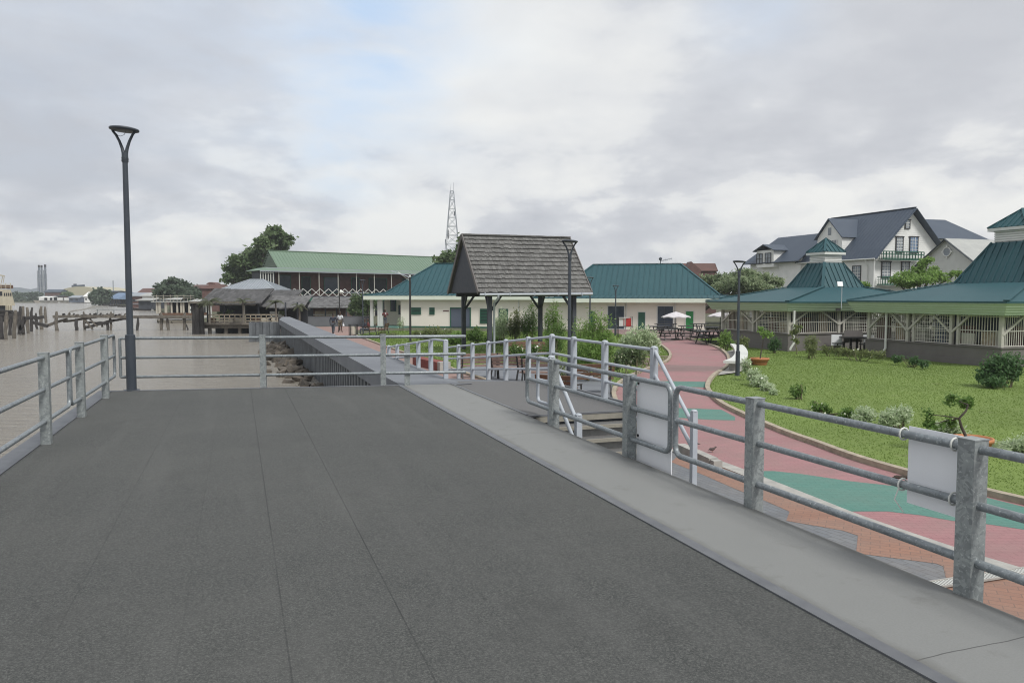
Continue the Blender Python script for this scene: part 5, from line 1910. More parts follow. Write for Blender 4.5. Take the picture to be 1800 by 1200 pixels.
# side wall windows, gutter, dormer
def swin(s0, s1, z0, z1, t=t, a=-5.32):
    mb = MB()
    for q in ((s0 - .08, s0, z0 - .08, z1 + .08), (s1, s1 + .08, z0 - .08, z1 + .08), (s0, s1, z0 - .08, z0), (s0, s1, z1, z1 + .08)):
        mb.hexa([HQ(a - .06, q[0], q[2]), HQ(a + .02, q[0], q[2]), HQ(a + .02, q[1], q[2]), HQ(a - .06, q[1], q[2]), HQ(a - .06, q[0], q[3]), HQ(a + .02, q[0], q[3]), HQ(a + .02, q[1], q[3]), HQ(a - .06, q[1], q[3])])
    o = mb.build('window', M['black'], t)
    mb = MB(); mb.poly([HQ(a - .02, s1, z0), HQ(a - .02, s0, z0), HQ(a - .02, s0, z1), HQ(a - .02, s1, z1)]); mb.build('pane', M['curtain'], o)
    mb = MB()
    for i in (1, 2): mb.beam(HQ(a - .035, s0 + (s1 - s0) * i / 3, z0), HQ(a - .035, s0 + (s1 - s0) * i / 3, z1), .03, .04)
    for i in range(1, 5): mb.beam(HQ(a - .035, s0, z0 + (z1 - z0) * i / 5), HQ(a - .035, s1, z0 + (z1 - z0) * i / 5), .03, .04)
    mb.build('glazing_bars', M['siding'], o)


swin(2.2, 3.4, 3.3, 5.2); swin(5.2, 6.4, 3.3, 5.2); swin(8.6, 9.8, 3.3, 5.2)
mb = MB(); mb.tube([HQ(-5.85, -.4, zev - .08), HQ(-5.85, Lh, zev - .08)], .08, 8); mb.tube([HQ(-5.85, 1.0, zev - .1), HQ(-5.45, 1.0, zev - .9), HQ(-5.45, 1.0, GZ)], .06, 8); mb.build('gutter', M['trimw'], t)
# wall dormer: gabled front facing left-down the slope (towards -A)
ds0, ds1 = 5.6, 9.8; dm = (ds0 + ds1) / 2
da = -5.0; zb, zd, zpk = 7.0, 8.9, 11.25
mb = MB()
mb.hexa([HQ(da, ds0, zb - .5), HQ(-.8, ds0, zb - .5), HQ(-.8, ds1, zb - .5), HQ(da, ds1, zb - .5), HQ(da, ds0, zd), HQ(-.8, ds0, zd), HQ(-.8, ds1, zd), HQ(da, ds1, zd)])
mb.slab([HQ(da, ds1, zd), HQ(da, ds0, zd), HQ(da, dm, zpk - .15)], -A, .1)
mb.ribs([HQ(da, ds0, zb), HQ(-1.5, ds0, zb), HQ(-1.5, ds0, zd), HQ(da, ds0, zd)], A, .22, .03, .02, -D)
o = mb.build('dormer', M['siding'], t)
mb = MB()
for sg, se in ((-1, ds0 - .3), (1, ds1 + .3)):
    f = [HQ(da - .3, se, zd - .1), HQ(0, se, zd - .1), HQ(0, dm, zpk), HQ(da - .3, dm, zpk)]
    n_ = (f[1] - f[0]).cross(f[2] - f[0]).normalized()
    if n_.z < 0: f = f[::-1]; n_ = -n_
    mb.slab(f, n_, .1)
mb.build('dormer_roof', M['slate'], o)
mb = MB()
mb.hexa([HQ(da - .06, dm - 1.3, zb + .15), HQ(da + .02, dm - 1.3, zb + .15), HQ(da + .02, dm + 1.3, zb + .15), HQ(da - .06, dm + 1.3, zb + .15), HQ(da - .06, dm - 1.3, zd - .35), HQ(da + .02, dm - 1.3, zd - .35), HQ(da + .02, dm + 1.3, zd - .35), HQ(da - .06, dm + 1.3, zd - .35)])
mb.hexa([HQ(da - .06, dm - .25, zd + .3), HQ(da + .02, dm - .25, zd + .3), HQ(da + .02, dm + .25, zd + .3), HQ(da - .06, dm + .25, zd + .3), HQ(da - .06, dm - .25, zd + 1.2), HQ(da + .02, dm - .25, zd + 1.2), HQ(da + .02, dm + .25, zd + 1.2), HQ(da - .06, dm + .25, zd + 1.2)])
mb.build('window', M['curtain'], o)
mb = MB()
for i in range(7): mb.beam(HQ(da - .09, dm - 1.3 + 2.6 * i / 6, zb + .15), HQ(da - .09, dm - 1.3 + 2.6 * i / 6, zd - .35), .05, .06)
for z in (zb + .15, zb + .6, zd - .35): mb.beam(HQ(da - .09, dm - 1.3, z), HQ(da - .09, dm + 1.3, z), .04, .06)
mb.build('glazing_bars', M['siding'], o)
# left wing further back
t2 = t
mb = MB()
wl = [HQ(-5.6, Lh - .5, 0), HQ(2.4, Lh - .5, 0), HQ(2.4, Lh + 9.8, 0), HQ(-5.6, Lh + 9.8, 0)]
mb.prism(wl, GZ, 6.6)
mb.build('wing_wall', M['siding'], t)
mb = MB()
for sg in (-1, 1):
    f = [HQ(-1.6 + sg * 4.9, Lh - 1, 6.2), HQ(-1.6 + sg * 4.9, Lh + 10.5, 6.2), HQ(-1.6, Lh + 9.0, 9.95), HQ(-1.6, Lh - 1, 9.95)]
    n_ = (f[1] - f[0]).cross(f[2] - f[0]).normalized()
    if n_.z < 0: f = f[::-1]; n_ = -n_
    mb.slab(f, n_, .12)
f = [HQ(-6.5, Lh + 10.5, 6.2), HQ(3.3, Lh + 10.5, 6.2), HQ(-1.6, Lh + 9.0, 9.95)][::-1]
n_ = (f[1] - f[0]).cross(f[2] - f[0]).normalized(); mb.slab(f, n_, .12)
mb.build('wing_roof', M['slate'], t)
# wing dormer
w0, w1 = Lh + 3.8, Lh + 7.4; wa = -6.4
mb = MB(); mb.hexa([HQ(wa, w0, 5.6), HQ(-3, w0, 5.6), HQ(-3, w1, 5.6), HQ(wa, w1, 5.6), HQ(wa, w0, 7.9), HQ(-3, w0, 7.9), HQ(-3, w1, 7.9), HQ(wa, w1, 7.9)])
o = mb.build('dormer', M['siding'], t)
mb = MB()
wm = (w0 + w1) / 2
for se in (w0 - .4, w1 + .4):
    f = [HQ(wa - .4, se, 7.85), HQ(-2, se, 7.85), HQ(-2, wm, 8.7), HQ(wa - .4, wm, 8.7)]
    n_ = (f[1] - f[0]).cross(f[2] - f[0]).normalized()
    if n_.z < 0: f = f[::-1]; n_ = -n_
    mb.slab(f, n_, .1)
mb.build('dormer_roof', M['slate'], o)
for q in (w0 + .5, w0 + 2.3):
    mb = MB(); mb.hexa([HQ(wa - .06, q, 6.1), HQ(wa + .02, q, 6.1), HQ(wa + .02, q + 1.2, 6.1), HQ(wa - .06, q + 1.2, 6.1), HQ(wa - .06, q, 7.5), HQ(wa + .02, q, 7.5), HQ(wa + .02, q + 1.2, 7.5), HQ(wa - .06, q + 1.2, 7.5)])
    wq = mb.build('window', M['curtain'], o)
    mb = MB()
    for i in range(3): mb.beam(HQ(wa - .09, q + .6 * i, 6.1), HQ(wa - .09, q + .6 * i, 7.5), .06, .06)
    for z in (6.1, 6.8, 7.5): mb.beam(HQ(wa - .09, q, z), HQ(wa - .09, q + 1.2, z), .06, .06)
    mb.build('frame', M['black'], wq)
# right wing behind
r0 = HQ(6, 5, 0)
mb = MB()
mb.prism([HQ(5.0, 4, 0), HQ(14, 4, 0), HQ(14, 10, 0), HQ(5.0, 10, 0)], GZ, 9.0)
mb.build('wing_wall', M['siding'], t)
mb = MB()
for f in ([HQ(2, 3.2, 8.9), HQ(16.8, 3.2, 8.7), HQ(13.0, 7, 11.6), HQ(2, 7, 11.5)], [HQ(16.8, 3.2, 8.7), HQ(16.5, 11, 8.3), HQ(13.0, 7, 11.6)], [HQ(16.5, 11, 8.3), HQ(2, 11, 8.9), HQ(2, 7, 11.5), HQ(13.0, 7, 11.6)]):
    n_ = (f[1] - f[0]).cross(f[2] - f[0]).normalized(); mb.slab(f, n_, .12)
mb.build('wing_roof', M['slate'], t)

# grey gabled house with a round window; its ridge runs off to the right, its gable faces the river
Y3 = 75
pk3 = W(1663, 521, Y3); pk3.z = 0
K = lambda a, s, z: pk3 + A * a + D * s + Z3 * z
zpk3 = W(1663, 419, Y3).z; zlow = zpk3 - 2.35
t = thing('gabled_house', 'pale grey gabled house with a round window beside the colonial house', 'house', (pk3.x, pk3.y, GZ), FR)
mb = MB()
mb.prism([K(0, -3.2, 0), K(13, -3.2, 0), K(13, 3.2, 0), K(0, 3.2, 0)], GZ, zlow)
gp_ = [K(0, -3.2, zlow), K(0, 0, zpk3 - .1), K(0, 3.2, zlow)]
mb.slab(gp_, -A, .1)
mb.ribs([K(0, 3.2, GZ), K(0, -3.2, GZ), K(0, -3.2, zlow), K(0, 0, zpk3 - .15), K(0, 3.2, zlow)], D, .26, .03, .025, -A)
mb.ribs([K(0, -3.2, GZ), K(13, -3.2, GZ), K(13, -3.2, zlow), K(0, -3.2, zlow)], A, .26, .03, .025, -D)
mb.build('wall', M['grey_siding'], t)
mb = MB()
for sg in (-1, 1):
    f = [K(-.4, sg * 3.7, zlow - .35), K(13.3, sg * 3.7, zlow - .35), K(13.3, 0, zpk3), K(-.4, 0, zpk3)]
    n_ = (f[1] - f[0]).cross(f[2] - f[0]).normalized()
    if n_.z < 0: f = f[::-1]; n_ = -n_
    mb.slab(f, n_, .1)
mb.build('roof', M['ltroof'], t)
mb = MB()
for sg in (-1, 1): mb.beam(K(-.42, 0, zpk3 - .1), K(-.42, sg * 3.7, zlow - .45), .05, .2, A)
mb.build('bargeboard', M['lamp'], t)
wz = zpk3 - 1.3
mb = MB(); mb.tube([K(-.08, 0, wz), K(.05, 0, wz)], .42, 20); o = mb.build('window', M['curtain'], t)
mb = MB(); mb.tube([K(-.1, .44 * math.cos(q), wz + .44 * math.sin(q)) for q in [i * math.pi / 10 for i in range(21)]], .06, 6); mb.build('frame', M['siding'], o)
mb = MB()
for q in (0, math.pi / 2, math.pi, -math.pi / 2): mb.box(K(-.1, .56 * math.cos(q), wz + .56 * math.sin(q)), (.06, .14, .14), FR)
mb.build('keystones', M['siding'], o)

# ============================================================ FAR ROOFS BEHIND THE LONG BUILDING
Y4 = 130
def far_house(px0, px1, yr, ye, Y, roofm, wallm, label, name='house', gable=True, ridge=None):
    x0, x1 = W(px0, 500, Y).x, W(px1, 500, Y).x
    zr = W(900, yr, Y).z; ze = W(900, ye, Y).z
    t = thing(name, label, 'house', ((x0 + x1) / 2, Y, GZ))
    dp = max(4, (x1 - x0) * .5)
    mb = MB(); mb.box(((x0 + x1) / 2, Y + dp / 2 + .3, (GZ + ze) / 2), ((x1 - x0) * .94, dp, ze - GZ)); mb.build('wall', M[wallm], t)
    mb = MB()
    i0 = 0 if gable else (x1 - x0) * .2
    ra, rb = Vector((x0 + i0, Y + dp / 2, zr)), Vector((x1 - i0, Y + dp / 2, zr))
    q = [Vector((x0, Y, ze)), Vector((x1, Y, ze)), Vector((x1, Y + dp + .4, ze)), Vector((x0, Y + dp + .4, ze))]
    for f in ([q[0], q[1], rb, ra], [q[1], q[2], rb], [q[2], q[3], ra, rb], [q[3], q[0], ra]):
        n_ = (f[1] - f[0]).cross(f[2] - f[0]).normalized(); mb.slab(f, n_, .12)
    mb.build('roof', M[roofm], t)
    return t, x0, x1, ze


far_house(1203, 1262, 462, 476, 135, 'redroof', 'brownwall', 'far house showing only its rust red roof above the frangipani tree')
Yq = 128
t = thing('red_gable', 'small far rust red gable at the right end of the teal roof', 'house', (W(1216, 480, Yq).x, Yq, GZ))
xa, xb, xc = W(1207, 470, Yq).x, W(1215, 470, Yq).x, W(1232, 470, Yq).x
za, zb_ = W(900, 474, Yq).z, W(900, 459.5, Yq).z
mb = MB(); mb.slab([(xa, Yq, za), (xc, Yq, za), (xb, Yq, zb_)], (0, -1, 0), 3); mb.build('roof', M['brownwall'], t)
mb = MB(); mb.box(((xa + xc) / 2, Yq + 1.5, (za + GZ) / 2), (xc - xa, 3, za - GZ)); mb.build('wall', M['brownwall'], t)
# cowl and antenna above the roof
Ya = 90
p = W(1161, 455, Ya)
t = thing('roof_antenna', 'small antenna with sloping boom above the teal roof ridge', 'antenna', (p.x, Ya, 0))
mb = MB(); mb.tube([(p.x, Ya, -1.3), (p.x, Ya, p.z)], .05, 6); mb.ico((p.x, Ya, p.z), .22, 1); mb.build('mast', M['lamp'], t)
q = W(1181, 454.5, Ya)
mb = MB(); mb.beam((p.x, Ya, p.z - .25), (q.x, Ya, q.z), .05, .08)
for i in range(5):
    k_ = i / 4; v = Vector((p.x, Ya, p.z - .25)).lerp(q, .3 + .7 * k_); mb.beam(v - Vector((0, 0, .15)), v + Vector((0, 0, .15)), .04, .04)
mb.build('boom', M['tin'], t)

# lattice radio mast
YM = 260
xm_ = W(795, 450, YM).x
zt_ = W(795, 336, YM).z
t = thing('radio_mast', 'tall grey lattice radio mast rising behind the shelter', 'radio mast', (xm_, YM, GZ))
mb = MB()
def mw(z): return .55 + (zt_ - z) / (zt_ - GZ) * 3.2
nsec = 13
for sx in (-1, 1):
    for sy in (-1, 1):
        mb.beam((xm_ + sx * mw(GZ), YM + sy * mw(GZ), GZ), (xm_ + sx * mw(zt_), YM + sy * mw(zt_), zt_), .2, .2)
mb.build('legs', M['tin'], t)
mb = MB()
for i in range(nsec):
    z0 = GZ + (zt_ - GZ) * i / nsec; z1 = GZ + (zt_ - GZ) * (i + 1) / nsec
    for sy in (-1, 1):
        a, b_ = mw(z0), mw(z1)
        mb.beam((xm_ - a, YM + sy * a, z0), (xm_ + b_, YM + sy * b_, z1), .1, .1); mb.beam((xm_ + a, YM + sy * a, z0), (xm_ - b_, YM + sy * b_, z1), .1, .1)
        mb.beam((xm_ - b_, YM + sy * b_, z1), (xm_ + b_, YM + sy * b_, z1), .13, .13)
    for sx in (-1, 1):
        mb.beam((xm_ + sx * mw(z1), YM - mw(z1), z1), (xm_ + sx * mw(z1), YM + mw(z1), z1), .12, .12)
mb.build('bracing', M['tin'], t)
for dx, zz_, hh in ((-1.2, .62, 3), (.9, .8, 1.4), (-2.1, .55, 2), (1.4, .5, 1.3)):
    mb = MB(); zc = GZ + (zt_ - GZ) * zz_; mb.box((xm_ + dx, YM - 1.5, zc), (.3, .3, hh)); mb.build('antenna_panel', M['lamp'], t)
mb = MB(); mb.tube([(xm_ - .5, YM, zt_), (xm_ - .6, YM, zt_ + 2.2)], .05, 5); mb.tube([(xm_ + .5, YM, zt_), (xm_ + .5, YM, zt_ + 2.8)], .05, 5); mb.build('whip_antenna', M['tin'], t)

# ============================================================ RIVER: PILES, OLD JETTY, BOATS
def pile(px, ytop, ybase, wpx, label, lean=0.0, m='pile', rr=random.Random(2)):
    """weathered round timber pile; its foot is where the photo shows it meeting the water"""
    q = G(px, ybase, WZ)
    Y = q.y
    top = W(px + lean, ytop, Y)
    r = wpx / FPX * Y / 2 * .88
    mb = MB()
    pts = []; rad = []
    n = 6
    for i in range(n + 1):
        k_ = i / n
        pts.append((q.x + (top.x - q.x) * k_ + rr.uniform(-.06, .06), Y, WZ - .8 + (top.z - WZ + .8) * k_))
        rad.append(r * (1.0 + rr.uniform(-.16, .16)) * (1.0 if i < n else .62))
    mb.tube(pts, rad, 9)
    o = mb.build('timber_pile', M[m])
    o.data.transform(Matrix.Translation(-Vector((q.x, Y, WZ)))); o.location = (q.x, Y, WZ)
    tag(o, label, 'pile', 'old timber piles standing in the river')
    return o


PL = [(2, 556, 596, 7, 'broken timber pile cut by the left edge of the view', 0, 'piled'),
      (9, 548, 597, 7, 'second timber pile from the left edge, under the dark stacked beams', 3, 'pile'),
      (17, 552, 589, 6, 'third timber pile from the left edge, set further back', 0, 'piled'),
      (22, 545, 595, 7, 'leaning pale pile in the leftmost cluster', 6, 'pile'),
      (33, 538, 587, 7, 'stout dark pile at the front of the cluster, flat topped', 2, 'piled'),
      (41, 538, 588, 6, 'dark pile with a pale split top in the middle of the cluster', -1, 'pile'),
      (49, 540, 585.5, 6.5, 'smooth pale brown pile right of the cluster middle', -1, 'pile'),
      (56, 540, 582.5, 5.5, 'thin upright dark pile behind the smooth pale brown one', 0, 'piled'),
      (64, 550, 578, 5, 'short broken dark pile between taller ones', 0, 'piled'),
      (72, 538, 579, 6.5, 'tall rounded pile at the right of the left cluster', 0, 'pile'),
      (80, 539, 567.5, 5.5, 'rightmost pile of the left cluster, with a pointed foot', 0, 'pile'),
      (99, 547, 581, 6, 'lone squat pile holding the end of the long beam', 0, 'pile'),
      (134.5, 560, 580.5, 7, 'thick dark pile under the broken jetty, left of the collapsed planks', 0, 'piled'),
      (148, 547, 579, 4.5, 'slim pile rising above the broken jetty by the collapsed planks', -.5, 'pile'),
      (194, 548, 580, 4.5, 'pale slim pile rising above the jetty middle', .8, 'pile'),
      (190, 566, 580, 5, 'dark stump beside the pale slim pile', 0, 'piled'),
      (242, 557, 580.5, 5, 'dark slim pile just right of the tall lamp', 0, 'piled'),
      (283, 549, 580, 6, 'brown pile with a bird-like knob on top, left of the ferry bow', .3, 'pile'),
      (295, 559, 580, 6, 'square brown pile below the ferry bow', 0, 'pile'),
      (324, 549, 580, 6, 'brown pile in front of the ferry stern', .3, 'pile'),
      (331, 570, 580, 3, 'thin slanting pile beside the one in front of the ferry stern', -3, 'piled')]
for p_ in PL: pile(*p_[:5], lean=p_[5], m=p_[6])
# massive dolphin
t = thing('mooring_dolphin', 'massive dark bundle of timber piles with a capping board at the jetty corner', 'mooring dolphin', (G(349, 587, WZ).x, G(349, 587, WZ).y, WZ))
q = G(349, 587, WZ)
for i, (dx, dy) in enumerate(((-.28, 0), (.0, -.12), (.27, .02), (.1, .3), (-.2, .3))):
    mb = MB(); z1 = W(350, 533, q.y).z
    mb.tube([(q.x + dx * 1.25, q.y + dy, WZ - .8), (q.x + dx, q.y + dy, z1)], [.22, .2], 9); mb.build('pile', M['piled'], t)
mb = MB(); mb.box((q.x, q.y, W(350, 531.5, q.y).z), (1.25, 1.0, .16)); mb.build('cap', M['pile'], t)
q2 = G(357, 585, WZ)
mb = MB(); mb.tube([(q2.x, q2.y, WZ + .9), (q2.x + .12, q2.y, W(362, 537, q2.y).z)], .05, 6); mb.build('white_pipe', M['trimw'], t)

YJ = G(200, 580, WZ).y
def jp(px, py, Y=YJ): return W(px, py, Y)


t = thing('broken_jetty', 'long ruined timber jetty with sagging beams and loose planks across the water', 'jetty', (jp(200, 560).x, YJ, WZ))
def jbeam(x0, y0, x1, y1, w_=.22, dy=0.0, m='pile', nm='beam'):
    mb = MB(); a, b_ = jp(x0, y0, YJ + dy), jp(x1, y1, YJ + dy)
    n = 5
    pr = a
    rr_ = random.Random(int(x0 * 7 + y0))
    pts = [a.lerp(b_, i / n) + Vector((0, 0, rr_.uniform(-.04, .04) if 0 < i < n else 0)) for i in range(n + 1)]
    for i in range(n): mb.beam(pts[i], pts[i + 1], w_, w_)
    mb.build(nm, M[m], t)


jbeam(94, 556.5, 350, 556.5, .28, -.3); jbeam(150, 555, 344, 558.5, .25, .4, 'piled'); jbeam(78, 573, 118, 561, .24, 0); jbeam(112, 565, 200, 552.5, .22, .1)
jbeam(150, 567, 182, 567, .16, .3, 'piled'); jbeam(152, 575, 200, 563, .26, -.1, 'piled'); jbeam(190, 565, 232, 558, .22, .2, 'piled')
jbeam(122, 548, 168, 539, .12, .2, 'concrete', 'plank'); jbeam(170, 544, 232, 544, .06, .2, 'galv', 'handrail'); jbeam(171, 544, 171, 554, .06, .2, 'galv', 'handrail'); jbeam(200, 545, 200, 555, .06, .2, 'galv', 'handrail')
jbeam(150, 562, 163, 579, .14, -.2, 'pile', 'plank'); jbeam(158, 561, 171, 574, .12, -.25, 'pile', 'plank'); jbeam(179, 566, 180, 575, .14, 0, 'pile', 'plank'); jbeam(184, 566, 185, 571, .14, 0, 'pile', 'plank')
for i in range(16):
    x = 112 + i * 7.5 + rs.uniform(-2, 2)
    jbeam(x, 555 + rs.uniform(-2, 1), x + rs.uniform(2, 5), 553 + rs.uniform(-3, 2), rs.uniform(.1, .2), rs.uniform(-.4, .5), rs.choice(['pile', 'piled']), 'broken_board')
# heavy stacked beams at the left edge
q = G(10, 592, WZ)
t = thing('timber_fender', 'dark stacked fender beams bolted across the leftmost piles', 'fender', (q.x, q.y, WZ))
for i in range(6):
    mb = MB(); z = W(10, 546 + i * 3.6, q.y - .3).z
    mb.beam((W(-30, 550, q.y).x, q.y - .4 + .1 * (i % 2), z), (W(28 - (i % 3) * 4, 550, q.y).x, q.y - .4 + .1 * (i % 2), z + rs.uniform(-.05, .05)), .2, .15); mb.build('beam', M['piled'], t)
for i, (x0, y0, x1, y1) in enumerate(((30, 556, 40, 585), (44, 556, 36, 580), (20, 566, 30, 556), (44, 560, 60, 557), (60, 560, 76, 557), (56, 566, 84, 573))):
    mb = MB(); mb.beam(W(x0, y0, q.y + 3), W(x1, y1, q.y + 3), .25, .25); mb.build('brace', M['piled'], t)

# old cream ship at the left edge
YS = 100
t = thing('ship', 'old cream painted ship superstructure cut by the left edge of the view', 'ship', (W(0, 520, YS).x, YS, WZ))
x0, x1 = W(-60, 520, YS).x, W(22, 520, YS).x
z = lambda py: W(900, py, YS).z
mb = MB()
mb.hexa([(x0, YS, z(537)), (x1 + .3, YS, z(537)), (x1 - 6.2, YS + 8, z(537)), (x0, YS + 8, z(537)), (x0, YS, z(508)), (x1 - .2, YS, z(509)), (x1 - 6.4, YS + 8, z(509)), (x0, YS + 8, z(508))])
mb.build('cabin', M['cream_boat'], t)
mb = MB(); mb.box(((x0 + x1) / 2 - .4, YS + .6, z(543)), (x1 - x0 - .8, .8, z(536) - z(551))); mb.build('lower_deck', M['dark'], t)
mb = MB()
mb.hexa([(x0, YS - .3, WZ - .5), (x1 + .5, YS + .2, WZ - .5), (x1 - 5.5, YS + 9, WZ - .5), (x0, YS + 9, WZ - .5), (x0, YS - .6, z(550)), (x1 + 1.2, YS - .2, z(549)), (x1 - 5.2, YS + 9, z(549)), (x0, YS + 9, z(550))])
mb.build('hull', M['piled'], t)
for i in range(5):
    mb = MB(); xx_ = W(9 + i * 3.6 - (9 if i == 4 else 0), 520, YS).x
    if i == 4: mb.box((W(1, 516, YS).x, YS - .01, z(516)), (.45, .05, .55))
    else: mb.box((xx_ - .05, YS - .01, z(517.5)), (.13, .05, .4))
    mb.build('window', M['dark'], t)
mb = MB()
for py in (497.5, 500, 503): mb.beam((x0, YS, z(py)), (x1 - .2, YS, z(py + .8)), .04, .05)
for i in range(12): mb.beam((x1 - .2 - i * .62, YS, z(508)), (x1 - .2 - i * .62, YS, z(497.5)), .05, .05)
mb.build('deck_railing', M['cream_boat'], t)
mb = MB()
for i in range(5): mb.box((x1 - .8 - i * 1.1, YS + .6, z(504)), (.7, .6, .45))
mb.build('deck_lockers', M['wood'], t)
mb = MB(); a = W(2, 497, YS); b_ = W(5, 485, YS); mb.beam(a, b_, .06, .06); mb.beam(W(5.5, 497, YS), W(7.5, 485, YS), .06, .06); mb.beam(W(-4, 483, YS), W(8, 485, YS), .1, .15); mb.build('mast', M['cream_boat'], t)
for i in range(4): 
    mb = MB(); mb.beam(W(11 + i * 3, 549, YS - .05), W(11 + i * 3, 536, YS - .05), .12, .12); mb.build('deck_post', M['cream_boat'], t)

# white river ferry behind the jetty
YF = 96
t = thing('ferry', 'white open sided river ferry with a railed roof deck moored beyond the jetty', 'ferry', (W(305, 560, YF).x, YF, WZ))
x = lambda px: W(px, 550, YF).x
z = lambda py: W(900, py, YF).z
mb = MB()
secs = [(266, 560, .3), (270, 561.5, 1.2), (280, 562.5, 1.9), (300, 563, 2.1), (345, 563, 2.1)]
b0 = 0
for i in range(len(secs) - 1):
    (xa, ya, wa_), (xb_, yb_, wb_) = secs[i], secs[i + 1]
    mb.hexa([(x(xa) + .4, YF + 2 - wa_ * .8, WZ - .3), (x(xb_), YF + 2 - wb_ * .8, WZ - .3), (x(xb_), YF + 2 + wb_ * .8, WZ - .3), (x(xa) + .4, YF + 2 + wa_ * .8, WZ - .3),
             (x(xa), YF + 2 - wa_, z(ya)), (x(xb_), YF + 2 - wb_, z(yb_)), (x(xb_), YF + 2 + wb_, z(yb_)), (x(xa), YF + 2 + wa_, z(ya))])
mb.build('hull', M['hull'], t)
mb = MB(); mb.box((x(312), YF + 2, z(552.5)), (x(345) - x(284), 3.9, z(551) - z(556))); mb.beam((x(272), YF + 1.6, z(562)), (x(268), YF + 1.6, z(530)), .2, .15)
mb.build('bulwark', M['wood'], t)
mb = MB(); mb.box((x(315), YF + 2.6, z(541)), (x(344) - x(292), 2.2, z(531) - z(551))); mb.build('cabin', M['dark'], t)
mb = MB()
for px in (275, 280, 291, 301, 311, 318, 322, 332, 342): mb.box((x(px), YF + .15, z(541)), (.2 if px not in (280, 291) else .3, .12, z(531) - z(551)))
mb.build('pillars', M['hull'], t)
mb = MB(); mb.box((x(305), YF + 2, z(530.5)), (x(345) - x(268), 4.3, .12)); mb.build('roof_deck', M['ltroof'], t)
mb = MB()
for i, px in enumerate(range(270, 345, 6)): mb.beam((x(px), YF, z(530)), (x(px), YF, z(518 if i % 2 else 524)), .035, .035)
for py in (520, 524): mb.beam((x(270), YF, z(py)), (x(342), YF, z(py)), .04, .04)
mb.build('roof_railing', M['hull'], t)
mb = MB(); mb.slab([(x(280), YF + .6, z(526.5)), (x(316), YF + .6, z(526.5)), (x(309), YF + 2.2, z(523)), (x(293), YF + 2.2, z(523))], (0, -.5, 1), .05); mb.build('awning', M['ltroof'], t)
mb = MB()
for i in range(4): mb.box((x(334 + (i % 2) * 5), YF + .3, z(547 - (i // 2) * 5)), (.5, .4, .5))
mb.build('life_jackets', M['trimw'], t)


def small_boat(px, ybase, L_, label, m='piled', cab=False):
    q = G(px, ybase, WZ)
    t = thing('boat', label, 'boat', q)
    mb = MB()
    for i in range(6):
        k0, k1 = i / 6 * 2 - 1, (i + 1) / 6 * 2 - 1
        w0_, w1_ = .7 * (1 - k0 * k0) + .08, .7 * (1 - k1 * k1) + .08
        h0, h1 = .45 + .25 * k0 * k0, .45 + .25 * k1 * k1
        X0, X1 = q.x + k0 * L_ / 2, q.x + k1 * L_ / 2
        mb.hexa([(X0, q.y - w0_ * .5, WZ - .2), (X1, q.y - w1_ * .5, WZ - .2), (X1, q.y + w1_ * .5, WZ - .2), (X0, q.y + w0_ * .5, WZ - .2),
                 (X0, q.y - w0_, WZ + h0), (X1, q.y - w1_, WZ + h1), (X1, q.y + w1_, WZ + h1), (X0, q.y + w0_, WZ + h0)])
    mb.build('hull', M[m], t)
    if cab:
        mb = MB(); mb.box((q.x, q.y, WZ + 1.0), (L_ * .5, 1.0, .9)); mb.build('cabin', M['brownwall'], t)
        mb = MB(); mb.box((q.x, q.y, WZ + 1.52), (L_ * .62, 1.3, .1)); mb.build('roof', M['tin'], t)


small_boat(190, 537.5, 3.5, 'small dark boat left of the tall lamp pole, leftmost of three')
small_boat(201, 538.3, 3.5, 'small dark boat, middle of three left of the tall lamp pole')
small_boat(219, 539.5, 4.5, 'small dark boat nearest the tall lamp pole, on its left')
small_boat(244, 545, 6, 'dark covered river boat just right of the tall lamp pole', 'piled', True)
small_boat(256, 541, 5, 'small covered boat behind, near the bank right of the lamp pole', 'hull', True)
rj = random.Random(9)
for i, (px, lab) in enumerate(((88, 'brownish roofed'), (97, 'long white'), (106, 'white high sided'), (115, 'small white'), (128, 'low white'), (140, 'small pale'))):
    q = W(px, 529, 408)
    t = thing('moored_boat', '%s boat along the far quay, %s from the left' % (lab, ('first', 'second', 'third', 'fourth', 'fifth', 'last')[i]), 'boat', (q.x, 401, WZ), 0, 'boats along the far quay')
    mb = MB(); L_ = rj.uniform(7, 11)
    mb.hexa([(q.x - L_ / 2 + 1, 401, WZ), (q.x + L_ / 2 - 1, 401, WZ), (q.x + L_ / 2 - 1, 403.4, WZ), (q.x - L_ / 2 + 1, 403.4, WZ), (q.x - L_ / 2, 400.6, WZ + 1.3), (q.x + L_ / 2, 400.6, WZ + 1.3), (q.x + L_ / 2, 403.4, WZ + 1.3), (q.x - L_ / 2, 403.4, WZ + 1.3)])
    mb.build('hull', M['trimw' if i % 2 else 'hull'], t)
    mb = MB(); mb.box((q.x + .5, 402.2, WZ + 2.0), (L_ * .5, 2, 1.3)); mb.build('cabin', M['siding'], t)

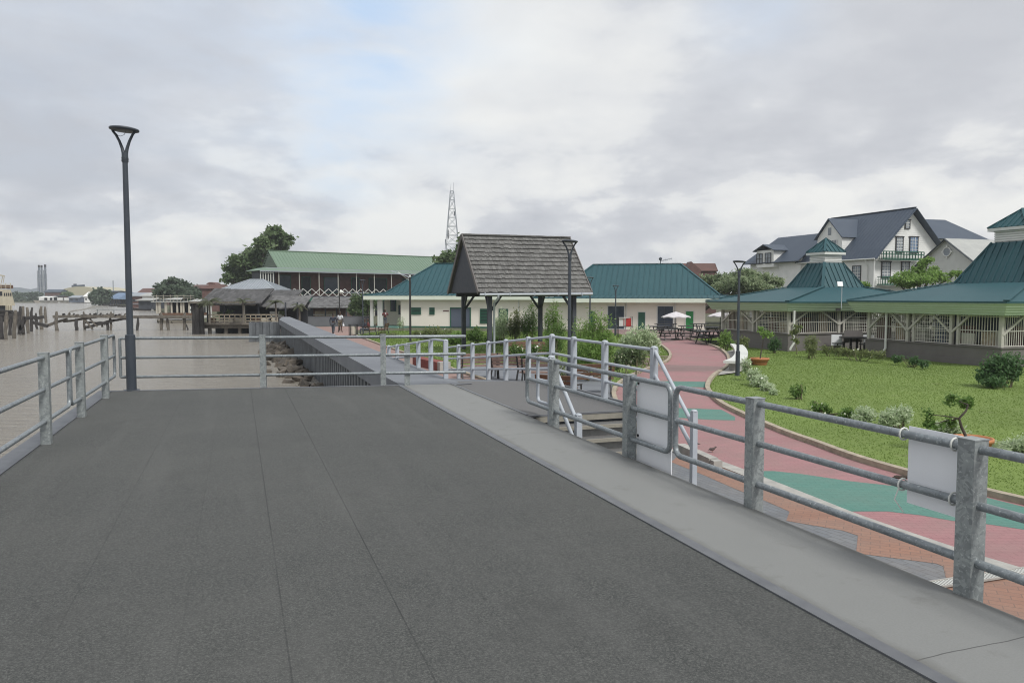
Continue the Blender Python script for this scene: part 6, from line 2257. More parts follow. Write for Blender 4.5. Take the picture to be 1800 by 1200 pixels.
# birds
def bird(loc, rz, label, s=1.0):
    t = thing('bird', label, 'bird', loc, rz)
    rot = Matrix.Rotation(rz, 3, 'Z'); Lc_ = Vector(loc)
    q = lambda x_, y_, z_: Lc_ + rot @ Vector((x_ * s, y_ * s, z_ * s))
    mb = MB()
    prof = [(-.17, .095, .004), (-.10, .10, .018), (-.05, .10, .034), (0, .105, .046), (.05, .115, .044), (.085, .135, .030), (.105, .155, .024), (.125, .165, .026), (.145, .165, .018), (.158, .160, .006), (.178, .156, .002)]
    mb.tube([q(a, 0, c) for a, c, r in prof], [r * s for a, c, r in prof], 10)
    mb.build('body', M['bird'], t)
    for sg in (-1, 1):
        mb = MB(); mb.tube([q(0, sg * .016, .07), q(.01, sg * .018, .03), q(0, sg * .018, 0), q(.025, sg * .02, .002)], .004 * s, 5); mb.build('leg', M['pot'], t)
    for sg in (-1, 1):
        mb = MB(); mb.ico(q(-.02, sg * .042, .11), .06 * s, 2, 0, (1.35, .2, .6), rz, smooth=True); mb.build('wing', M['bird'], t)


pb = G(1252, 795, GZ)
bird(pb, R(20), 'brown bird with raised head standing on the pink path behind the concrete block', .6)
bird(G(1222, 785, GZ), R(160), 'dark hunched bird feeding by the far end of the concrete block', .6)
bird(jp(134, 555.2), R(10), 'dark bird on the broken jetty, left one')
bird(jp(212, 554.8), R(190), 'dark bird on the jetty beam just left of the tall lamp', 1.2)

# concrete block kerb
a, b_ = G(1196, 795, GZ), G(1254, 822, GZ)
mb = MB(); mb.beam(a + Z3 * .09, b_ + Z3 * .09, .17, .16)
mb.beam(b_ + (b_ - a).normalized() * .02 + Z3 * .085, b_ + (b_ - a).normalized() * .17 + Z3 * .085, .16, .14)
o = mb.build('concrete_block', M['concrete']); tag(o, 'worn pale concrete block lying along the drain near the stairs', 'concrete block')
# red low wall beyond the ramp
a, b_ = G(735, 641, GZ), G(778, 651, GZ)
t = thing('low_wall', 'low red painted wall beside the promenade with a pale end block', 'low wall', a)
mb = MB(); mb.beam(a + Z3 * .17, b_ + Z3 * .17, .5, .34); mb.build('wall', M['redbrick'], t)
mb = MB(); mb.beam(b_ + Z3 * .18, b_ + (b_ - a).normalized() * .3 + Z3 * .18, .45, .36); mb.build('end_block', M['concrete'], t)

# ============================================================ FAR BANK
Yc = 455
for i, (px, yt, w_, lab) in enumerate(((70.3, 467, 3.4, 'left'), (74.8, 467, 3.4, 'middle'), (81.2, 465.5, 3.6, 'right, slightly apart'))):
    q = W(px, 520, Yc + i * 3); zt_ = W(px, yt, Yc).z; r = w_ / 2 * Yc / FPX
    t = thing('chimney_stack', 'tall blue grey power plant stack on the far bank, the %s one' % lab, 'chimney', (q.x, q.y, GZ), 0, 'power plant stacks')
    mb = MB(); mb.tube([(q.x, q.y, GZ), (q.x, q.y, zt_)], r * .9, 12); mb.build('shaft', M['steelblue'], t)
    mb = MB(); mb.tube([(q.x, q.y, zt_ - 1), (q.x, q.y, zt_ + .4)], r * 1.0, 12); mb.build('cap', M['black'], t)
    mb = MB(); mb.tube([(q.x, q.y, GZ + 8.5), (q.x, q.y, zt_ - 5)], r * 1.12, 10); mb.build('cladding', M['steelblue'], t)
    mb = MB()
    for z in (zt_ - 3, zt_ - 9, GZ + 8, GZ + 13): mb.tube([(q.x, q.y, z), (q.x, q.y, z + .3)], r * 1.45, 10)
    for sg in (-1, 1): mb.beam((q.x + sg * r * 1.25, q.y - r, GZ), (q.x + sg * r * 1.25, q.y - r, zt_ - 3), .3, .3)
    mb.build('platforms', M['tin'], t)


def fbox(name, label, px0, px1, yt, yb, Y, m, cat='building', dp=8, roof=None, yr=None):
    x0, x1 = W(px0, 520, Y).x, W(px1, 520, Y).x
    zt_, zb_ = W(900, yt, Y).z, min(W(900, yb, Y).z, W(900, yt, Y).z - .5)
    t = thing(name, label, cat, ((x0 + x1) / 2, Y, GZ))
    mb = MB(); mb.box(((x0 + x1) / 2, Y + dp / 2, (zt_ + GZ) / 2), (x1 - x0, dp, zt_ - GZ)); mb.build('wall', M[m], t)
    mb = MB(); zr = W(900, yr or yt - 1.2, Y).z
    for f in ([(x0 - .5, Y - .5, zt_), (x1 + .5, Y - .5, zt_), (x1 + .2, Y + dp / 2, zr), (x0 - .2, Y + dp / 2, zr)], [(x1 + .5, Y + dp + .5, zt_), (x0 - .5, Y + dp + .5, zt_), (x0 - .2, Y + dp / 2, zr), (x1 + .2, Y + dp / 2, zr)]):
        f = [Vector(v) for v in f]; n_ = (f[1] - f[0]).cross(f[2] - f[0]).normalized(); mb.slab(f, n_, .2)
    for xx_ in (x0, x1): mb.slab([(xx_, Y, zt_), (xx_, Y + dp, zt_), (xx_, Y + dp / 2, zr)], (-1, 0, 0), .1)
    mb.build('roof', M[roof or m], t)
    mb = MB(); n = max(2, int((x1 - x0) / 4))
    for i in range(n): mb.box((x0 + (i + .5) * (x1 - x0) / n, Y - .03, GZ + (zt_ - GZ) * .55), ((x1 - x0) / n * .45, .1, (zt_ - GZ) * .25))
    mb.build('windows', M['dark'], t)
    return t


fbox('factory_building', 'long low brown factory block right of the power plant stacks', 79, 106, 513, 530, 430, 'brownwall', roof='slate', yr=508.5)
fbox('quay_shed', 'white open quay shed with a flat pale roof below the stacks', 68, 90, 522.5, 530, 412, 'dark', roof='siding', yr=520.5)
fbox('quay_building', 'dark low building behind the moored boats on the far bank', 90, 108, 521, 530, 418, 'brownwall', roof='dark')
fbox('blue_gable_house', 'small blue gabled house with a silver shed roof on the far quay', 121, 139, 523, 531, 395, 'blue_wall', roof='tin', yr=519)
fbox('white_house', 'small white house left of the round riverside tree', 148, 161, 521, 531, 380, 'siding', roof='siding', yr=513)
# curved cream warehouse
Yw = 470
t = thing('warehouse', 'large cream warehouse with a low curved roof and ridge vent on the far bank', 'warehouse', (W(137, 520, Yw).x, Yw, GZ))
mb = MB()
N = 16
xw0, xw1 = W(104, 520, Yw).x, W(176, 520, Yw).x
prof = []
for i in range(N + 1):
    k_ = i / N; zc = W(900, 512 - 8.5 * math.sin(math.pi * (k_ * .96 + .02)) ** .8, Yw).z
    prof.append((xw0 + (xw1 - xw0) * k_, zc))
fr_ = [(xw0, GZ)] + prof + [(xw1, GZ)]
mb.poly([(a, Yw, c) for a, c in fr_][::-1])
mb.poly([(a, Yw + 40, c) for a, c in fr_])
for i in range(N): mb.poly([(prof[i][0], Yw, prof[i][1]), (prof[i + 1][0], Yw, prof[i + 1][1]), (prof[i + 1][0], Yw + 40, prof[i + 1][1]), (prof[i][0], Yw + 40, prof[i][1])][::-1], True)
mb.build('shell', M['cream_dome'], t)
mb = MB(); a = W(127, 503, Yw + 3); b_ = W(148, 502, Yw + 3); mb.beam(a, b_, 1.5, 1.2); mb.box((W(132, 501, Yw + 3)), (1.5, 1, 1.5)); mb.build('ridge_vent', M['slate'], t)
# blue roofed riverside building
Yb = 290
t = thing('riverside_market', 'blue grey roofed riverside hall on posts behind the tall lamp', 'building', (W(205, 520, Yb).x, Yb, GZ))
xx = lambda px, Y=Yb: W(px, 520, Y).x
zc = lambda py, Y=Yb: W(900, py, Y).z
mb = MB(); mb.box(((xx(181) + xx(228)) / 2, Yb + 6, (GZ + zc(526)) / 2), (xx(228) - xx(181), 10, zc(526) - GZ)); mb.build('wall', M['blue_wall'], t)
mb = MB()
for f in ([(xx(179), Yb, zc(525.5)), (xx(226), Yb, zc(525)), (xx(226), Yb + 7, zc(514.5)), (xx(192), Yb + 7, zc(514.5))], [(xx(226), Yb + 14, zc(525)), (xx(179), Yb + 14, zc(525)), (xx(192), Yb + 7, zc(514.5)), (xx(226), Yb + 7, zc(514.5))]):
    f = [Vector(v) for v in f]; n_ = (f[1] - f[0]).cross(f[2] - f[0]).normalized(); mb.slab(f, n_, .2); mb.ribs(f, n_.cross((f[1] - f[0]).normalized()), 1.2, .1, .1, n_)
f = [(xx(212), Yb - 2, zc(526)), (xx(234), Yb - 2, zc(526)), (xx(224), Yb - 1.5, zc(518))]
mb.slab(f, (0, -1, 0), 5)
mb.build('roof', M['blue_roof'], t)
mb = MB()
for i in range(12): mb.beam((xx(181 + i * 4.2), Yb - .6, WZ), (xx(181 + i * 4.2), Yb - .6, zc(526)), .3, .3)
mb.build('posts', M['piled'], t)
fbox('long_roof_building', 'far flat roofed hall showing over the blue roofed hall', 186, 204, 512, 525, 330, 'slate', roof='slate')
p = W(199.5, 520, 420)
mb = MB(); mb.tube([(p.x, p.y, GZ), (p.x, p.y, W(199, 493, 420).z)], .25, 6)
o = mb.build('mast', M['tin']); tag(o, 'thin far mast left of the tall lamp', 'mast')
# left bank houses between the lamp and the ferry
for a in [('bank_house', 'low grey house with a long sloping tin roof on the left bank', 228, 262, 520, 533, 240, 'brownwall', 'tin', 514),
          ('bank_house', 'pale shed with a dark opening on the left bank beside the long tin roof', 250, 268, 520, 532, 215, 'siding', 'ltroof', 514.5),
          ('bank_house', 'brown house with a rusty roof rising left of the big round tree', 244, 282, 515, 530, 260, 'brownwall', 'redroof', 506.5),
          ('bank_house', 'small hut with a white awning near the water', 243, 267, 527, 545, 180, 'dwood', 'ltroof', 524)]:
    fbox(a[0], a[1], a[2], a[3], a[4], a[5], a[6], a[7], 'house', 7, a[8], a[9])
for j, (px, w_) in enumerate(((237, 6), (246, 5), (255, 7), (262, 5))):
    pass
# red roofed buildings behind the restaurant
t, x0, x1, ze_ = far_house(352, 398, 499.5, 507, 150, 'redroof', 'brownwall', 'brick red roofed building behind the restaurant with an arched ridge light', gable=False)
mb = MB(); Yr = 152
pts = [Vector((W(362 + 17 * i / 8, 500, Yr).x, Yr, W(900, 500 - 4.2 * math.sin(math.pi * i / 8) ** .6, Yr).z)) for i in range(9)]
mb.slab(pts[::-1], (0, -1, 0), 3)
mb.build('arched_light', M['brownwall'], t)
fbox('bank_house', 'brown roofed house left of the brick red roof behind the mooring dolphin', 336, 360, 506, 520, 170, 'brownwall', 'house', 7, 'redroof', 500)
fbox('bank_house', 'small pale roofed hut right of the ferry', 338, 352, 530, 545, 105, 'siding', 'house', 4, 'ltroof', 525)
# far quay wall
mb = MB(); a = W(60, 531, 404); b_ = W(163, 531, 402)
mb.beam((a.x, 404, WZ + .3), (b_.x, 404, WZ + .3), 1, 1.5); o = mb.build('quay_wall', M['piled']); tag(o, 'dark long quay wall along the far bank', 'quay wall')

# hills on the horizon
def hills(name, pts, Y, m):
    mb = MB()
    pp = [W(px, py, Y) for px, py in pts]
    top = catmull(pp, 4)
    n = len(top)
    for k_ in range(n - 1):
        a, b_ = top[k_], top[k_ + 1]
        mb.poly([(a.x, Y - 120, GZ), (b_.x, Y - 120, GZ), (b_.x, b_.y, b_.z), (a.x, a.y, a.z)], True)
        mb.poly([(a.x, a.y, a.z), (b_.x, b_.y, b_.z), (b_.x, Y + 200, GZ), (a.x, Y + 200, GZ)], True)
    return struct(name, mb, m)


M['hill'] = mat('distant forested hill', (.045, .07, .085), (.06, .085, .10), 1, .02)
M['hill2'] = mat('nearer forested hill', (.05, .08, .075), (.07, .10, .09), 1, .03)
hills('hills', [(-60, 505), (-20, 506), (10, 508), (24, 505), (40, 506), (50, 510), (60, 507), (68, 506), (85, 509), (110, 512), (200, 514), (260, 514), (340, 513), (420, 515), (700, 516), (1300, 516), (1900, 515)], 1500, M['hill'])
hills('hills', [(-60, 512), (10, 513), (30, 514), (48, 513), (62, 516), (90, 517), (130, 516), (200, 517), (300, 516), (600, 517), (900, 518)], 900, M['hill2'])

# ============================================================ PLANTS
def leaves(name, clumps, n, size, m, parent, asp=.5, droop=0.0, seed=1, flat=0.0, ground=False):
    """leaves set along many fine shoots.  Shoots start at the clump's heart (or at the ground under it)
       and run out past its edge, so the outline is ragged and gaps show between them"""
    rg = np.random.default_rng(seed)
    C_ = np.array([c for c, r in clumps], float); R_ = np.array([r for c, r in clumps], float)
    vol = (R_[:, 0] * R_[:, 1] * R_[:, 2]) ** (2 / 3); vol /= vol.sum()
    ns = max(len(clumps) * 3, int(n / (13 if ground else 16)))
    ci = rg.choice(len(clumps), ns, p=vol)
    d = rg.normal(size=(ns, 3))
    if ground:
        d[:, 2] = np.abs(d[:, 2]) * .9 - .25
    d /= np.linalg.norm(d, axis=1)[:, None]
    q = rg.uniform(.45, 1.12, ns) ** .7
    E_ = C_[ci] + d * R_[ci] * q[:, None]
    if ground:
        S_ = C_[ci] + rg.normal(0, .35, (ns, 3)) * R_[ci]
        S_[:, 2] = GZ
        E_[:, 2] = np.maximum(E_[:, 2], GZ + size)
    else:
        S_ = C_[ci] + rg.normal(0, .22, (ns, 3)) * R_[ci]
    k = rg.integers(0, ns, n)
    t = rg.uniform(.3 if ground else .25, 1.03, n) ** .75
    P = S_[k] * (1 - t)[:, None] + E_[k] * t[:, None]
    bow = (t * (1 - t))[:, None] * 4
    P += bow * rg.normal(0, .10, (ns, 3))[k] * R_[ci][k]
    P += rg.normal(0, size * .35, (n, 3))
    P[:, 2] = np.maximum(P[:, 2], GZ + .01)
    ax = (E_ - S_); ax /= np.linalg.norm(ax, axis=1)[:, None] + 1e-9
    t1 = ax[k] * .5 + rg.normal(0, .75, (n, 3)); t1[:, 2] -= droop
    t1 /= np.linalg.norm(t1, axis=1)[:, None]
    up = np.array([0, 0, 1.0 + flat]) + rg.normal(0, .55, (n, 3)) + d[k] * .25
    t2 = np.cross(up, t1); t2 /= np.linalg.norm(t2, axis=1)[:, None] + 1e-9
    s = size * rg.uniform(.6, 1.35, n)[:, None]
    a = P - t1 * s * .5; b_ = P + t2 * s * asp * .5; c = P + t1 * s * .5; e = P - t2 * s * asp * .5
    V = np.stack([a, b_, c, e], 1).reshape(-1, 3)
    off = np.array(parent.location)
    o = raw_mesh(name, V - off, 4, m)
    o.parent = parent
    return o


def limb(mb, a, b_, r0, r1, rr, n=5, wob=.08):
    a, b_ = Vector(a), Vector(b_)
    L_ = (b_ - a).length
    pts = [a.lerp(b_, i / n) + Vector((rr.uniform(-1, 1), rr.uniform(-1, 1), rr.uniform(-.5, .5))) * (wob * L_ if 0 < i < n else 0) * .5 for i in range(n + 1)]
    mb.tube(pts, [r0 + (r1 - r0) * i / n for i in range(n + 1)], 7)


def tree(label, base, clumps, n, size, leafm, trunk_r=.25, fork=.45, seed=1, kind='broadleaf_tree', cat='tree', group=None, asp=.5, twigs=0, trunkm='trunk', flat=0):
    t = thing(kind, label, cat, base, 0, group)
    rr = random.Random(seed)
    base = Vector(base)
    cc_ = sum((Vector(c) for c, r in clumps), Vector()) / len(clumps)
    top = base.lerp(Vector((cc_.x, cc_.y, cc_.z)), fork)
    mb = MB()
    limb(mb, base - Vector((0, 0, .1)), top, trunk_r, trunk_r * .7, rr)
    for c, r in clumps:
        limb(mb, top, Vector(c), trunk_r * .55, trunk_r * .12, rr)
        for i in range(twigs):
            d = Vector((rr.gauss(0, 1), rr.gauss(0, 1), rr.gauss(.3, 1))).normalized()
            limb(mb, Vector(c), Vector(c) + Vector((d.x * r[0], d.y * r[1], d.z * r[2])) * .9, trunk_r * .12, trunk_r * .03, rr, 3)
    mb.build('trunk', M[trunkm], t)
    leaves('crown', clumps, n, size, M[leafm], t, asp, 0, seed, flat)
    return t


def cl(px, py, Y, rpx, rpy, dy=0.0, k=.8):
    """a clump seen at this image place and depth, with real radii"""
    c = W(px, py, Y + dy)
    rx, rz = rpx / FPX * Y, rpy / FPX * Y
    return (tuple(c), (rx, max(rx * k, rz * .6), rz))


tree('tall dark rounded tree rising behind the left end of the sage green roof', (W(462, 500, 128).x, 128, GZ),
     [cl(480, 413, 128, 20, 14), cl(500, 425, 128, 18, 14, 2), cl(462, 428, 128, 18, 14, -2), cl(448, 448, 128, 22, 14), cl(478, 444, 128, 26, 16, 3), cl(420, 458, 127, 18, 12, -2), cl(410, 474, 127, 18, 12), cl(435, 476, 127, 24, 16), cl(462, 468, 128, 24, 18),
      cl(403, 489, 126, 12, 8, -1), cl(425, 495, 127, 20, 12)], 9000, .75, 'l_dark', .5, .3, 3, asp=.6, twigs=3)
tree('wide bushy green tree on the left bank behind the ferry', (W(308, 525, 165).x, 165, GZ),
     [cl(308, 497, 165, 20, 10), cl(290, 505, 165, 18, 10), cl(326, 505, 165, 18, 9), cl(300, 512, 163, 28, 10, -3), cl(330, 513, 164, 20, 8), cl(345, 514, 166, 12, 7), cl(280, 514, 164, 12, 6), cl(315, 520, 160, 34, 8)], 6000, .8, 'l_far', .5, .4, 4, asp=.7, flat=.5)
tree('round green tree hanging over the far riverbank left of the blue roof', (W(175, 528, 285).x, 285, GZ),
     [cl(177, 516, 285, 14, 8), cl(168, 522, 284, 10, 9), cl(188, 518, 286, 9, 7), cl(176, 527, 283, 14, 7)], 3500, 1.2, 'l_far', .5, .4, 5, asp=.7)
tree('small spreading tree before the cream warehouse', (W(117, 530, 430).x, 430, GZ), [cl(117, 519, 430, 8, 4), cl(113, 522, 430, 6, 4), cl(122, 522, 430, 6, 4)], 1200, 1.6, 'l_dark', .5, .5, 6, asp=.7)
tree('dark leafed tree just left of the shelter roof peak', (W(800, 480, 95).x, 95, GZ),
     [cl(785, 452, 95, 13, 9), cl(800, 456, 95, 14, 9), cl(808, 448, 95, 9, 11), cl(775, 460, 95, 9, 6), cl(813, 432, 95, 5, 9), cl(812, 424, 95, 5, 5), cl(815, 445, 96, 10, 16)], 3500, .55, 'l_dark', .3, .6, 7, asp=.65, twigs=2)
tree('wide low frangipani tree with pale flower heads between the teal roofs', (W(1305, 540, 62).x, 84, GZ),
     [cl(1305, 484, 84, 30, 12), cl(1270, 490, 84, 24, 12), cl(1340, 490, 84, 26, 12), cl(1245, 492, 85, 18, 10), cl(1362, 496, 84, 20, 10), cl(1290, 503, 82, 34, 13), cl(1330, 507, 82, 34, 12), cl(1310, 496, 81, 40, 12, -1), cl(1262, 508, 84, 24, 12), cl(1350, 512, 84, 22, 10), cl(1320, 480, 84, 14, 7), cl(1300, 525, 85, 81, 12)], 13000, .42, 'l_frangi', .3, .5, 8, 'frangipani_tree', asp=.4, twigs=2)
tree('feathery light green tree in front of the colonial house balconies', (W(1605, 520, 58).x, 58, GZ),
     [cl(1600, 483, 58, 30, 6), cl(1635, 482, 58, 28, 6), cl(1575, 492, 58, 16, 5), cl(1612, 492, 57, 32, 7), cl(1650, 490, 58, 26, 6), cl(1680, 480, 58, 16, 6), cl(1620, 466, 58, 9, 9), cl(1632, 458, 58, 9, 5), cl(1595, 500, 58, 24, 5), cl(1612, 473, 58, 14, 5), cl(1642, 474, 59, 15, 4)], 5200, .26, 'l_light', .18, .55, 9, asp=.4, twigs=3, flat=.6)
tree('little green shrub tree peeping over the left pavilion roof', (W(1518, 530, 62).x, 62, GZ), [cl(1515, 500, 62, 9, 3), cl(1522, 503, 62, 7, 3)], 400, .3, 'l_light', .06, .6, 10, asp=.4)
t = thing('hedge', 'dense dark green hedge behind the grey parapet between kiosk and columned porch', 'hedge', (W(632, 540, 84).x, 84, GZ))
leaves('foliage', [cl(625, 530, 84, 12, 15), cl(640, 528, 84, 14, 14), cl(632, 545, 84, 20, 14), cl(650, 535, 85, 12, 18), cl(616, 545, 84, 8, 8)], 4500, .25, M['l_dark'], t, .6, seed=12)
mb = MB()
for i in range(4): limb(mb, (W(618 + i * 10, 540, 84).x, 84, GZ), (W(620 + i * 9, 540, 84).x, 84, .8), .06, .02, random.Random(i))
mb.build('stems', M['trunk'], t)
# far treeline
t_ = []
rt = random.Random(21)
for i in range(26):
    px = -40 + i * 6.5
    if px > 66: break
    c = W(px, 521 + rt.uniform(-3, 1), 445); t_.append((tuple(c), (rt.uniform(2.5, 4), 3, rt.uniform(1.5, 2.6))))
    c = W(px + 3, 526, 440); t_.append((tuple(c), (3.2, 3, 1.8)))
for i in range(60):
    c = (150 + i * 7 + rt.uniform(-3, 3), 210 + rt.uniform(-20, 20) - i * 1.5, 1.5 + rt.uniform(-1, 2)); t_.append((c, (7, 6, rt.uniform(4, 6))))
dummy = bpy.data.objects.new('treeline_origin', None)
o = leaves('treeline', t_, 16000, 1.5, M['l_far'], dummy, .8, seed=31)
o.parent = None
bpy.data.objects.remove(dummy)
o['kind'] = 'stuff'; o['label'] = 'dark band of far trees along the opposite bank'; o['category'] = 'trees'


def palm(label, px, Y, ztop, h, seed, nf=11, fl_=1.5, m='l_palm', group=None, zb=None, name='palm_tree'):
    x_ = W(px, 540, Y).x
    zb = ztop - h if zb is None else zb
    t = thing(name, label, 'palm', (x_, Y, zb), 0, group)
    rr = random.Random(seed)
    mb = MB(); mb.tube([(x_, Y, zb), (x_ + .03, Y, (zb + ztop) / 2), (x_, Y, ztop)], [.09, .075, .06], 8); mb.build('trunk', M['pile'], t)
    mb = MB()
    for i in range(nf):
        an = i / nf * 6.283 + rr.uniform(-.2, .2); el = rr.uniform(.2, 1.2)
        L_ = fl_ * rr.uniform(.75, 1.1)
        pts = []
        for k_ in range(7):
            q = k_ / 6
            hx = L_ * q * math.cos(el * (1 - q * .4)); hz = L_ * (q * math.sin(el) - .75 * q * q)
            pts.append(Vector((x_ + math.cos(an) * hx, Y + math.sin(an) * hx, ztop + hz)))
        side = Vector((-math.sin(an), math.cos(an), 0))
        for k_ in range(6):
            for j in range(3):
                p = pts[k_].lerp(pts[k_ + 1], j / 3)
                ll = L_ * .28 * (1 - abs((k_ + j / 3) / 6 - .4))
                dr = (pts[k_ + 1] - pts[k_]).normalized()
                for sg in (-1, 1):
                    e = p + side * sg * ll + dr * ll * .5 - Vector((0, 0, ll * .45))
                    w_ = dr * .035
                    mb.poly([p - w_, e, p + w_])
    mb.build('crown', M[m], t)


palm('small windblown palm behind the mooring dolphin, leftmost palm', 368, 66.5, W(368, 531, 66.5).z, 1.9, 1, 13, 1.5)
palm('small palm at the middle of the jetty terrace, with a pale trunk', 427, 66.8, W(427, 529, 66.8).z, 1.9, 2, 8, 1.0)
palm('slim palm on the jetty terrace, before the drooping thatch', 484.5, 66, W(484.5, 532, 66).z, 1.5, 3, 12, 1.0)
palm('slim palm at the land end of the thatched restaurant', 526, 68, W(526, 538, 68).z, 1.5, 4, 12, 0.9)
leafy = thing('terrace_plants', 'low green plants on the restaurant terrace, behind its left railing', 'plants', (W(395, 555, 68).x, 69.3, -.4))
leaves('foliage', [cl(390, 551, 69.3, 10, 4), cl(402, 549, 69.3, 8, 4), cl(497, 550, 69.3, 6, 3)], 700, .2, M['l_dark'], leafy, .4, seed=41)


def bush(label, clumps, n, size, m, seed=1, name='shrub', stems=6, asp=.4, droop=0, cat='shrub', group=None, flowers=0, flat=0, sr=.02):
    c0 = clumps[0][0]
    cx = sum(c[0][0] for c in clumps) / len(clumps); cy = sum(c[0][1] for c in clumps) / len(clumps)
    t = thing(name, label, cat, (cx, cy, GZ), 0, group)
    rr = random.Random(seed)
    mb = MB()
    for i in range(stems):
        c, r = clumps[i % len(clumps)]
        limb(mb, (c[0] * .6 + cx * .4 + rr.uniform(-.1, .1), cy + rr.uniform(-.15, .15), GZ - .03), Vector(c) + Vector((rr.uniform(-.5, .5) * r[0], 0, r[2] * rr.uniform(0, .7))), sr, sr * .3, rr, 4)
    mb.build('stems', M['stem'], t)
    leaves('foliage', clumps, int(n * 1.2), size * .85, M[m], t, asp, droop, seed, flat, True)
    if flowers: leaves('flowers', clumps, flowers, size * .75, M['flower'], t, .9, 0, seed + 5, 0, True)
    return t


# planting in front of the white building, from left to right
bush('low reddish green shrubs left of the dark post, before the cream wall', [cl(735, 588, 55, 14, 8), cl(760, 582, 55, 18, 10), cl(785, 584, 54, 14, 9), cl(748, 594, 53, 16, 5)], 2200, .17, 'l_olive', 51, flowers=40)
bush('pale leafed clump before the left corner of the porch', [cl(703, 566, 66, 6, 7), cl(708, 560, 66, 5, 4)], 160, .22, 'l_pale', 52, asp=.25)
for i, (px, py, rx, ry, mm, lab) in enumerate([(800, 592, 18, 10, 'l_light', 'bright grassy clump by the left shelter post'), (835, 585, 16, 12, 'l_mid', 'tall grassy clump between the left shelter posts'), (868, 592, 18, 12, 'l_light', 'loose grassy clump behind the front shelter post'),
                                              (882, 562, 13, 20, 'l_pale', 'tall pale bamboo like clump inside the shelter opening, left one'), (905, 560, 14, 18, 'l_olive', 'loose olive clump before the louvred windows'), (932, 556, 16, 30, 'l_mid', 'tall leafy bamboo clump filling the middle of the shelter opening'),
                                              (972, 550, 16, 26, 'l_light', 'tall bright bamboo clump at the right shelter post')]):
    Y = 47 - (i > 2) * 1.0
    bush(lab, [cl(px, py, Y, rx, ry * .7), cl(px - rx * .5, py + ry * .4, Y, rx * .6, ry * .6), cl(px + rx * .5, py + ry * .5, Y, rx * .6, ry * .5), cl(px + rx * .2, py - ry * .6, Y, rx * .5, ry * .5)], 1500, .22, mm, 60 + i, 'bamboo_clump' if 'bamboo' in lab else 'shrub', 10, .22, .5)
bush('large bright green bamboo clump behind the white handrail, right of the lamp', [cl(1050, 590, 27, 28, 30), cl(1025, 575, 27, 20, 20), cl(1062, 565, 27, 16, 18), cl(1035, 612, 26.5, 30, 24), cl(1018, 600, 27, 18, 20), cl(1048, 553, 27, 14, 12), cl(1070, 600, 27, 14, 22)], 7500, .17, 'l_light', 71, 'bamboo_clump', 18, .2, .55)
bush('loose pale bamboo clump just left of the lamp behind the platform', [cl(972, 590, 31, 14, 20), cl(985, 570, 31, 12, 18), cl(962, 605, 30, 12, 10)], 1800, .17, 'l_mid', 72, 'bamboo_clump', 10, .2, .5)
bush('pale variegated bush right of the bright bamboo clump', [cl(1115, 592, 33, 20, 16), cl(1140, 588, 33, 16, 14), cl(1125, 576, 33, 14, 9), cl(1148, 598, 33, 14, 12), cl(1102, 600, 33, 12, 16)], 3800, .15, 'l_pale', 73, asp=.4)
bush('dark low flowering shrub at the foot of the variegated bush', [cl(1100, 618, 29, 16, 12), cl(1120, 615, 29, 14, 14), cl(1085, 625, 28, 10, 10)], 1800, .15, 'l_dark', 74, flowers=50)
bush('white flowered shrub behind the long brown bench', [cl(905, 612, 33, 10, 12), cl(922, 618, 33, 12, 12), cl(940, 612, 33, 10, 9)], 1200, .15, 'l_mid', 75, flowers=70)
bush('weedy green clump by the lamp base behind the handrail', [cl(985, 645, 24, 14, 8), cl(1000, 655, 24, 10, 6)], 500, .14, 'l_olive', 76, asp=.25)
bush('tufts of green plants along the promenade bench', [cl(690, 588, 56, 10, 3), cl(672, 584, 58, 8, 3)], 500, .15, 'l_olive', 77)
# right lawn
bush('yellow green young shrub by the patio corner, left of the lawn lamp', [cl(1276, 590, 42, 10, 12), cl(1268, 598, 42, 8, 8), cl(1284, 602, 42, 7, 6)], 900, .15, 'l_light', 81, asp=.4)
bush('dark leafy shrub right of the lawn lamp', [cl(1302, 605, 40, 9, 14), cl(1310, 595, 40, 6, 8)], 900, .15, 'l_olive', 82, asp=.4, flowers=12)
bush('long trailing shrub with cream flowers beside the curved white bench', [cl(1312, 640, 27, 8, 10), cl(1325, 658, 25.5, 10, 10), cl(1335, 668, 25, 14, 9), cl(1350, 680, 24, 12, 7), cl(1362, 690, 23, 8, 5)], 2200, .13, 'l_pale', 83, asp=.45, flowers=60)
bush('small dark green bush by the left pavilion plinth', [cl(1363, 600, 40, 9, 9), cl(1358, 607, 40, 8, 7)], 1000, .15, 'l_deep', 84)
bush('spiky yellow green palm like shrub before the pavilion plinth', [cl(1425, 598, 37, 11, 11), cl(1428, 612, 36, 7, 8)], 900, .2, 'l_olive', 85, asp=.2, droop=.4)
bush('sparse low plants before the left pavilion', [cl(1450, 610, 38, 14, 4), cl(1475, 612, 38, 12, 4)], 350, .14, 'l_olive', 86)
bush('row of weedy plants under the black picnic table', [cl(1495, 616, 36, 16, 4), cl(1520, 618, 35, 18, 5), cl(1545, 620, 34, 14, 5), cl(1480, 614, 36, 10, 4)], 1300, .13, 'l_olive', 87, flowers=10)
bush('small dark plants with a white bloom by the right pavilion plinth', [cl(1608, 632, 32, 10, 6), cl(1625, 637, 31, 9, 5), cl(1578, 627, 33, 10, 5)], 900, .14, 'l_deep', 88, flowers=8)
bush('large dark feathery bush before the right pavilion', [cl(1755, 640, 25, 28, 18), cl(1735, 655, 25, 20, 14), cl(1775, 655, 25, 16, 16), cl(1760, 625, 25, 24, 9), cl(1748, 668, 24.6, 22, 8), cl(1790, 632, 25, 12, 12), cl(1728, 640, 25, 10, 7)], 2300, .17, 'l_deep', 89, asp=.4, stems=16)
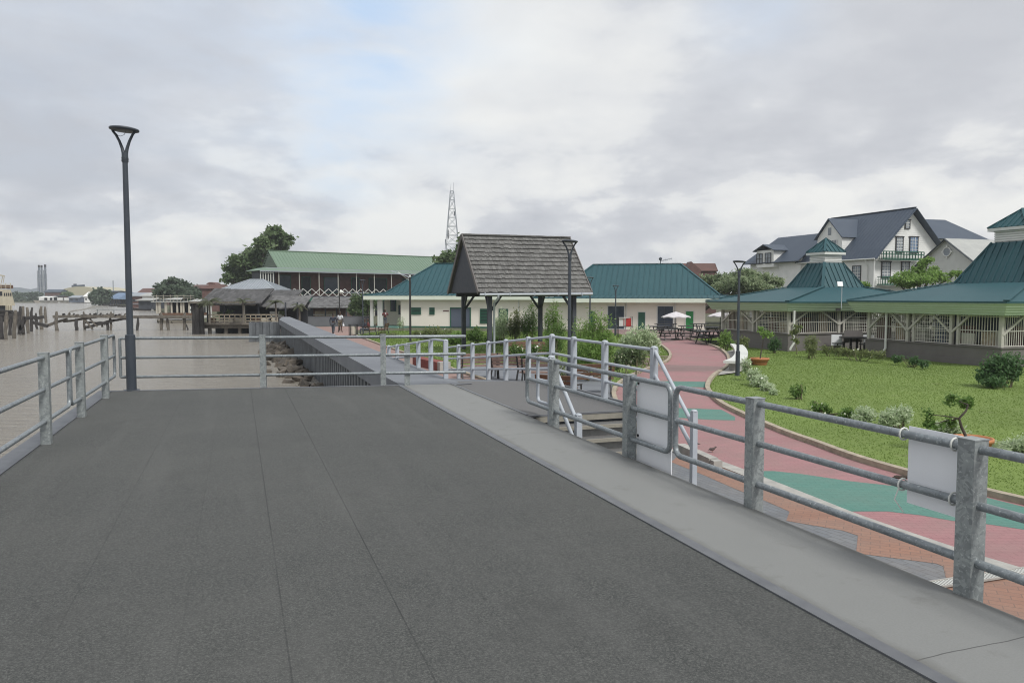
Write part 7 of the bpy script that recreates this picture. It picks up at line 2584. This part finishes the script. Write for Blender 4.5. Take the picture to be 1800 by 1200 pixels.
bush('low leafy plant in the middle of the lawn', [cl(1400, 685, 22, 14, 6), cl(1410, 678, 22, 8, 5)], 260, .13, 'l_mid', 90)
bush('low plant with white flowers on the lawn, by the near rail', [cl(1440, 715, 19, 14, 6), cl(1455, 720, 19, 8, 4)], 350, .11, 'l_mid', 91, flowers=26)
bush('thin green plant with white flowers left of the silver shrubs', [cl(1490, 725, 18, 10, 8), cl(1483, 735, 18, 8, 5)], 380, .11, 'l_mid', 92, flowers=10)
bush('left silvery shrub on the near lawn', [cl(1520, 725, 17.5, 18, 11), cl(1508, 735, 17.4, 10, 8)], 1100, .11, 'l_pale', 93, asp=.35)
bush('right silvery shrub on the near lawn, fuller one', [cl(1572, 728, 17.2, 24, 12), cl(1588, 722, 17.2, 14, 10), cl(1560, 735, 17.1, 14, 10)], 2000, .11, 'l_pale', 94, asp=.35)
bush('silvery shrub behind the bent potted plant', [cl(1655, 752, 15.3, 18, 12), cl(1672, 745, 15.2, 12, 10), cl(1690, 760, 15.1, 10, 8)], 1500, .10, 'l_pale', 95, asp=.35)
bush('silvery shrub at the right edge behind the near rail', [cl(1775, 782, 14.3, 22, 12), cl(1800, 778, 14.2, 20, 14), cl(1760, 790, 14.2, 16, 8)], 1700, .10, 'l_pale', 96, asp=.35)
bush('low yellow green weeds at the near edge of the lawn', [cl(1480, 728, 18.4, 6, 6), cl(1430, 705, 20, 6, 3)], 160, .1, 'l_light', 97)


def pot_plant(label, px, py, r, trunk, clumps, seed, m, lab2, n=300, size=.14):
    q = G(px, py, GZ)
    t = thing('plant_pot', label, 'pot', q)
    mb = MB()
    n_ = 28
    prof = [(r * .72, 0), (r * .95, .22), (r * .98, .23), (r * 1.03, .23), (r * 1.03, .30), (r * .93, .30), (r * .9, .20), (0.001, .20)]
    b0 = len(mb.v)
    for rr_, z_ in prof:
        for k_ in range(n_):
            mb.v.append((q.x + rr_ * math.cos(6.2832 * k_ / n_), q.y + rr_ * math.sin(6.2832 * k_ / n_), GZ + z_))
    for i in range(len(prof) - 1):
        for k_ in range(n_):
            k2 = (k_ + 1) % n_
            mb.face((b0 + i * n_ + k_, b0 + i * n_ + k2, b0 + (i + 1) * n_ + k2, b0 + (i + 1) * n_ + k_), True)
    mb.build('rim', M['pot'], t)
    mb = MB(); mb.tube([(q.x, q.y, GZ + .15), (q.x, q.y, GZ + .21)], r * .9, 20); mb.build('soil', M['soil'], t)
    t2 = thing('potted_tree', lab2, 'small tree', (q.x, q.y, GZ + .12))
    mb = MB()
    pts = [Vector((q.x, q.y, GZ + .1))] + [W(a, b_, q.y) for a, b_ in trunk]
    mb.tube(pts, [.03 * (1 - .6 * i / len(pts)) for i in range(len(pts))], 7)
    rr = random.Random(seed)
    for c, rad in clumps:
        pc = min(pts, key=lambda v: (v - Vector(c)).length)
        limb(mb, pc, c, .014, .006, rr, 4)
    mb.build('trunk', M['trunk'], t2)
    leaves('crown', clumps, n, size, M[m], t2, .42, .3, seed)


pot_plant('wide shallow terracotta pot half hidden by the near rail post', 1707, 796, .36, [(1690, 750), (1686, 735), (1698, 722), (1702, 712)],
          [cl(1680, 702, 14.6, 16, 8), cl(1700, 708, 14.6, 10, 10), cl(1668, 738, 14.6, 12, 10), cl(1632, 728, 14.6, 10, 5), cl(1635, 745, 14.6, 9, 5)], 101, 'l_mid', 'crooked little tree with sparse dark leaves growing from the near terracotta pot', 330, .13)
pot_plant('shallow terracotta pot by the white bench on the lawn', 1335, 641, .40, [(1338, 618), (1341, 602), (1342, 590)],
          [cl(1342, 584, 33, 9, 6), cl(1336, 578, 33, 6, 5), cl(1352, 588, 33, 6, 4)], 102, 'l_light', 'slim pale stemmed sapling in the pot by the white bench', 260, .15)
# thin sapling by the left pavilion downspout
tree('thin sapling with a pale stem beside the pavilion downspout', (G(1400, 622, GZ).x, G(1400, 622, GZ).y, GZ), [cl(1396, 585, 38, 7, 8), cl(1404, 575, 38, 5, 6), cl(1398, 598, 38, 6, 5)], 320, .16, 'l_olive', .035, .5, 103, 'sapling', trunkm='kerb')

# ============================================================ FURNITURE
def make_bench(label, loc, rz, wood='wood', L_=1.8, g='slatted park benches'):
    """park bench facing local -Y"""
    t = thing('park_bench', label, 'bench', loc, rz, g)
    rot = Matrix.Rotation(rz, 3, 'Z'); O = Vector(loc)
    q = lambda x_, y_, z_: O + rot @ Vector((x_, y_, z_))
    mb = MB()
    for i in range(4):
        y_ = -.22 + i * .125
        mb.beam(q(-L_ / 2, y_, .45), q(L_ / 2, y_, .45), .105, .035)
    mb.build('seat', M[wood], t)
    mb = MB()
    for z_, y_, h_ in ((.60, .235, .09), (.72, .265, .09), (.85, .295, .12)):
        mb.beam(q(-L_ / 2, y_, z_), q(L_ / 2, y_, z_), .03, h_, rot @ Vector((0, .25, 1)))
    mb.build('backrest', M[wood], t)
    for x_ in (-L_ / 2 + .12, L_ / 2 - .12):
        mb = MB()
        mb.beam(q(x_, -.26, 0), q(x_, -.22, .43), .05, .045); mb.beam(q(x_, .34, 0), q(x_, .20, .43), .05, .045)
        mb.beam(q(x_, -.25, .42), q(x_, .22, .42), .05, .04); mb.beam(q(x_, .20, .42), q(x_, .32, .92), .05, .035)
        mb.beam(q(x_, -.26, .43), q(x_, -.25, .64), .045, .04); mb.beam(q(x_, -.28, .65), q(x_, .27, .66), .05, .03)
        mb.build('leg', M['black'], t)
    mb = MB()
    for xx_ in (-L_ / 2 + .12, 0, L_ / 2 - .12):
        for z_, y_ in ((.60, .215), (.72, .245), (.85, .275), (.60, .26), (.72, .29), (.85, .32)):
            mb.ico(q(xx_ + .03, y_, z_), .014, 1)
    mb.build('bolts', M['black'], t)
    return t


def gp(px, py): return G(px, py, GZ)


make_bench('long brown bench with its slatted back, inside the shelter opening', W(932, 560, 34.5).xy.to_3d() + Vector((0, 0, GZ)), R(-4), 'wood', 2.1)
make_bench('faded bench seen from behind, leftmost beyond the white handrail', gp(842, 664), R(190), 'pinkwood', 1.5)
make_bench('faded bench turned sideways with a dark armrest, second from the left beyond the handrail', gp(893, 668), R(150), 'pinkwood', 1.3)
make_bench('faded bench behind the loop of the inner handrail', gp(946, 678), R(165), 'pinkwood', 1.2)
make_bench('brown bench below the right half of the white handrail', gp(1037, 690), R(186), 'wood', 1.4)
make_bench('low brown bench nearest the platform, at the lamp base', gp(985, 718), R(150), 'wood', 1.2)
b1 = make_bench('black bench on the promenade with people sitting on it', gp(655, 589), R(-80), 'wood', 1.5)
make_bench('dark bench right of the seated person, empty', gp(674, 589), R(-95), 'wood', 1.2)
# litter bin
q = gp(621, 590)
t = thing('litter_bin', 'square black barred litter bin beside the bench on the promenade', 'bin', q)
mb = MB()
for x_ in (-.27, .27):
    for y_ in (-.2, .2): mb.beam(q + Vector((x_, y_, 0)), q + Vector((x_, y_, .85)), .05, .05)
mb.box(q + Vector((0, 0, .86)), (.64, .5, .06)); mb.box(q + Vector((0, 0, .1)), (.6, .46, .04))
mb.build('frame', M['black'], t)
mb = MB(); mb.tube([q + Vector((0, 0, .12)), q + Vector((0, 0, .72))], .2, 12); mb.build('liner', M['hull'], t)


def picnic(label, px, py, rz, round_=False, H_=.75, L_=1.7, Y=None, m='black', g='dark metal picnic tables'):
    O = gp(px, py) if Y is None else Vector((W(px, 560, Y).x, Y, GZ))
    t = thing('picnic_table', label, 'picnic table', O, rz, g)
    rot = Matrix.Rotation(rz, 3, 'Z')
    q = lambda x_, y_, z_: O + rot @ Vector((x_, y_, z_))
    mb = MB()
    if round_:
        mb.tube([q(0, 0, H_ - .04), q(0, 0, H_)], L_ / 2, 24)
    else:
        for i in range(6): mb.beam(q(-L_ / 2, -.36 + i * .145, H_), q(L_ / 2, -.36 + i * .145, H_), .125, .04)
    mb.build('table_top', M[m], t)
    for sg in (-1, 1):
        mb = MB()
        if round_:
            mb.tube([q(sg * .95, 0, .43), q(sg * .95, 0, .47)], .3, 14); mb.beam(q(sg * .95, 0, 0), q(sg * .95, 0, .43), .05, .05)
            mb.tube([q(0, sg * .95, .43), q(0, sg * .95, .47)], .3, 14); mb.beam(q(0, sg * .95, 0), q(0, sg * .95, .43), .05, .05)
        else:
            for i in range(2): mb.beam(q(-L_ / 2, sg * (.66 + i * .13), .45), q(L_ / 2, sg * (.66 + i * .13), .45), .115, .04)
        mb.build('seat', M[m], t)
    for sg in (-1, 1):
        mb = MB()
        if round_:
            for ax, ay in ((sg, 0), (0, sg)):
                mb = MB()
                mb.beam(q(ax * .22, ay * .22, .02), q(ax * .22, ay * .22, H_ - .03), .05, .05); mb.beam(q(ax * .2, ay * .2, .1), q(ax * .95, ay * .95, .1), .05, .05)
                mb.build('leg', M[m], t)
            continue
        else:
            x_ = sg * (L_ / 2 - .25)
            mb.beam(q(x_, -.72, 0), q(x_, -.2, H_ - .02), .05, .05); mb.beam(q(x_, .72, 0), q(x_, .2, H_ - .02), .05, .05)
            mb.beam(q(x_, -.78, .42), q(x_, .78, .42), .05, .05); mb.beam(q(x_, -.72, .03), q(x_, .72, .03), .05, .05)
        mb.build('leg', M[m], t)
    return t


picnic('dark picnic table at the front left of the patio, under the left parasol', 1180, 597, R(5), Y=52.5)
picnic('dark picnic table at the front, just right of the parasol pole', 1203, 597, R(-12), Y=52.5, L_=1.3)
picnic('dark picnic table half hidden by the variegated bush', 1158, 592, R(20), Y=57)
picnic('dark picnic table behind the front pair, before the green door', 1214, 592, R(0), Y=57.5)
picnic('dark picnic table against the building wall beside the shutters', 1170, 588, R(0), Y=62)
picnic('tall dark table by the corner of the long building', 1229, 590, R(8), Y=55, H_=1.0, L_=1.1)
for i, (px, Y, rz, lab) in enumerate(((1246, 47.5, 15, 'dark picnic table in the stacked group at the lawn corner, front left'), (1262, 47.5, -10, 'dark picnic table in the stacked group at the lawn corner, front right'), (1252, 50, 70, 'dark picnic table in the stacked group at the lawn corner, behind the front ones'))):
    picnic(lab, px, 600, R(rz), Y=Y, L_=1.5, H_=.95 if i == 2 else .8)
picnic('black picnic table before the blank boards at the left pavilion', 1502, 617, R(10), True, .78, 1.5, Y=41.2)
# boards behind the black table
for px0, px1, yt, yb, m_, lab, Y in ((1461, 1480, 588, 607, 'white', 'pale blank board left of the brown board, behind the black table', 41.9), (1483, 1516, 581, 601, 'plinth', 'brown blank board standing behind the black picnic table', 41.7), (1517, 1536, 588, 607, 'white', 'pale blank board right of the brown board, behind the black table', 41.5)):
    a, b_ = W(px0, yb, Y), W(px1, yt, Y)
    t = thing('display_board', lab, 'board', ((a.x + b_.x) / 2, Y, GZ))
    mb = MB(); mb.box(((a.x + b_.x) / 2, Y, (a.z + b_.z) / 2), (b_.x - a.x, .04, b_.z - a.z)); mb.build('panel', M[m_], t)
    for x_ in (a.x + .06, b_.x - .06):
        mb = MB(); mb.beam((x_, Y + .04, GZ), (x_, Y + .04, b_.z - .05), .04, .04)
        mb.build('leg', M['black'], t)


def parasol(label, px, Y, ztop, zeave, hw_, zb=GZ):
    x_ = W(px, 560, Y).x
    t = thing('parasol', label, 'parasol', (x_, Y, zb), 0, 'grey white garden parasols')
    mb = MB(); mb.tube([(x_, Y, zb), (x_, Y, ztop)], .03, 8); mb.tube([(x_, Y, zb), (x_, Y, zb + .08)], .3, 14); mb.build('pole', M['black'], t)
    mb = MB(); n = 8
    ring = [Vector((x_ + hw_ * math.cos(6.2832 * (i + .5) / n), Y + hw_ * math.sin(6.2832 * (i + .5) / n), zeave)) for i in range(n)]
    top = Vector((x_, Y, ztop))
    for i in range(n):
        a, b_ = ring[i], ring[(i + 1) % n]
        ms = a.lerp(b_, .5) + Vector((0, 0, .05))
        ka, kb = top.lerp(a, .45) + Vector((0, 0, .03)), top.lerp(b_, .45) + Vector((0, 0, .03))
        mb.poly([top, ka, kb]); mb.poly([ka, a, ms, b_, kb])
        mb.poly([a, a - Vector((0, 0, .06)), ms - Vector((0, 0, .06)), ms]); mb.poly([ms, ms - Vector((0, 0, .06)), b_ - Vector((0, 0, .06)), b_])
    mb.build('canopy', M['cloth'], t)
    mb = MB()
    for i in range(n): mb.beam(top - Vector((0, 0, .04)), ring[i] - Vector((0, 0, .03)), .02, .02)
    mb.build('ribs', M['black'], t)


parasol('grey white parasol before the bright green door', 1188, 52.5, W(1188, 547.5, 52.5).z, W(1188, 557, 52.5).z, 1.02)
parasol('grey white parasol under the left pavilion eave, front one', 1266, 50, W(1266, 548, 50).z, W(1266, 555.5, 50).z, .85)
parasol('grey white parasol mostly hidden behind another one, near the pavilion', 1278, 55, W(1278, 549.5, 55).z, W(1278, 556, 55).z, .75)

# red and white covered crates on a table
q = Vector((W(1098, 575, 56).x, 56, GZ))
t = thing('market_stall', 'small dark stall table hung with red and white cloths before the long building', 'stall', q)
mb = MB(); mb.box(q + Vector((0, 0, .78)), (1.1, .7, .05)); mb.build('table_top', M['black'], t)
for x_ in (-.5, .5):
    for y_ in (-.3, .3):
        mb = MB(); mb.beam(q + Vector((x_, y_, 0)), q + Vector((x_, y_, 1.5)), .04, .04)
        mb.build('leg', M['black'], t)
mb = MB(); mb.box(q + Vector((-.27, -.3, 1.12)), (.36, .05, .62)); mb.box(q + Vector((-.12, -.27, 1.42)), (.7, .3, .04)); mb.build('white_cloth', M['cloth'], t)
mb = MB(); mb.box(q + Vector((.22, -.32, 1.08)), (.34, .05, .62)); mb.box(q + Vector((-.1, -.33, 1.1)), (.05, .05, .5)); mb.build('red_cloth', M['red'], t)

# curved white bench on the lawn edge
t = thing('curved_bench', 'curved white concrete bench on a pale slab beside the lawn lamp', 'bench', gp(1300, 655))
c0 = gp(1282, 632)
arc = [gp(1284, 655), gp(1298, 648), gp(1303, 638), gp(1300, 627), gp(1293, 619)]
arc = catmull(arc, 5)
mb = MB(); ribbon(mb, arc, -.28, .28, GZ + .36, GZ + .46); mb.build('seat', M['trimw'], t)
mb = MB(); ribbon(mb, arc[2:-2], -.18, .18, GZ, GZ + .36); mb.build('base', M['concrete'], t)
ground_poly('slab', [(1262, 661), (1298, 656), (1318, 648), (1312, 634), (1290, 616), (1272, 620), (1280, 632), (1278, 643)], M['concrete'], .05)

# small dark things on the path
q = G(1586, 840, GZ)
mb = MB(); mb.ico(q + Vector((0, 0, .02)), .10, 2, .25, (1.6, .8, .25))
o = mb.build('leaf_litter', M['soil']); tag(o, 'clump of dry dark leaf litter by the kerb behind the hanging board', 'leaf litter')

# ============================================================ PEOPLE
def skin_chain(name, joints, edges, m, parent, sub=1):
    """one smooth body surface grown over joined points: joints = {name: ((x,y,z), r)}"""
    names = list(joints)
    me = bpy.data.meshes.new(name)
    me.from_pydata([joints[k_][0] for k_ in names], [(names.index(a), names.index(b_)) for a, b_ in edges], [])
    o = bpy.data.objects.new(name, me)
    COL.objects.link(o)
    o.parent = parent
    md = o.modifiers.new('Skin', 'SKIN')
    if not me.skin_vertices:
        bm = bmesh.new(); bm.from_mesh(me); bm.verts.layers.skin.verify(); bm.to_mesh(me); bm.free()
    sv = me.skin_vertices[0].data
    for i, k_ in enumerate(names):
        r = joints[k_][1]
        sv[i].radius = (r, r) if not isinstance(r, tuple) else r
        sv[i].use_root = (i == 0)
    md.use_smooth_shade = True
    s = o.modifiers.new('Sub', 'SUBSURF'); s.levels = sub; s.render_levels = sub
    me.materials.append(m)
    return o


def person(label, loc, rz, h=1.72, pose='stand', top='navy', bottom='jeans', shorts=False, seed=0, walk=0.0, group=None, hair=True):
    t = thing('person', label, 'person', loc, rz)
    k_ = h / 1.75
    sw = walk
    if pose == 'sit':
        hip = .50; kn = lambda s: (s * .11, -.42, .50); an = lambda s: (s * .11, -.44, .09); toe = lambda s: (s * .12, -.60, .04)
        lean = -.05
    else:
        hip = .93; lean = -.01
        kn = lambda s: (s * .09, -.10 * s * sw - .02, .50); an = lambda s: (s * .09, -.26 * s * sw + .03, .09 + (.05 if s * sw < 0 else 0)); toe = lambda s: (s * .11, -.26 * s * sw - .13, .03)
    ch = hip + .40; nk = hip + .55; hd = hip + .68
    el = lambda s: (s * .27, -.02 - .10 * s * sw * -1 + (-.05 if pose == 'sit' else 0), ch - .18)
    if pose == 'sit':
        wr = lambda s: (s * .17, -.30, hip + .16); ha = lambda s: (s * .12, -.38, hip + .13)
    elif pose == 'hold':
        wr = lambda s: (s * .16, -.24, ch - .16); ha = lambda s: (s * .08, -.30, ch - .13)
    else:
        wr = lambda s: (s * .27, -.08 + .16 * s * sw, ch - .42); ha = lambda s: (s * .26, -.11 + .18 * s * sw, ch - .53)
    J = {'pelvis': ((0, 0, hip), .115), 'waist': ((0, lean * .5, hip + .18), .105), 'chest': ((0, lean, ch - .06), .125), 'neckb': ((0, lean, nk - .06), .06), 'neck': ((0, lean - .01, nk), .048), 'head1': ((0, lean - .03, hd - .05), .066), 'head2': ((0, lean - .02, hd + .05), .078), 'head3': ((0, lean - .01, hd + .12), .05)}
    E_ = [('pelvis', 'waist'), ('waist', 'chest'), ('chest', 'neckb'), ('neckb', 'neck'), ('neck', 'head1'), ('head1', 'head2'), ('head2', 'head3')]
    for s, n_ in ((1, 'R'), (-1, 'L')):
        J['sh' + n_] = ((s * .19, lean, ch + .06), .052); J['el' + n_] = (el(s), .040); J['wr' + n_] = (wr(s), .027); J['ha' + n_] = (ha(s), (.038, .018))
        J['hp' + n_] = ((s * .09, 0 if pose != 'sit' else -.04, hip - .06), .088); J['kn' + n_] = (kn(s), .056); J['an' + n_] = (an(s), .037); J['to' + n_] = (toe(s), .032)
        E_ += [('chest', 'sh' + n_), ('sh' + n_, 'el' + n_), ('el' + n_, 'wr' + n_), ('wr' + n_, 'ha' + n_), ('pelvis', 'hp' + n_), ('hp' + n_, 'kn' + n_), ('kn' + n_, 'an' + n_), ('an' + n_, 'to' + n_)]
        for f_ in range(4):
            hx, hy, hz = ha(s); wx, wy, wz = wr(s)
            dx, dy, dz = hx - wx, hy - wy, hz - wz
            l_ = math.sqrt(dx * dx + dy * dy + dz * dz)
            dx, dy, dz = dx / l_, dy / l_, dz / l_
            q = (hx + dx * .07 * (1 - .1 * abs(f_ - 1.5)), hy + dy * .07 + (f_ - 1.5) * .018, hz + dz * .07)
            J['f%d%s' % (f_, n_)] = (q, .008); E_.append(('ha' + n_, 'f%d%s' % (f_, n_)))
        J['th' + n_] = ((hx - s * .02, hy - .045, hz + .0), .009); E_.append(('ha' + n_, 'th' + n_))
    J = {a: (tuple(c * k_ for c in p), (r if isinstance(r, tuple) else r) if isinstance(r, tuple) else r * k_) for a, (p, r) in J.items()}
    skin_chain('body', J, E_, M['skin'], t, 1)
    g = lambda n, s=1.0: (J[n][0], (J[n][1] if not isinstance(J[n][1], tuple) else .03) * s)
    shirt = {'chest': g('chest', 1.16), 'waist': g('waist', 1.2), 'pelvis': ((J['pelvis'][0][0], J['pelvis'][0][1], J['pelvis'][0][2] + .04), J['pelvis'][1] * 1.16), 'neckb': g('neckb', 1.2)}
    es = [('chest', 'waist'), ('waist', 'pelvis'), ('chest', 'neckb')]
    for n_ in 'RL':
        shirt['sh' + n_] = g('sh' + n_, 1.3); shirt['el' + n_] = g('el' + n_, 1.3); es += [('chest', 'sh' + n_), ('sh' + n_, 'el' + n_)]
        if top in ('navy',): shirt['wr' + n_] = g('wr' + n_, 1.35); es.append(('el' + n_, 'wr' + n_))
    skin_chain('shirt' if top != 'navy' else 'jacket', shirt, es, M[top], t)
    tr = {'pelvis': g('pelvis', 1.08)}
    et = []
    for n_ in 'RL':
        tr['hp' + n_] = g('hp' + n_, 1.12)
        kx = g('kn' + n_, 1.3); tr['kn' + n_] = kx; et += [('pelvis', 'hp' + n_), ('hp' + n_, 'kn' + n_)]
        if not shorts:
            tr['an' + n_] = g('an' + n_, 1.45); et.append(('kn' + n_, 'an' + n_))
    skin_chain('shorts' if shorts else 'trousers', tr, et, M[bottom], t)
    hr = {'a': ((0, (lean + .015) * k_, (hd + .075) * k_), .088 * k_), 'b': ((0, (lean + .03) * k_, (hd + .02) * k_), .075 * k_)}
    skin_chain('hair', hr, [('a', 'b')], M['hair'], t)
    for s, n_ in ((1, 'R'), (-1, 'L')):
        a, b_ = J['an' + n_][0], J['to' + n_][0]
        sh = {'a': ((a[0], a[1], .05 * k_ if pose != 'x' else a[2]), .045), 'b': ((b_[0], b_[1], b_[2] + .01), .042)}
        skin_chain('shoe', sh, [('a', 'b')], M['shirtw' if top == 'navy' else 'black'], t)
    # face
    for s in (-1, 1):
        me = MB(); me.ico((s * .028 * k_, (lean - .098) * k_, (hd + .03) * k_), .011, 1)
        o = me.build('eye', M['black']); o.parent = t
    me = MB(); me.ico((0, (lean - .108) * k_, (hd - .0) * k_), .014, 1, 0, (1, 1.2, 1.6)); o = me.build('nose', M['skin']); o.parent = t
    return t


q = gp(586, 588)
person('person in a navy jacket and grey jeans walking away along the promenade', q, R(170), 1.68, 'walk', 'navy', 'jeans', walk=.5)
q = gp(598, 583.5)
person('person in a white shirt and khaki shorts walking beside the one in navy', q, R(165), 1.72, 'walk', 'shirtw', 'khaki', True, walk=-.5)
q = Vector((W(677, 560, 71).x, 71, GZ + .1))
person('person in a maroon top standing in the columned porch holding a white cup', q, R(15), 1.68, 'hold', 'maroon', 'jeans')
q = gp(652, 589)
ps = person('person in a maroon top sitting on the promenade bench', (q.x - .15, q.y, GZ), R(-80), 1.72, 'sit', 'maroon', 'jeans')
ps2 = person('person in dark clothes bent forward beside the one in maroon', (q.x - .5, q.y + .6, GZ), R(-75), 1.66, 'sit', 'navy', 'jeans')
mb = MB(); p = (W(677, 560, 71).x, 71, 0); mb.tube([(p[0] + .11, 70.66, .02), (p[0] + .11, 70.66, .15)], [.035, .045], 10)
o = mb.build('cup', M['white']); tag(o, 'white cup held by the person in the porch', 'cup')
q = gp(604, 584)
mb = MB()
mb.tube([(q.x, q.y, GZ + .52), (q.x, q.y, GZ + .57), (q.x, q.y, GZ + .68)], [.07, .08, .04], 10); mb.tube([(q.x - .04, q.y, GZ + .67), (q.x, q.y, GZ + .8), (q.x + .04, q.y, GZ + .67)], .012, 5)
o = mb.build('bag', M['white']); tag(o, 'pale bag carried by the person in the white shirt', 'bag')

# ============================================================ HAZE
mb = MB()
mb.prism([(-2400, -300), (2400, -300), (2400, 2600), (-2400, 2600)], -4.0, 46.0)
hz_ = mb.build('haze', bpy.data.materials.new('humid air'))
hm = hz_.data.materials[0]; hm.use_nodes = True
ht = hm.node_tree; ht.nodes.clear()
ho = ht.nodes.new('ShaderNodeOutputMaterial'); hv = ht.nodes.new('ShaderNodeVolumePrincipled')
hv.inputs['Color'].default_value = (.86, .90, .94, 1)
hv.inputs['Density'].default_value = .00042
hv.inputs['Anisotropy'].default_value = 0.0
ht.links.new(hv.outputs[0], ho.inputs['Volume'])
hz_['kind'] = 'stuff'
hz_['label'] = 'thin humid haze over the river and park'
